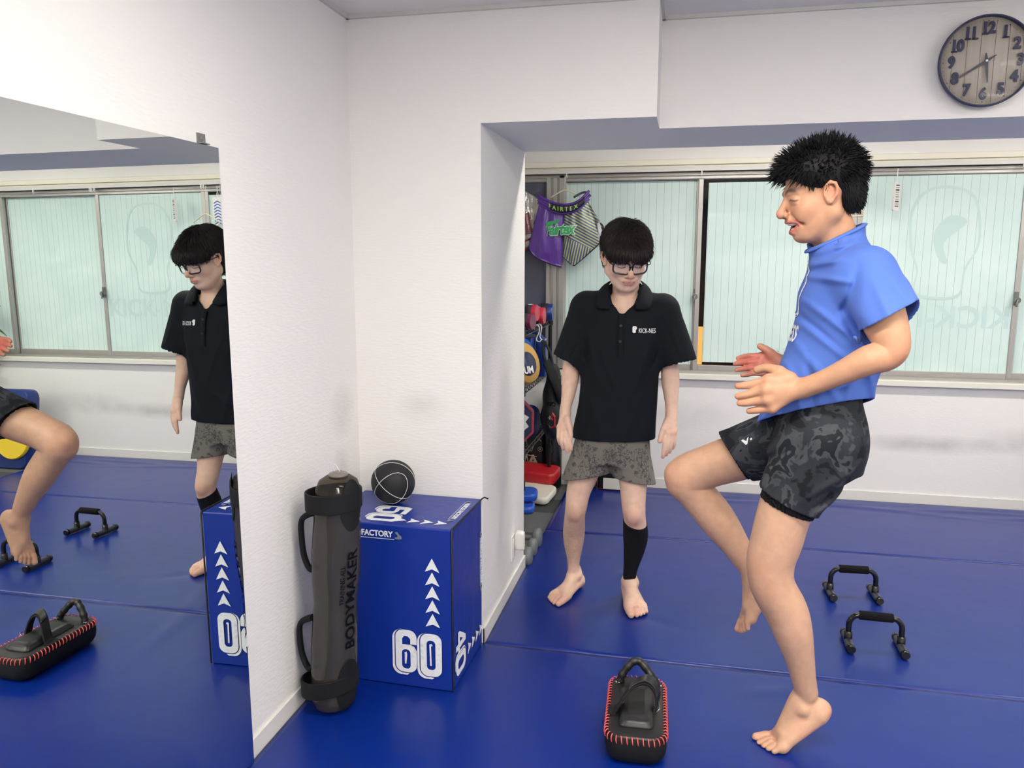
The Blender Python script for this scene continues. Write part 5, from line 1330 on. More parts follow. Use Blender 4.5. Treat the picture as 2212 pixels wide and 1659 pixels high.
                         (0.3355, 2.385, 0.0174, 0.0)]},
       'head': (0.3584, 2.45, 1.7115, 0.0),
       'narm': [(0.4704, 2.34, 1.4689, 0.0708), (0.4911, 2.28, 1.4092, 0.0617), (0.5118, 2.24, 1.345, 0.0534), (0.5276, 2.22, 1.295, 0.041),
                (0.5125, 2.22, 1.2704, 0.0399), (0.4739, 2.22, 1.2583, 0.0401), (0.4225, 2.24, 1.2258, 0.0334), (0.3709, 2.27, 1.192, 0.029),
                (0.3225, 2.3, 1.1651, 0.0283)],
       'neck': [(0.4199, 2.48, 1.5586, 0.0778), (0.3767, 2.46, 1.6369, 0.0691)],
       'nh_k': [(0.2327, 2.31, 1.1814, 0.0169), (0.2255, 2.3, 1.1563, 0.0169), (0.2293, 2.3, 1.1301, 0.0169), (0.2434, 2.305, 1.1059, 0.0157)],
       'nh_t': [[(0.199, 2.32, 1.1708, 0.0125), (0.1718, 2.325, 1.1637, 0.0112), (0.1494, 2.33, 1.1595, 0.0093)],
                [(0.1943, 2.31, 1.1456, 0.0125), (0.1698, 2.315, 1.1372, 0.0112), (0.15, 2.32, 1.1316, 0.0093)],
                [(0.198, 2.31, 1.1205, 0.0125), (0.1759, 2.315, 1.1147, 0.0112), (0.156, 2.32, 1.1117, 0.0093)],
                [(0.2192, 2.31, 1.0987, 0.0118), (0.1996, 2.315, 1.0942, 0.0105), (0.1825, 2.32, 1.0899, 0.0086)]],
       'nh_th': [(0.2869, 2.31, 1.1885, 0.0194), (0.2597, 2.33, 1.2045, 0.017), (0.2286, 2.35, 1.2114, 0.0132), (0.2036, 2.365, 1.2033, 0.0114)],
       'nh_w': (0.3099, 2.305, 1.1599, 0.0284),
       'nleg': [(0.385, 2.42, 1.0, 0.105), (0.3473, 2.41, 0.8981, 0.088), (0.3064, 2.4, 0.7821, 0.0775), (0.2868, 2.4, 0.687, 0.0751), (0.2729, 2.4, 0.6172, 0.07),
                (0.2806, 2.4, 0.5441, 0.0661), (0.3248, 2.41, 0.4606, 0.065), (0.3484, 2.41, 0.397, 0.0581), (0.3747, 2.42, 0.307, 0.0442), (0.3906, 2.43, 0.239, 0.0375),
                (0.4048, 2.44, 0.1850, 0.0345)],
       'nose': (0.2391, 2.43, 1.6393, 0.0),
       'torso': {'belly': (0.4115, 2.5, 1.218, 0.0),
                 'chest': (0.4536, 2.5, 1.4383, 0.0),
                 'nb': (0.4215, 2.5, 1.5456, 0.0),
                 'pelvis': (0.4108, 2.5, 1.0058, 0.0),
                 'rib': (0.4347, 2.5, 1.3292, 0.0),
                 'sh': (0.4541, 2.5, 1.5122, 0.0),
                 'waist': (0.4038, 2.5, 1.1265, 0.0)}}}
# ---------------------------------------------------------------- more primitives
def table(rows, n=80):
    """rows of (z, cx, cy, a, b) -> smooth interpolation table"""
    R = np.array(sorted(rows), float); z = np.linspace(R[0,0], R[-1,0], n)
    out = [z]
    for c in range(1, R.shape[1]):
        m = np.gradient(R[:, c], R[:, 0]); i = np.clip(np.searchsorted(R[:, 0], z)-1, 0, len(R)-2)
        h = R[i+1, 0]-R[i, 0]; t = (z-R[i, 0])/h
        out.append((2*t**3-3*t**2+1)*R[i, c]+(t**3-2*t**2+t)*h*m[i]+(-2*t**3+3*t**2)*R[i+1, c]+(t**3-t**2)*h*m[i+1])
    return out
def loft(s, rows, k=.02, op='u', grow=0.0):
    """upright body section: elliptical slices; a along x, b along y"""
    T = table(rows); z0, z1 = T[0][0], T[0][-1]
    def fn(P):
        z = np.clip(P[:, 2], z0, z1); cx = np.interp(z, T[0], T[1]); cy = np.interp(z, T[0], T[2]); a = np.interp(z, T[0], T[3])+grow; b = np.interp(z, T[0], T[4])+grow
        x = (P[:, 0]-cx); y = (P[:, 1]-cy)
        k0 = np.sqrt((x/a)**2+(y/b)**2); k1 = np.sqrt((x/a**2)**2+(y/b**2)**2)
        d = np.where(k0 < 1e-3, -np.minimum(a, b), k0*(k0-1)/np.maximum(k1, 1e-6))
        e = np.maximum(P[:, 2]-z1, z0-P[:, 2])
        return np.where(e > 0, np.sqrt(np.maximum(d, 0)**2+e**2), np.maximum(d, e))
    R = np.array(rows); lo = [(R[:,1]-R[:,3]).min(), (R[:,2]-R[:,4]).min(), z0]; hi = [(R[:,1]+R[:,3]).max(), (R[:,2]+R[:,4]).max(), z1]
    return s._add(op, fn, lo, hi, k)
def shell(s, t):
    s.ops.append(('h', None, None, None, t)); return s
_old_eval = SDF.eval
def _eval(s, P, lo, hi):
    if not any(o[0] == 'h' for o in s.ops): return _old_eval(s, P, lo, hi)
    i = [o[0] for o in s.ops].index('h')
    a = SDF(); a.ops = s.ops[:i]; d = _old_eval(a, P, lo, hi)
    if d is None: return None
    d = np.maximum(d, -(d+s.ops[i][4]))
    a.ops = [('u', lambda q: d, np.array([-9.]*3), np.array([9.]*3), 0)]+s.ops[i+1:]
    return _old_eval(a, P, lo, hi)
SDF.eval = _eval
def cut(s, p, n, R, k=.0, c=None):
    """remove what lies on the n side of p within distance R of c"""
    p = np.array(p, float); n = np.array(n, float); n /= np.linalg.norm(n); c = p if c is None else np.array(c, float)
    return s._add('s', lambda P: np.maximum(-((P-p) @ n), np.sqrt(((P-c)**2).sum(1))-R), c-R, c+R, k)
def seg_dist(P, a, b):
    a = np.array(a, float); b = np.array(b, float); ba = b-a
    t = np.clip(((P-a) @ ba)/(ba @ ba), 0, 1); return np.sqrt((((P-a)-t[:, None]*ba)**2).sum(1)), t
def folds(L, noise=0.0015, nf=22, seed=1, side=None):
    """L: (a, b, height, width) ridges (height<0: valleys) in the cloth"""
    r = np.random.RandomState(seed); W_ = r.normal(0, nf, (7, 3)); ph = r.uniform(0, 6.28, 7)
    def fn(P):
        e = np.zeros(len(P))
        Pf = P.copy(); Pf[:, 1] = 0
        for (a, b, h, w_) in L:
            a = (a[0], 0, a[2]); b = (b[0], 0, b[2])
            d, t = seg_dist(Pf, a, b); q = h*np.exp(-(d/w_)**2)*(.35+.65*np.sin(np.pi*np.clip(t*.9+.05, 0, 1)))
            if side is not None: q = q*np.clip((side-P[:, 1])/.05, 0, 1)
            e -= q
        if noise: e += noise*np.sin(P @ W_.T+ph).sum(1)/2.5
        return e
    return fn

def garment_parts(s):
    i = [o[0] for o in s.ops].index('h'); a = SDF(); a.ops = s.ops[:i]; return a, s.ops[i][4], [o for o in s.ops[i+1:] if o[0] == 's']
def tuck(V, garments):
    """keep the body just inside the cloth wherever the cloth covers it"""
    for s, mask in garments:
        a, t, cuts = garment_parts(s); m = mask(V)
        for o in cuts: m &= o[1](V) > .001
        idx = np.nonzero(m)[0]; P = V[idx].copy(); big = np.array([9.]*3)
        ev = lambda q: _old_eval(a, q, -big, big)
        for it in range(3):
            d = ev(P); k = np.nonzero((d > -(t+.004)) & (d < .035))[0]
            if len(k) == 0: break
            q = P[k]; e = .002; g = np.stack([ev(q+np.eye(3)[j]*e)-ev(q-np.eye(3)[j]*e) for j in range(3)], 1)
            g /= np.maximum(np.linalg.norm(g, axis=1), 1e-9)[:, None]
            P[k] = q-g*(d[k]+t+.005)[:, None]
        V[idx] = P
    return V
def near_chain(V, pts, r):
    m = np.zeros(len(V), bool)
    for a, b in zip(pts[:-1], pts[1:]): m |= seg_dist(V, a[:3], b[:3])[0] < r
    return m
def stick(vs, s, off, n=4):
    """wrap print vertices onto the cloth"""
    i = [o[0] for o in s.ops].index('h'); a = SDF(); a.ops = s.ops[:i]; P = np.array([tuple(v) for v in vs], float); big = np.array([9.]*3)
    ev = lambda q: _old_eval(a, q, -big, big)
    for _ in range(n):
        g = np.stack([ev(P+np.eye(3)[j]*.002)-ev(P-np.eye(3)[j]*.002) for j in range(3)], 1); g /= np.maximum(np.linalg.norm(g, axis=1), 1e-9)[:, None]
        P = P-g*(ev(P)-off)[:, None]
    return [tuple(p) for p in P]
def grow_roots(s, V, n, rg, keep=None):
    idx = [rg.randrange(len(V)) for _ in range(n)]; P = V[idx]; big = np.array([9.]*3); e = .003
    g = np.stack([_old_eval(s, P+np.eye(3)[j]*e, -big, big)-_old_eval(s, P-np.eye(3)[j]*e, -big, big) for j in range(3)], 1)
    g /= np.maximum(np.linalg.norm(g, axis=1), 1e-9)[:, None]
    return P, g
def hand(s, w_, K, T, th, palm=.014, kf=.004):
    """five fingers: K knuckles, T finger joints, th thumb chain"""
    for i, kn in enumerate(K): s.cone(w_[:3], kn[:3], w_[3]*.8, max(kn[3], palm*.85), .012)
    for a, b in zip(K[:-1], K[1:]): s.cone(a[:3], b[:3], a[3], b[3], .008)
    for kn, t in zip(K, T): s.chain([kn]+list(t), kf)
    s.cone(th[0][:3], th[1][:3], th[0][3], th[1][3], .012); s.chain(th[1:], kf)
    s.cone(th[0][:3], K[0][:3], th[0][3]*.8, K[0][3]*.9, .012)

def frame3(f, u):
    f = np.array(f, float); f /= np.linalg.norm(f); u = np.array(u, float); u = u-f*(u @ f); u /= np.linalg.norm(u)
    return f, np.cross(u, f), u       # forward, left, up
def foot(s, O, f, u, outer, sc=1.0, bend=0.0):
    """outer=+1: the little toe lies on the left of f"""
    f, l, u = frame3(f, u); O = np.array(O, float); l = l*outer
    cb, sb = math.cos(bend), math.sin(bend)
    def p(a, b, c):
        if a > .118 and bend:
            da, dc = a-.118, c-.008; a, c = .118+da*cb-dc*sb, .008+da*sb+dc*cb
        return O+(f*a+l*b+u*c)*sc
    C = lambda a, b, ra, rb, k=.015: s.cone(p(*a), p(*b), ra*sc, rb*sc, k)
    C((-.036,0,.030), (-.030,0,.034), .029, .029); C((-.035,.002,.045), (-.012,0,.095), .020, .019)
    C((-.02,.0,.036), (.085,.006,.030), .029, .022); C((.002,-.002,.078), (.10,-.010,.030), .030, .017)
    C((-.02,.012,.024), (.112,.030,.017), .023, .016); C((.01,-.012,.034), (.122,-.024,.020), .022, .019)
    C((.10,-.022,.018), (.108,.028,.014), .017, .014)
    C((.0,.022,.066), (.002,.022,.064), .012, .012, .02); C((.004,-.022,.072), (.006,-.022,.070), .012, .012, .02)
    C((.120,-.027,.018), (.150,-.028,.0165), .0165, .0145, .006); C((.150,-.028,.0165), (.176,-.026,.0135), .0145, .0125, .004)
    for (y, a0, a1, a2, r) in ((-.0055,.124,.150,.171,.0092), (.0095,.120,.144,.162,.0088), (.0235,.114,.136,.152,.0084), (.0365,.104,.124,.139,.0082)):
        C((a0,y,.018), (a1,y+.001,.0195), r+.002, r, .006); C((a1,y+.001,.0195), (a2,y+.002,.0095), r, r*.95, .004)

def head(s, c, f, u, sc, smile=False):
    f, l, u = frame3(f, u); c = np.array(c, float); R = np.stack([f, l, u], 1)
    P = lambda a, b, d: c+(f*a+l*b+u*d)*sc
    E = lambda q, r, k=.02, op='u': s.ell(P(*q), np.array(r)*sc, k, op, R)
    def C(a, b, ra, rb, k=.01, op='u'): s.cone(P(*a), P(*b), ra*sc, rb*sc, k, op)
    E((-.018,0,.036), (.094,.076,.080), .02)
    E((.028,0,-.030), (.060,.062,.084), .03)
    C((.062,0,-.086), (.066,0,-.090), .021, .020, .02)                       # chin
    for g in (-1, 1):
        C((-.002,g*.054,-.052), (.052,g*.018,-.088), .017, .020, .022)       # jaw
        C((-.004,g*.056,-.01), (-.002,g*.054,-.052), .018, .016, .025)
        E((.052,g*.040,-.026), (.022,.022,.019), .022)                       # cheekbone
        C((.079,g*.014,.019), (.068,g*.040,.020), .0095, .009, .014)         # brow
        E((.090,g*.032,-.001), (.014,.017,.009), .012, 's')                  # socket
        E((.072,g*.031,-.001), (.0125,.0155,.0115), .006)                    # eye under its lid
        C((.0805,g*.019,.0035), (.0765,g*.044,.002), .0030, .0028, .008)      # upper lid fold
        C((.0785,g*.020,-.009), (.074,g*.042,-.0075), .003, .003, .010)      # lower lid
    C((.080,0,.012), (.106,0,-.024), .0075, .0090, .010)                     # nose
    C((.106,0,-.026), (.1065,0,-.029), .0108, .0105, .006)
    for g in (-1, 1):
        C((.096,g*.0125,-.033), (.094,g*.013,-.034), .0082, .008, .006)
        C((.0975,g*.0068,-.0415), (.0985,g*.0062,-.037), .0032, .0028, .002, 's')
    E((.072,0,-.056), (.022,.030,.024), .015)                                # muzzle
    if smile:
        for g in (-1, 1):
            E((.058,g*.036,-.040), (.020,.017,.022), .014)                   # lifted cheek
            C((.089,g*.018,-.036), (.066,g*.037,-.062), .0042, .0034, .010, 's')
        E((.080,0,-.0640), (.037,.0310,.0128), .003, 's')
        C((.0925,-.010,-.0505), (.0925,.010,-.0505), .0048, .0048, .004); C((.0925,.010,-.0505), (.074,.029,-.0560), .0046, .003, .004); C((.0925,-.010,-.0505), (.074,-.029,-.0560), .0046, .003, .004)
        C((.086,-.010,-.0790), (.086,.010,-.0790), .0062, .0062, .005); C((.086,.010,-.0790), (.073,.029,-.060), .0056, .003, .004); C((.086,-.010,-.0790), (.073,-.029,-.060), .0056, .003, .004)
    else:
        C((.0925,-.008,-.0555), (.0925,.008,-.0555), .0045, .0045, .006); C((.0925,.008,-.0555), (.084,.022,-.060), .0043, .002, .006); C((.0925,-.008,-.0555), (.084,-.022,-.060), .0043, .002, .006)
        C((.090,-.009,-.065), (.090,.009,-.065), .0060, .0060, .006); C((.090,.009,-.065), (.082,.021,-.062), .0055, .002, .006); C((.090,-.009,-.065), (.082,-.021,-.062), .0055, .002, .006)
    for g in (-1, 1):                                                        # ears
        E((.001,g*.0755,-.006), (.0165,.0065,.0262), .006)
        E((.004,g*.0845,-.006), (.009,.006,.015), .004, 's')
        pts = [(.008,.079,.015),(-.001,.085,.0215),(-.011,.089,.0155),(-.014,.089,.002),(-.009,.086,-.013),(.002,.080,-.024),(.009,.077,-.023)]
        for a, b in zip(pts[:-1], pts[1:]): C((a[0],g*a[1],a[2]), (b[0],g*b[1],b[2]), .0040, .0040, .004)
        C((.006,g*.079,-.0255), (.004,g*.079,-.024), .0056, .0054, .005)
    return P, R

def local(V, c, R, sc): return ((V-np.array(c)) @ R)/sc
def mixc(c, col, w_):
    w_ = np.clip(w_, 0, 1)[:, None]; return c*(1-w_)+np.array(lin(col)[:3])*w_
def polyd(L, pts):
    d = np.full(len(L), 9.0)
    for a, b in zip(pts[:-1], pts[1:]): d = np.minimum(d, seg_dist(L, a, b)[0])
    return d
def face_colors(C, V, c, R, sc, lip, smile, brow=(40,30,28)):
    L3 = local(V, c, R, sc); fr = L3[:, 0] > .045
    L = L3*np.array([.25, 1, 1])
    polyd = lambda q, pts: globals()['polyd'](q, [(p[0]*.25, p[1], p[2]) for p in pts])
    near = (np.abs(L3) < .16).all(1)
    for g in (-1, 1):
        d = polyd(L, [(.082,g*.012,.020), (.084,g*.026,.0265), (.070,g*.046,.022)])
        C = mixc(C, brow, np.where(near & fr, np.clip(1.25-d/.0062, 0, 1)*.85, 0))
        if smile: d = polyd(L, [(.083,g*.018,-.002), (.085,g*.030,.0025), (.075,g*.047,-.003)])
        else: d = polyd(L, [(.083,g*.018,-.0045), (.084,g*.030,-.0075), (.074,g*.046,-.005)])
        C = mixc(C, (46,34,32), np.where(near & fr, np.clip(1.5-d/.0021, 0, 1)*.9, 0))
        d = np.sqrt(((L3-np.array([.06, g*.044, -.03]))**2).sum(1)); C = mixc(C, (222,140,118), np.where(near, np.exp(-(d/.024)**2)*.28, 0))
        d = np.sqrt(((L3-np.array([-.01, g*.085, -.006]))**2).sum(1)); C = mixc(C, (214,126,104), np.where(near, np.exp(-(d/.024)**2)*.45, 0))
    d = np.sqrt(((L3-np.array([.108, 0, -.03]))**2).sum(1)); C = mixc(C, (216,134,112), np.where(near, np.exp(-(d/.02)**2)*.4, 0))
    if smile:
        d = np.minimum(polyd(L, [(.076,-.029,-.056),(.095,-.010,-.051),(.095,.010,-.051),(.076,.029,-.056)]), polyd(L, [(.075,-.029,-.060),(.090,-.010,-.079),(.090,.010,-.079),(.075,.029,-.060)])*.8)
        C = mixc(C, lip, np.where(near & fr, np.clip(1.6-d/.0045, 0, 1)*.9, 0))
        ins = near & (((L3-np.array([.084,0,-.064]))/np.array([.032,.0275,.012]))**2).sum(1).__lt__(1.25)
        C = mixc(C, (96,36,34), ins*1.0*(d > .005))
    else:
        d = np.minimum(polyd(L, [(.084,-.02,-.0595),(.096,-.007,-.0555),(.096,.007,-.0555),(.084,.02,-.0595)]), polyd(L, [(.084,-.018,-.063),(.094,-.008,-.0655),(.094,.008,-.0655),(.084,.018,-.063)])*.8)
        C = mixc(C, lip, np.where(near & fr, np.clip(1.5-d/.0042, 0, 1)*.75, 0))
        d = polyd(L, [(.088,-.022,-.0612),(.097,0,-.0600),(.088,.022,-.0612)]); C = mixc(C, (110,52,50), np.where(near & fr, np.clip(1.4-d/.0016, 0, 1)*.8, 0))
    for g in (-1, 1):
        d = np.sqrt(((L3-np.array([.098, g*.0066, -.041]))**2).sum(1)); C = mixc(C, (70,36,32), np.where(near, np.exp(-(d/.0034)**2)*.9, 0))
    return C
def blobs(C, V, L, col):
    for (p, r, w_) in L:
        d = np.sqrt(((V-np.array(p))**2).sum(1)); C = mixc(C, col, np.exp(-(d/r)**2)*w_)
    return C
def skin_material(name, rough=.5, hairy=None):
    m = mat(name, (200,160,135), rough, spec=.4, bump=(420,.25), bdist=.0008, sss=.0)
    nt = m.node_tree; b = nt.nodes['Principled BSDF']
    a = nt.nodes.new('ShaderNodeVertexColor'); a.layer_name = 'Col'
    n = nt.nodes.new('ShaderNodeTexNoise'); n.inputs['Scale'].default_value = 38; n.inputs['Detail'].default_value = 5
    g = nt.nodes.new('ShaderNodeNewGeometry'); nt.links.new(g.outputs['Position'], n.inputs[0])
    mr = nt.nodes.new('ShaderNodeMapRange'); mr.inputs[1].default_value = .3; mr.inputs[2].default_value = .7; mr.inputs[3].default_value = .93; mr.inputs[4].default_value = 1.06
    nt.links.new(n.outputs['Fac'], mr.inputs[0])
    v = nt.nodes.new('ShaderNodeVectorMath'); v.operation = 'SCALE'; nt.links.new(a.outputs['Color'], v.inputs[0]); nt.links.new(mr.outputs[0], v.inputs['Scale'])
    nt.links.new(v.outputs[0], b.inputs['Base Color'])
    return m
M_skin = skin_material('skin')
M_hairA = mat('hair_dark_brown', (38,29,27), .45, spec=.5); M_hairB = mat('hair_black', (14,14,17), .6, spec=.25)
M_teeth = mat('teeth', (240,236,226), .25)
def strands(name, roots, parent, m, n=3, rad=.0011):
    """roots: list of point chains; each becomes a tapering lock"""
    V = []; F_ = []
    for pts, r0 in roots:
        N = len(pts); o = len(V)
        for i, p in enumerate(pts):
            t = (Vector(pts[min(i+1, N-1)])-Vector(pts[max(i-1, 0)])); t.normalize()
            a = t.orthogonal().normalized(); b = t.cross(a); r = r0*(1-(i/(N-1))**1.6*.92)
            for k in range(n):
                an = 2*math.pi*k/n; V.append(tuple(Vector(p)+(a*math.cos(an)+b*math.sin(an))*r))
        for i in range(N-1):
            for k in range(n):
                F_.append((o+i*n+k, o+i*n+(k+1) % n, o+(i+1)*n+(k+1) % n, o+(i+1)*n+k))
    me = bpy.data.meshes.new(name); me.from_pydata(V, [], F_); me.materials.append(m)
    me.polygons.foreach_set('use_smooth', [True]*len(me.polygons)); me.update()
    o = bpy.data.objects.new(name, me); COL.objects.link(o); o.parent = parent; o.matrix_parent_inverse = parent.matrix_basis.inverted()
    return o
def adopt(o, parent):
    o.parent = parent; o.matrix_parent_inverse = parent.matrix_basis.inverted(); return o
def join_into(dst, src):
    """append src mesh to dst (same material)"""
    bm = bmesh.new(); bm.from_mesh(dst.data); bm.from_mesh(src.data); bm.to_mesh(dst.data); bm.free()
    bpy.data.objects.remove(src)
# ================================================================ the man in the black polo shirt
A = MAN['A']
HC_A = (-.2575, 3.372, 1.527); SC_A = 1.12
yA, pA = math.radians(17), math.radians(23)
FA = (math.sin(yA)*math.cos(pA), -math.cos(yA)*math.cos(pA), -math.sin(pA)); UA = (math.sin(yA)*math.sin(pA), -math.cos(yA)*math.sin(pA), math.cos(pA))
PA, RA = head(SDF(), HC_A, FA, UA, SC_A, False)
personA = empty('person', (-.33, 3.43, 0), 0, 'young man in a black polo shirt and glasses standing with his head bowed', 'person')

# hair: a bowl-like fringe to the glasses, longer at the nape
def LA(a, b, c): return Vector(PA(a, b, c))
s = SDF(); C3 = np.array(HC_A)
s.ell(PA(-.020,0,.046), np.array((.108,.090,.088))*SC_A, .0, 'u', RA)
s.ell(PA(-.055,0,-.010), np.array((.062,.077,.068))*SC_A, .02, 'u', RA)
s.ell(PA(.052,0,.044), np.array((.064,.078,.046))*SC_A, .02, 'u', RA)
s.ell(PA(.085,0,-.044), np.array((.075,.058,.080))*SC_A, .006, 's', RA)
for g in (-1, 1): s.ell(PA(.014,g*.085,-.046), np.array((.044,.036,.072))*SC_A, .008, 's', RA)
s.ell(PA(-.01,0,-.105), np.array((.085,.09,.05))*SC_A, .01, 's', RA)
s.ell(PA(-.066,0,-.046), np.array((.036,.062,.052))*SC_A, .02, 'u', RA)
V, Q = s.mesh(.004)
hairA = np_mesh('hair', V, Q, M_hairA, personA, relax=1)
rg = random.Random(11); chains = []
R0, N0 = grow_roots(s, V, 5200, rg); big = np.array([9.]*3)
crown = PA(-.050,.012,.125); SOL = s
P = R0.copy(); D0 = P-crown; D0 += np.array([rg.gauss(0,.014) for _ in range(P.size)]).reshape(P.shape)
L0 = local(P, HC_A, RA, SC_A); steps = [P.copy()]
lens = np.array([rg.uniform(.30, 1.0) for _ in range(len(P))])*.0120
dn = -RA[:, 2]*1.0; lr = np.array([rg.uniform(.3, 2.2) for _ in range(len(P))])
for it in range(5):
    g = np.stack([_old_eval(SOL, P+np.eye(3)[j]*.003, -big, big)-_old_eval(SOL, P-np.eye(3)[j]*.003, -big, big) for j in range(3)], 1)
    g /= np.maximum(np.linalg.norm(g, axis=1), 1e-9)[:, None]
    d = D0/np.maximum(np.linalg.norm(D0, axis=1), 1e-9)[:, None]*.6+dn*.9; d -= g*(d*g).sum(1)[:, None]; d /= np.maximum(np.linalg.norm(d, axis=1), 1e-9)[:, None]
    P = P+d*lens[:, None]; e = _old_eval(SOL, P, -big, big)
    lift = (.0015+.0012*it)*lr
    out = e > .02
    P = np.where((e < .012)[:, None], P-g*(e-lift)[:, None], P); steps.append(P.copy())
steps = np.array(steps)
inn = (L0[:, 2] < -.02) & (L0[:, 0] > .0)
for i in range(len(R0)):
    if inn[i] or N0[i] @ RA[:, 2] < -.55: continue
    chains.append((catmull([tuple(q) for q in steps[:, i]], 2), rg.uniform(.0012, .0024)))
hs = strands('hair_locks', chains, personA, M_hairA); join_into(hairA, hs)

# polo shirt
s = SDF()
loft(s, [(.66,-.298,3.425,.182,.118),(.76,-.298,3.425,.181,.122),(.90,-.284,3.43,.172,.122),(1.02,-.276,3.43,.168,.122),(1.14,-.271,3.435,.168,.126),(1.24,-.266,3.44,.176,.118),(1.31,-.263,3.445,.165,.095),(1.365,-.262,3.45,.105,.07),(1.40,-.262,3.452,.070,.060)], .0)
s.cone((-.425,3.445,1.315), (-.105,3.445,1.312), .062, .062, .06)
s.cone((-.430,3.445,1.305), (-.502,3.445,1.065), .066, .080, .035, sq=((0,1,0),.92)); s.cone((-.098,3.445,1.300), (-.036,3.445,1.085), .066, .082, .035, sq=((0,1,0),.92))
fl = [((-.42,3.33,1.22),(-.36,3.32,1.02),.006,.014), ((-.14,3.33,1.20),(-.20,3.32,.98),.006,.014), ((-.40,3.31,.95),(-.34,3.30,.76),.006,.018), ((-.18,3.31,.93),(-.24,3.30,.76),.005,.018),
      ((-.44,3.36,1.13),(-.40,3.32,1.06),-.006,.010), ((-.11,3.35,1.13),(-.15,3.32,1.05),-.006,.010), ((-.36,3.31,1.16),(-.27,3.30,.95),.004,.012), ((-.30,3.30,.90),(-.44,3.34,.80),.005,.014), ((-.16,3.32,.84),(-.13,3.35,.74),.006,.014),
      ((-.47,3.38,1.25),(-.53,3.40,1.10),.005,.010),((-.07,3.38,1.25),(-.02,3.39,1.12),.005,.010),((-.45,3.37,1.16),(-.50,3.37,1.07),-.005,.009)]
s.warp(folds(fl, .0022, 16, 4, 3.43))
shell(s, .008)
cut(s, (-.298,3.42,.7445), (.03,-.045,-1), .4)
cut(s, (-.505,3.445,1.098), (-.28,.0,-.96), .095, c=(-.53,3.445,1.02)); cut(s, (-.040,3.445,1.112), (.42,.0,-.90), .095, c=(-.02,3.445,1.03))
s.cone((-.262,3.43,1.36), (-.260,3.43,1.46), .064, .080, .002, 's')
s.cone((-.266,3.32,1.285), (-.262,3.33,1.38), .004, .074, .003, 's')
s.cone((-.266,3.36,1.31), (-.262,3.40,1.40), .020, .070, .003, 's')
poloS = s; V, Q = s.mesh(.0035)
M_polo = mat('polo_black', (20,24,30), .8, spec=.15, bump=(900,.4), bdist=.0006)
polo = np_mesh('polo_shirt', V, Q, M_polo, personA, relax=1)
# collar: two folded leaves and the band round the neck
s = SDF()
ring = [(-.262+.066*math.cos(a), 3.440+.064*math.sin(a), 1.392+.026*math.sin(a)) for a in np.linspace(math.radians(-22), math.radians(202), 18)]
for a, b in zip(ring[:-1], ring[1:]): s.cone(a, b, .011, .011, .006)
V, Q = s.mesh(.003)
def leaf(g):
    P = [(-.262+g*.043, 3.350, 1.326), (-.262+g*.058, 3.384, 1.374), (-.262+g*.070, 3.43, 1.414), (-.262+g*.045, 3.495, 1.432),
         (-.262+g*.050, 3.332, 1.314), (-.262+g*.106, 3.345, 1.316), (-.262+g*.120, 3.42, 1.362), (-.262+g*.085, 3.520, 1.388)]
    m = MB(); top = [Vector(p) for p in P]; 
    rows = []
    for t in np.linspace(0, 1, 7):
        row = []
        for i in range(4):
            p = top[i].lerp(top[i+4], t); p += Vector((g*.007, -.008, .007))*math.sin(math.pi*min(t*.9+.1, 1)); row.append(p)
        rows.append(catmull(row, 5))
    m.rings(rows, 0, closed=False, cap=False)
    o = m.build('collar', M_polo, None); md = o.modifiers.new('t', 'SOLIDIFY'); md.thickness = .004; md.offset = 0
    return adopt(o, polo)
col = np_mesh('collar', V, Q, M_polo, polo, relax=1)
leaf(1); leaf(-1)
# placket: stitched strip with a button
def shirt_y(x, z):      # front surface of the polo
    T = table([(.66,-.298,3.425,.182,.118),(.76,-.298,3.425,.181,.122),(.90,-.284,3.43,.172,.122),(1.02,-.276,3.43,.168,.122),(1.14,-.271,3.435,.168,.126),(1.24,-.266,3.44,.176,.118),(1.31,-.263,3.445,.165,.095),(1.365,-.262,3.45,.105,.07)])
    cx, cy, a, b = [np.interp(z, T[0], T[i]) for i in (1,2,3,4)]
    return cy-b*math.sqrt(max(0, 1-min(.98, abs(x-cx)/a)**2))
m = MB(); m.ribbon([(-.268+.004*0, shirt_y(-.268, z)-.0035, z) for z in np.linspace(1.285, 1.12, 9)], (1,0,0), .026, .0035)
adopt(m.build('placket', M_polo), polo)
for z in (1.245, 1.18):
    m = MB(); y = shirt_y(-.268, z)-.006; m.cyl((-.268, y+.001, z), (-.268, y-.002, z), .0055, 14); adopt(m.build('button', mat('button_dark', (40,40,44), .3)), polo)
# chest logo: white boxing glove and the name of the gym
M_white = mat('print_white', (235,236,238), .6)
def on_shirt(name, vs, fs, x0, z0, yaw, parent, m, off=.005):
    out = []
    for v in vs:
        x = x0+v.x*math.cos(yaw); z = z0+v.y; out.append((x, shirt_y(x, z)-off-v.z, z))
    mb = MB(); mb.add(stick(out, poloS, .0022), fs); return adopt(mb.build(name, m), parent)
vs, fs = text_mesh('KICK-NES', .0270, .0004, 0, sx=.56, space=1.06)
vs = [Vector((v.x, v.y-v.x*.05, v.z)) for v in vs]
on_shirt('lettering', vs, fs, -.158, 1.2245, 0, polo, M_white, .008)
g = [(-.008,.006,0),(-.006,.013,0),(.002,.014,0),(.009,.011,0),(.0105,.002,0),(.006,-.003,0),(.006,-.013,0),(-.006,-.013,0),(-.0075,-.003,0)]
vs, fs = flat_mesh([[(p.x, p.y) for p in catmull(g, 4, True)]], .0006)
on_shirt('glove_emblem', vs, fs, -.2105, 1.2320, 0, polo, M_white, .008)

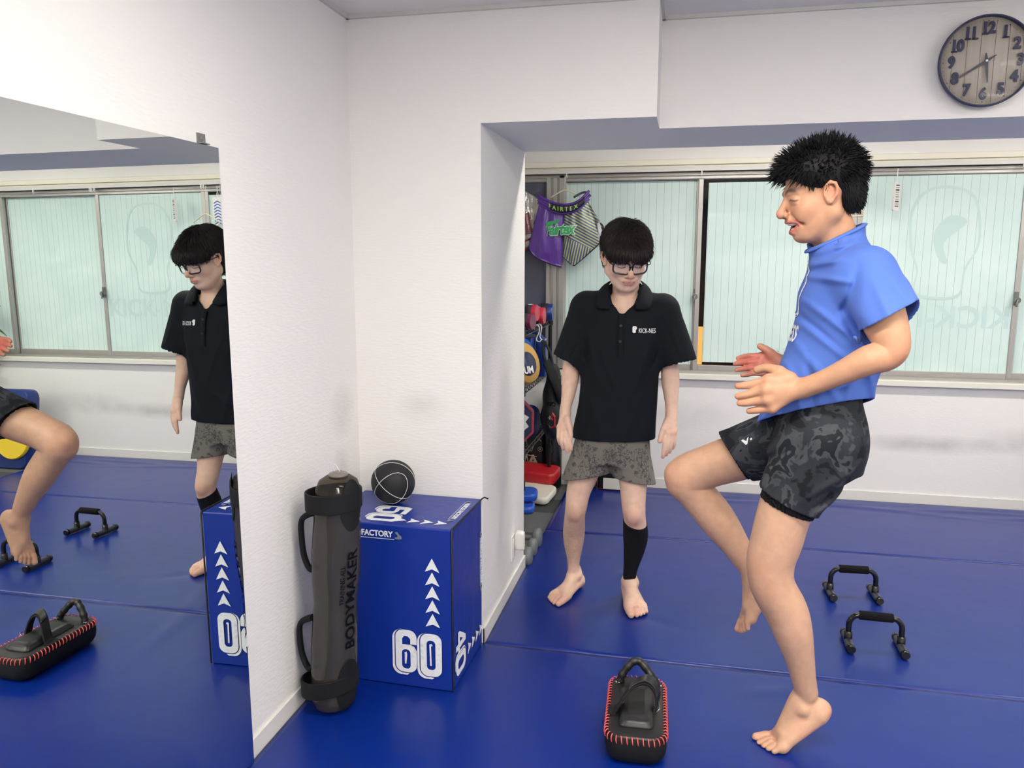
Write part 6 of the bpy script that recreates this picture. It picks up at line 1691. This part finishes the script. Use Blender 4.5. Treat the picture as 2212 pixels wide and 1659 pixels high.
# grey patterned shorts
def shorts_print(name, base, dark, sc):
    m = mat(name, base, .85, spec=.2, bump=(700,.3), bdist=.0006)
    nt = m.node_tree; b = nt.nodes['Principled BSDF']; g = nt.nodes.new('ShaderNodeNewGeometry')
    v = nt.nodes.new('ShaderNodeTexVoronoi'); v.inputs['Scale'].default_value = 24; nt.links.new(g.outputs['Position'], v.inputs[0])
    n = nt.nodes.new('ShaderNodeTexNoise'); n.inputs['Scale'].default_value = 120; n.inputs['Detail'].default_value = 2; n.inputs['Distortion'].default_value = .8; nt.links.new(g.outputs['Position'], n.inputs[0])
    n2 = nt.nodes.new('ShaderNodeTexNoise'); n2.inputs['Scale'].default_value = 11; nt.links.new(g.outputs['Position'], n2.inputs[0])
    wv = nt.nodes.new('ShaderNodeTexWave'); wv.inputs['Scale'].default_value = 16; wv.inputs['Distortion'].default_value = 14; wv.inputs['Detail'].default_value = 3; nt.links.new(g.outputs['Position'], wv.inputs[0])
    def M_(op, a, bb):
        q = nt.nodes.new('ShaderNodeMath'); q.operation = op
        for i, x in enumerate((a, bb)):
            if isinstance(x, (int, float)): q.inputs[i].default_value = x
            else: nt.links.new(x, q.inputs[i])
        return q.outputs[0]
    dot = M_('MULTIPLY', M_('LESS_THAN', v.outputs['Distance'], .26), M_('GREATER_THAN', n.outputs['Fac'], .44))
    pat = M_('MULTIPLY', M_('GREATER_THAN', n2.outputs['Fac'], .50), M_('MAXIMUM', M_('GREATER_THAN', n.outputs['Fac'], .555), M_('GREATER_THAN', wv.outputs['Fac'], .97)))
    k = M_('MULTIPLY', M_('MAXIMUM', dot, pat), .72)
    mx = nt.nodes.new('ShaderNodeMix'); mx.data_type = 'RGBA'; nt.links.new(k, mx.inputs[0]); mx.inputs[6].default_value = lin(base); mx.inputs[7].default_value = lin(dark)
    nt.links.new(mx.outputs[2], b.inputs['Base Color']); return m
M_gshort = shorts_print('shorts_grey_print', (116,112,106), (58,56,58), 1)
s = SDF()
loft(s, [(.64,-.314,3.425,.150,.104),(.70,-.304,3.425,.160,.110),(.78,-.298,3.425,.155,.108),(.86,-.29,3.43,.145,.10)], .0)
s.cone((-.368,3.42,.72), (-.420,3.405,.54), .090, .100, .025, sq=((0,1,0),.9)); s.cone((-.232,3.42,.72), (-.194,3.40,.54), .086, .090, .025, sq=((0,1,0),.92))
s.warp(folds([((-.34,3.32,.72),(-.40,3.30,.58),.006,.014),((-.46,3.33,.70),(-.47,3.31,.57),.005,.014),((-.28,3.31,.72),(-.24,3.30,.58),.005,.012),((-.16,3.33,.70),(-.16,3.31,.58),.005,.014),((-.31,3.31,.70),(-.312,3.31,.62),-.010,.012),((-.42,3.30,.64),(-.36,3.31,.60),-.003,.01)], .0018, 18, 9, 3.42))
shell(s, .0075)
cut(s, (-.418,3.41,.566), (.20,-.10,-1), .16, c=(-.435,3.41,.50)); cut(s, (-.196,3.40,.562), (-.13,-.10,-1), .14, c=(-.185,3.40,.49)); cut(s, (-.29,3.43,.83), (0,0,1), .3)
shortS = s; V, Q = s.mesh(.0035); shortsA = np_mesh('shorts', V, Q, M_gshort, personA, relax=1)

# black calf sleeve on his left leg
s = SDF(); ll = A['lleg']
s.chain([(p[0], p[1], p[2], p[3]+.0035) for p in ll[3:]], .02)
cut(s, (-.190,3.36,.382), (.30,-.35,1), .2, c=(-.19,3.37,.50)); cut(s, (-.209,3.42,.092), (0,-.2,-1), .12, c=(-.21,3.42,.03))
s.ops = [o for o in s.ops]
V, Q = s.mesh(.003); M_sleeve = mat('calf_sleeve_black', (14,15,20), .75, spec=.25)
slv = np_mesh('calf_sleeve', V, Q, M_sleeve, personA, relax=1)
M_gold = mat('print_gold', (214,178,72), .4, metal=.3)
def on_calf(vs, fs, z0, name):
    out = []
    for v in vs:
        a = v.x/.051-.02; z = z0+v.y; c = (-.1868-(.385-z)*-.02, 3.372+(.372-z)*.55, z); r = .0555-(.37-z)*0
        out.append((c[0]+r*math.sin(a), c[1]-r*math.cos(a), z))
    mb = MB(); mb.add(out, fs); adopt(mb.build(name, M_gold), slv)
vs, fs = text_mesh('VANTELIN', .0150, .0006, .001, sx=.80); on_calf(vs, fs, .3315, 'lettering')
vs, fs = flat_mesh([[(-.011,.008),(-.003,.008),(0,-.001),(.003,.008),(.011,.008),(.004,-.008),(-.004,-.008)]], .001); on_calf(vs, fs, .3500, 'emblem')

# glasses: thick dark square frames
M_spec = mat('spectacle_frame', (18,20,30), .2, spec=.6, coat=.3)
M_lens = glass_material('lens', (230,232,240), .86)
gl = empty('glasses', personA.location, 0); gl.parent = personA; gl.matrix_parent_inverse = personA.matrix_basis.inverted()
m = MB(); zc_, xf = -.004, .1015
for g in (-1, 1):
    cx = g*.0335
    lp = [Vector(PA(xf-abs(x-0)*.10-.012*max(0,(abs(x)-.03)/.03), x, y)) for x, y in rrect(cx, zc_, .058, .043, .014, 5)]
    m.tube(lp, .0036, 8, loop=True)
    m.tube(catmull([PA(.095,g*.060,.010), PA(.085,g*.0725,.010), PA(.04,g*.0785,.008), PA(-.01,g*.082,.004), PA(-.03,g*.083,-.012)], 5), .0021, 8)
m.tube(catmull([PA(xf-.0005,-.0085,.003), PA(xf+.001,0,.006), PA(xf-.0005,.0085,.003)], 4), .0026, 8)
o = m.build('spectacle_frame', M_spec); adopt(o, gl)
for g in (-1, 1):
    lp = [PA(xf-abs(x)*.10-.012*max(0,(abs(x)-.03)/.03), x, y) for x, y in rrect(g*.0335, zc_, .055, .040, .013, 5)]
    m = MB(); m.add([tuple(p) for p in lp], [tuple(range(len(lp)))]); adopt(m.build('lens', M_lens), gl)

# the body itself, one continuous skin
s = SDF()
loft(s, [(.60,-.305,3.43,.15,.095),(.70,-.300,3.43,.158,.105),(.85,-.288,3.43,.140,.095),(1.0,-.278,3.43,.135,.092),(1.15,-.268,3.435,.148,.10),(1.27,-.262,3.44,.150,.088),(1.335,-.260,3.445,.11,.062)], .03)
s.cone((-.40,3.445,1.305), (-.13,3.445,1.305), .048, .048, .05)
s.chain([(-.262,3.452,1.30,.062),(-.260,3.430,1.38,.056),(-.258,3.405,1.44,.055),(-.257,3.39,1.50,.055)], .03)
s.cone((-.262,3.385,1.305), (-.150,3.415,1.318), .011, .010, .02); s.cone((-.262,3.385,1.305), (-.372,3.415,1.318), .011, .010, .02)
for side in ('rleg', 'lleg'): s.chain(A[side], .02)
kx = ((-.4555,3.345,.415), (-.195,3.318,.428))
for k in kx: s.ell(k, (.026,.018,.032), .02)
for side in ('rarm', 'larm'): s.chain(A[side], .02)
for q in 'rl':
    hw = A[q+'hand_w']; s.cone(A[q+'arm'][-1][:3], hw[:3], A[q+'arm'][-1][3], hw[3]*.95, .012)
    hand(s, hw, A[q+'hand_k'], A[q+'hand_t'], A[q+'hand_th'], .0125)
foot(s, (-.468,3.470,-.0005), (-.36,-.93,0), (0,0,1), -1, 1.10)
foot(s, (-.209,3.435,-.0005), (.24,-.97,0), (0,0,1), 1, 1.14)
PA, RA = head(s, HC_A, FA, UA, SC_A, False)
V, Q = s.mesh(.0026)
armsA = near_chain(V, A['rarm'][3:]+[A['rhand_w'], A['rhand_k'][0], A['rhand_t'][0][-1]], .062) | near_chain(V, A['larm'][3:]+[A['lhand_w'], A['lhand_k'][0], A['lhand_t'][0][-1]], .062)
V = tuck(V, [(poloS, lambda P: (P[:,2] > .70) & ~armsA & ((P[:,2] < 1.335) | ((P[:,2] < 1.43) & (np.abs(P[:,0]+.26) > .095)))), (shortS, lambda P: (P[:,2] < .9) & (P[:,2] > .5) & ~armsA)])
SKA = lin((224,188,166))[:3]
def colA(V):
    C = np.tile(np.array(SKA), (len(V), 1))
    C = face_colors(C, V, HC_A, RA, SC_A, (204,132,122), False)
    C = blobs(C, V, [(kx[0],.05,.35),(kx[1],.05,.35),((-.4575,3.34,.38),.03,.25),((-.194,3.315,.39),.03,.3)], (186,120,100))
    for side in ('rhand', 'lhand'):
        C = blobs(C, V, [(k[:3], .016, .3) for k in A[side+'_k']]+[(t[-1][:3], .014, .5) for t in A[side+'_t']]+[(A[side+'_th'][-1][:3], .014, .4)], (206,120,100))
    C = blobs(C, V, [((-.53,3.30,.01),.05,.35),((-.17,3.24,.01),.05,.4),((-.475,3.28,.01),.03,.2)], (214,130,112))
    sh = np.exp(-((V[:, 2]-.27)/.13)**2)*(V[:, 0] < -.36)*(V[:, 2] < .45)         # hair on the bare shin
    n = np.random.RandomState(2).rand(len(V))
    return mixc(C, (120,92,72), sh*(.22+.34*n))
bodyA = np_mesh('body', V, Q, M_skin, personA, colA, relax=1)
# ================================================================ the man in the blue T-shirt
B = MAN['B']
HC_B = (.359, 2.452, 1.704); SC_B = 1.12
yB_, pB = math.radians(9), math.radians(14)
FB = (-math.cos(yB_)*math.cos(pB), -math.sin(yB_)*math.cos(pB), -math.sin(pB)); UB = (-math.cos(yB_)*math.sin(pB), -math.sin(yB_)*math.sin(pB), math.cos(pB))
PB, RB = head(SDF(), HC_B, FB, UB, SC_B, True)
personB = empty('person', (.34, 2.45, 0), 0, 'laughing man in a blue T-shirt balancing on one foot with his other knee raised', 'person')
# teeth
s = SDF(); s.ell(PB(.070,0,-.0575), np.array((.0240,.0205,.0062))*SC_B, 0, 'u', RB); s.ell(PB(.064,0,-.0715), np.array((.0230,.0175,.0045))*SC_B, 0, 'u', RB)
V, Q = s.mesh(.0015); np_mesh('teeth', V, Q, M_teeth, personB)

# short spiky black hair
s = SDF()
s.ell(PB(-.020,0,.046), np.array((.098,.084,.082))*SC_B, 0, 'u', RB)
s.ell(PB(.030,0,.066), np.array((.066,.072,.048))*SC_B, .02, 'u', RB)
s.ell(PB(-.058,0,-.010), np.array((.050,.068,.062))*SC_B, .02, 'u', RB)
s.ell(PB(.090,0,-.014), np.array((.076,.075,.078))*SC_B, .006, 's', RB)
for g in (-1, 1): s.ell(PB(.036,g*.085,-.050), np.array((.058,.035,.068))*SC_B, .006, 's', RB)
s.ell(PB(-.00,0,-.11), np.array((.085,.09,.055))*SC_B, .01, 's', RB)
V, Q = s.mesh(.004); hairB = np_mesh('hair', V, Q, M_hairB, personB, relax=1)
rg = random.Random(5); chains = []
def LB(v): return Vector(PB(*v))
R0, N0 = grow_roots(s, V, 5200, rg); L0 = local(R0, HC_B, RB, SC_B); NL = N0 @ RB
for i in range(len(R0)):
    p, n_ = L0[i], NL[i]
    if n_[2] < -.85 or (p[2] < .02 and p[0] > .03) or (n_[2] < -.4 and p[0] > -.03): continue
    cl = np.array((math.sin(p[0]*90+p[2]*60), math.cos(p[1]*110-p[2]*50), math.sin(p[1]*80+p[0]*100)))*.30
    front = max(0, min(1, (p[0]-.02)/.05)); back = max(0, min(1, (-p[0]-.02)/.05)); low = max(0, min(1, (.055-p[2])/.07)); top = max(0, min(1, (p[2]-.09)/.03))
    d = n_*.9+np.array((.55,0,-.25))*front+np.array((-.15,0,-.30))*back*(1-top)+np.array((0,0,.45))*top+cl+np.array([rg.gauss(0,.17) for _ in range(3)])
    d = d*(1-.62*low)+np.array((.15*front-.05*back,0,-1))*low*.95; d /= np.linalg.norm(d)
    L_ = rg.uniform(.012, .028)*(1-.45*low)*(1+.35*top+.25*front)
    p0 = p-n_*.003
    pts = [LB(p0+d*L_*t-np.array((0,0,.12))*L_*t*t) for t in (0,.33,.66,1)]
    chains.append((pts, rg.uniform(.0014, .0027)))
hs = strands('hair_locks', chains, personB, M_hairB); join_into(hairB, hs)

# blue T-shirt
def tee_material():
    m = mat('tee_blue', (84,116,198), .85, spec=.2, bump=(1000,.35), bdist=.0005, sheen=.05)
    return m
M_tee = tee_material()
ROWS_T = [(1.02,.365,2.49,.145,.165),(1.10,.392,2.495,.148,.168),(1.18,.414,2.50,.142,.165),(1.26,.437,2.50,.135,.168),(1.34,.452,2.50,.138,.175),(1.42,.452,2.50,.133,.175),(1.48,.452,2.50,.110,.165),(1.53,.436,2.492,.090,.115),(1.575,.416,2.482,.083,.084),(1.63,.410,2.48,.082,.080)]
s = SDF(); loft(s, ROWS_T, 0)
s.cone((.470,2.36,1.480), (.455,2.63,1.475), .066, .062, .05)
s.cone((.476,2.345,1.475), (.520,2.245,1.350), .078, .088, .045); s.cone((.520,2.245,1.350), (.535,2.225,1.31), .088, .092, .01)
s.cone((.455,2.65,1.465), (.445,2.73,1.31), .075, .078, .04)
fl = [((.335,2.47,1.50),(.40,2.36,1.52),.008,.012),((.33,2.46,1.47),(.42,2.34,1.46),.007,.012),((.36,2.42,1.535),(.47,2.36,1.58),.006,.010),
      ((.44,2.33,1.50),(.42,2.31,1.38),-.008,.012),((.42,2.31,1.38),(.46,2.29,1.30),-.010,.014),((.33,2.42,1.40),(.45,2.33,1.30),.007,.012),((.32,2.42,1.36),(.44,2.33,1.25),-.006,.011),((.33,2.42,1.33),(.50,2.33,1.20),.007,.013),
      ((.31,2.42,1.28),(.42,2.33,1.13),.008,.014),((.29,2.43,1.21),(.33,2.35,1.08),.009,.014),((.34,2.40,1.25),(.36,2.34,1.10),-.007,.012),((.46,2.32,1.25),(.44,2.33,1.12),.007,.013),((.50,2.33,1.22),(.54,2.37,1.10),.007,.013),
      ((.27,2.45,1.14),(.27,2.40,1.04),.008,.013),((.24,2.46,1.12),(.30,2.36,1.06),-.006,.012),((.47,2.27,1.46),(.50,2.18,1.36),.005,.012),((.52,2.30,1.46),(.56,2.2,1.38),.004,.014),((.44,2.42,1.60),(.40,2.43,1.55),.004,.008),((.56,2.38,1.46),(.56,2.40,1.30),.006,.015)]
s.warp(folds([(a,b,h*1.5,w_*.9) for a,b,h,w_ in fl], .003, 17, 21, 2.5))
shell(s, .008)
# hem: rides up at the back, drops at the front
cut(s, (.40,2.49,1.070), (.24,-.30,-1), .45)
# sleeve opening: a broad oblique cuff
cut(s, (.518,2.225,1.378), (.52,-.15,-.84), .125, c=(.56,2.20,1.30)); cut(s, (.445,2.73,1.32), (0,.3,-1), .10, c=(.445,2.75,1.25))
s.cone((.412,2.478,1.575), (.385,2.462,1.68), .067, .085, .003, 's')
cut(s, (.408,2.48,1.578), (-.45,0,.89), .12, c=(.40,2.47,1.66))
teeS = s; V, Q = s.mesh(.0033); tee = np_mesh('t_shirt', V, Q, M_tee, personB, relax=1)
# sleeve flare standing off behind the elbow
# neck rib
m = MB(); nb = []
for a in np.linspace(0, 2*math.pi, 36, endpoint=False):
    nb.append((.411+.076*math.cos(a), 2.479+.076*math.sin(a), 1.580+.038*math.cos(a)))
m.tube(nb, .0085, 8, loop=True, flat=.55); adopt(m.build('neck_rib', M_tee), tee)
# print on the chest: arc of the emblem and the last letters of the gym's name
def tee_pt(a, z, off=.006):
    T = table(ROWS_T); cx, cy, p, q = [np.interp(z, T[0], T[i]) for i in (1,2,3,4)]
    return (cx+(p+off)*math.cos(a), cy+(q+off)*math.sin(a), z)
def on_tee(vs, fs, a0, z0, name, off=.008, R=.150):
    mb = MB(); mb.add(stick([tee_pt(a0+v.x/R, z0+v.y, off+v.z) for v in vs], teeS, .0022, 6), fs); adopt(mb.build(name, M_white), tee)
vs, fs = text_mesh('KICK-NESS', .066, .0022, 0, sx=.62, space=1.05); on_tee(vs, fs, math.radians(180-20), 1.300, 'lettering')
g = [(-.06,.05,0),(-.045,.075,0),(.0,.085,0),(.05,.075,0),(.066,.03,0),(.055,-.02,0),(.04,-.075,0),(-.035,-.075,0),(-.045,-.02,0),(-.068,.0,0)]
oo = [(p.x, p.y) for p in catmull(g, 6, True)]; ii = [(x*.86, y*.88) for x, y in oo]
vs, fs = flat_mesh([oo, ii], 0); on_tee(vs, fs, math.radians(180-8), 1.430, 'glove_emblem')

# black camouflage shorts over a black liner
def camo():
    m = mat('camo_black', (42,45,52), .8, spec=.25, bump=(800,.35), bdist=.0006)
    nt = m.node_tree; b = nt.nodes['Principled BSDF']; g = nt.nodes.new('ShaderNodeNewGeometry')
    n = nt.nodes.new('ShaderNodeTexNoise'); n.inputs['Scale'].default_value = 13; n.inputs['Detail'].default_value = 3; n.inputs['Distortion'].default_value = .5; nt.links.new(g.outputs['Position'], n.inputs[0])
    r = nt.nodes.new('ShaderNodeValToRGB'); e = r.color_ramp; e.interpolation = 'LINEAR'
    e.elements[0].position = .38; e.elements[0].color = lin((20,22,28)); e.elements[1].position = .41; e.elements[1].color = lin((42,45,51))
    for p, c in ((.50,(40,43,50)),(.515,(62,65,70)),(.565,(66,69,74)),(.58,(26,29,36)),(.66,(30,33,40)),(.68,(78,81,84))):
        q = e.elements.new(p); q.color = lin(c)
    nt.links.new(n.outputs['Fac'], r.inputs[0]); nt.links.new(r.outputs[0], b.inputs['Base Color']); return m
M_camo = camo()
s = SDF()
loft(s, [(.90,.400,2.49,.128,.165),(.98,.402,2.495,.128,.168),(1.04,.405,2.50,.120,.160),(1.10,.407,2.50,.112,.150),(1.18,.408,2.50,.108,.146)], 0)
s.cone((.400,2.41,1.00), (.308,2.395,.80), .128, .093, .04); s.cone((.308,2.395,.80), (.300,2.395,.74), .093, .097, .01)
s.cone((.36,2.60,.965), (.16,2.66,.865), .118, .092, .04); s.cone((.16,2.66,.865), (.11,2.67,.84), .092, .095, .01)
s.warp(folds([((.46,2.30,1.00),(.42,2.30,.84),.007,.014),((.38,2.28,1.02),(.34,2.30,.84),.007,.013),((.33,2.30,1.0),(.27,2.31,.82),-.007,.012),((.50,2.36,.96),(.36,2.31,.86),.008,.012),((.50,2.38,.90),(.38,2.31,.82),-.006,.010),((.47,2.36,.86),(.37,2.31,.79),.007,.010),
    ((.27,2.38,.98),(.25,2.45,.86),-.012,.016),((.22,2.60,.98),(.16,2.60,.86),.006,.012),((.30,2.50,1.02),(.22,2.56,.93),.008,.014),((.42,2.32,1.08),(.40,2.31,.98),.005,.009)], .0028, 19, 33, 2.5))
shell(s, .008)
cut(s, (.305,2.40,.815), (-.42,0,-.90), .15, c=(.285,2.40,.745)); cut(s, (.178,2.655,.868), (-.79,0,-.61), .145, c=(.105,2.66,.815)); cut(s, (.41,2.5,1.145), (.0,0,1), .3, c=(.41,2.5,1.30))
shortSB = s; V, Q = s.mesh(.0035); shortsB = np_mesh('shorts', V, Q, M_camo, personB, relax=1)
M_liner = mat('liner_black', (14,14,17), .7, spec=.3)
s = SDF(); s.cone((.36,2.40,.94), (.300,2.40,.76), .090, .082, .02); shell(s, .004); cut(s, (.303,2.40,.790), (-.36,0,-.93), .15, c=(.29,2.40,.70)); cut(s, (.38,2.4,.855), (0,0,1), .3, c=(.38,2.4,1.05))
s2 = SDF(); s2.cone((.33,2.615,.95), (.13,2.67,.845), .085, .079, .02); shell(s2, .004); cut(s2, (.172,2.66,.866), (-.84,0,-.55), .15, c=(.10,2.66,.81)); cut(s2, (.215,2.6,.90), (.8,0,.6), .3, c=(.40,2.6,1.0))
V, Q = s.mesh(.004); V2, Q2 = s2.mesh(.004); np_mesh('liner', V, Q, M_liner, personB, relax=1); np_mesh('liner', V2, Q2, M_liner, personB, relax=1)
# white V mark on the raised leg's hem
vs, fs = flat_mesh([[(-.012,.010),(-.006,.010),(.001,-.003),(.006,.004),(.011,.006),(.001,-.012),(-.004,-.012)], [(.013,-.009),(.018,-.009),(.018,-.004),(.013,-.004)]], .0008)
M_ = frame((.190,2.545,.955), (.80,.0,.55), (-.45,.0,.85)); mb = MB(); mb.add(stick([M_ @ (v*1.25) for v in vs], shortSB, .002, 8), fs); adopt(mb.build('hem_mark', M_white), shortsB)

# the body itself, one continuous skin
s = SDF()
loft(s, [(.92,.405,2.50,.115,.16),(1.02,.405,2.50,.105,.155),(1.13,.402,2.50,.088,.135),(1.25,.415,2.50,.092,.135),(1.36,.432,2.50,.098,.15),(1.45,.447,2.50,.088,.15),(1.50,.452,2.50,.065,.12)], .03)
s.cone((.455,2.37,1.475), (.455,2.63,1.475), .055, .055, .04)
s.chain([(.450,2.50,1.49,.066),(.425,2.485,1.55,.062),(.392,2.465,1.62,.060),(.372,2.455,1.66,.058)], .03)
s.cone((.372,2.41,1.64), (.405,2.44,1.50), .012, .010, .018)
s.chain(B['nleg'], .02); s.chain(B['fleg'], .02)
s.ell((.2360,2.392,.6150), (.020,.030,.036), .025); s.ell((-.024,2.695,.795), (.026,.032,.030), .025)
s.chain(B['narm'], .02); s.chain(B['farm'], .02)
s.cone(B['narm'][-1][:3], B['nh_w'][:3], .026, .024, .01); hand(s, (*B['nh_w'][:3], .025), B['nh_k'], B['nh_t'], B['nh_th'], .0155, .005)
hand(s, B['fh_w'], B['fh_k'], B['fh_t'], B['fh_th'], .015, .005)
# standing foot on its ball, heel raised; raised foot hanging
hb = np.array((.4500, 2.445, .1270)); f_, l_, u_ = frame3((-.76,-.12,-.59), (-.45,0,.6)); SF = 1.12
foot(s, hb-(-.035*f_+.03*u_)*SF, f_, u_, 1, SF, math.radians(37))
f2, l2, u2 = frame3((-.50,-.08,-.84), (-.79,0,.5))
foot(s, np.array((.2544,2.70,.4335))-u2*.075+f2*.0, f2, u2, 1, 1.04)
PB, RB = head(s, HC_B, FB, UB, SC_B, True)
s.plane((0,0,.0012), (0,0,-1), .004)
V, Q = s.mesh(.0026)
armsB = near_chain(V, B['narm'][4:]+[B['nh_w']]+list(B['nh_k'])+[B['nh_t'][0][-1], B['nh_t'][3][-1], B['nh_th'][-1]], .062) | near_chain(V, B['farm'][3:]+[B['fh_w'], B['fh_k'][1], B['fh_t'][1][-1]], .06)
V = tuck(V, [(teeS, lambda P: (P[:,2] < 1.51) & (P[:,2] > .95) & ~armsB), (shortSB, lambda P: (P[:,2] < 1.14) & (P[:,2] > .72) & (P[:,0] > .06) & ~armsB)])
def colB(V):
    C = np.tile(np.array(lin((198,150,118))[:3]), (len(V), 1))
    leg = np.clip((1.0-V[:, 2])/.1, 0, 1); C = mixc(C, (205,163,135), leg*.9)
    C = mixc(C, (200,150,118), np.clip((V[:, 2]-1.5)/.08, 0, 1)*.55)
    C = face_colors(C, V, HC_B, RB, SC_B, (190,104,96), True, (46,40,40))
    C = blobs(C, V, [((.236,2.36,.61),.05,.25),((-.03,2.67,.79),.055,.3),((.27,2.34,.54),.03,.2),((.535,2.19,1.265),.04,.35)], (198,124,98))
    C = blobs(C, V, [(k[:3], .018, .25) for k in B['nh_k']]+[(t[-1][:3], .018, .4) for t in B['nh_t']], (205,125,100))
    C = blobs(C, V, [((.21,2.665,1.185),.05,.75),((.255,2.66,1.19),.05,.55),((.17,2.66,1.18),.03,.6)], (190,92,84))
    C = blobs(C, V, [((.30,2.43,.01),.05,.2),((.41,2.42,.06),.04,.35),((.475,2.44,.12),.03,.3),((.20,2.68,.28),.04,.3)], (206,122,100))
    return C
bodyB = np_mesh('body', V, Q, M_skin, personB, colB, relax=1)
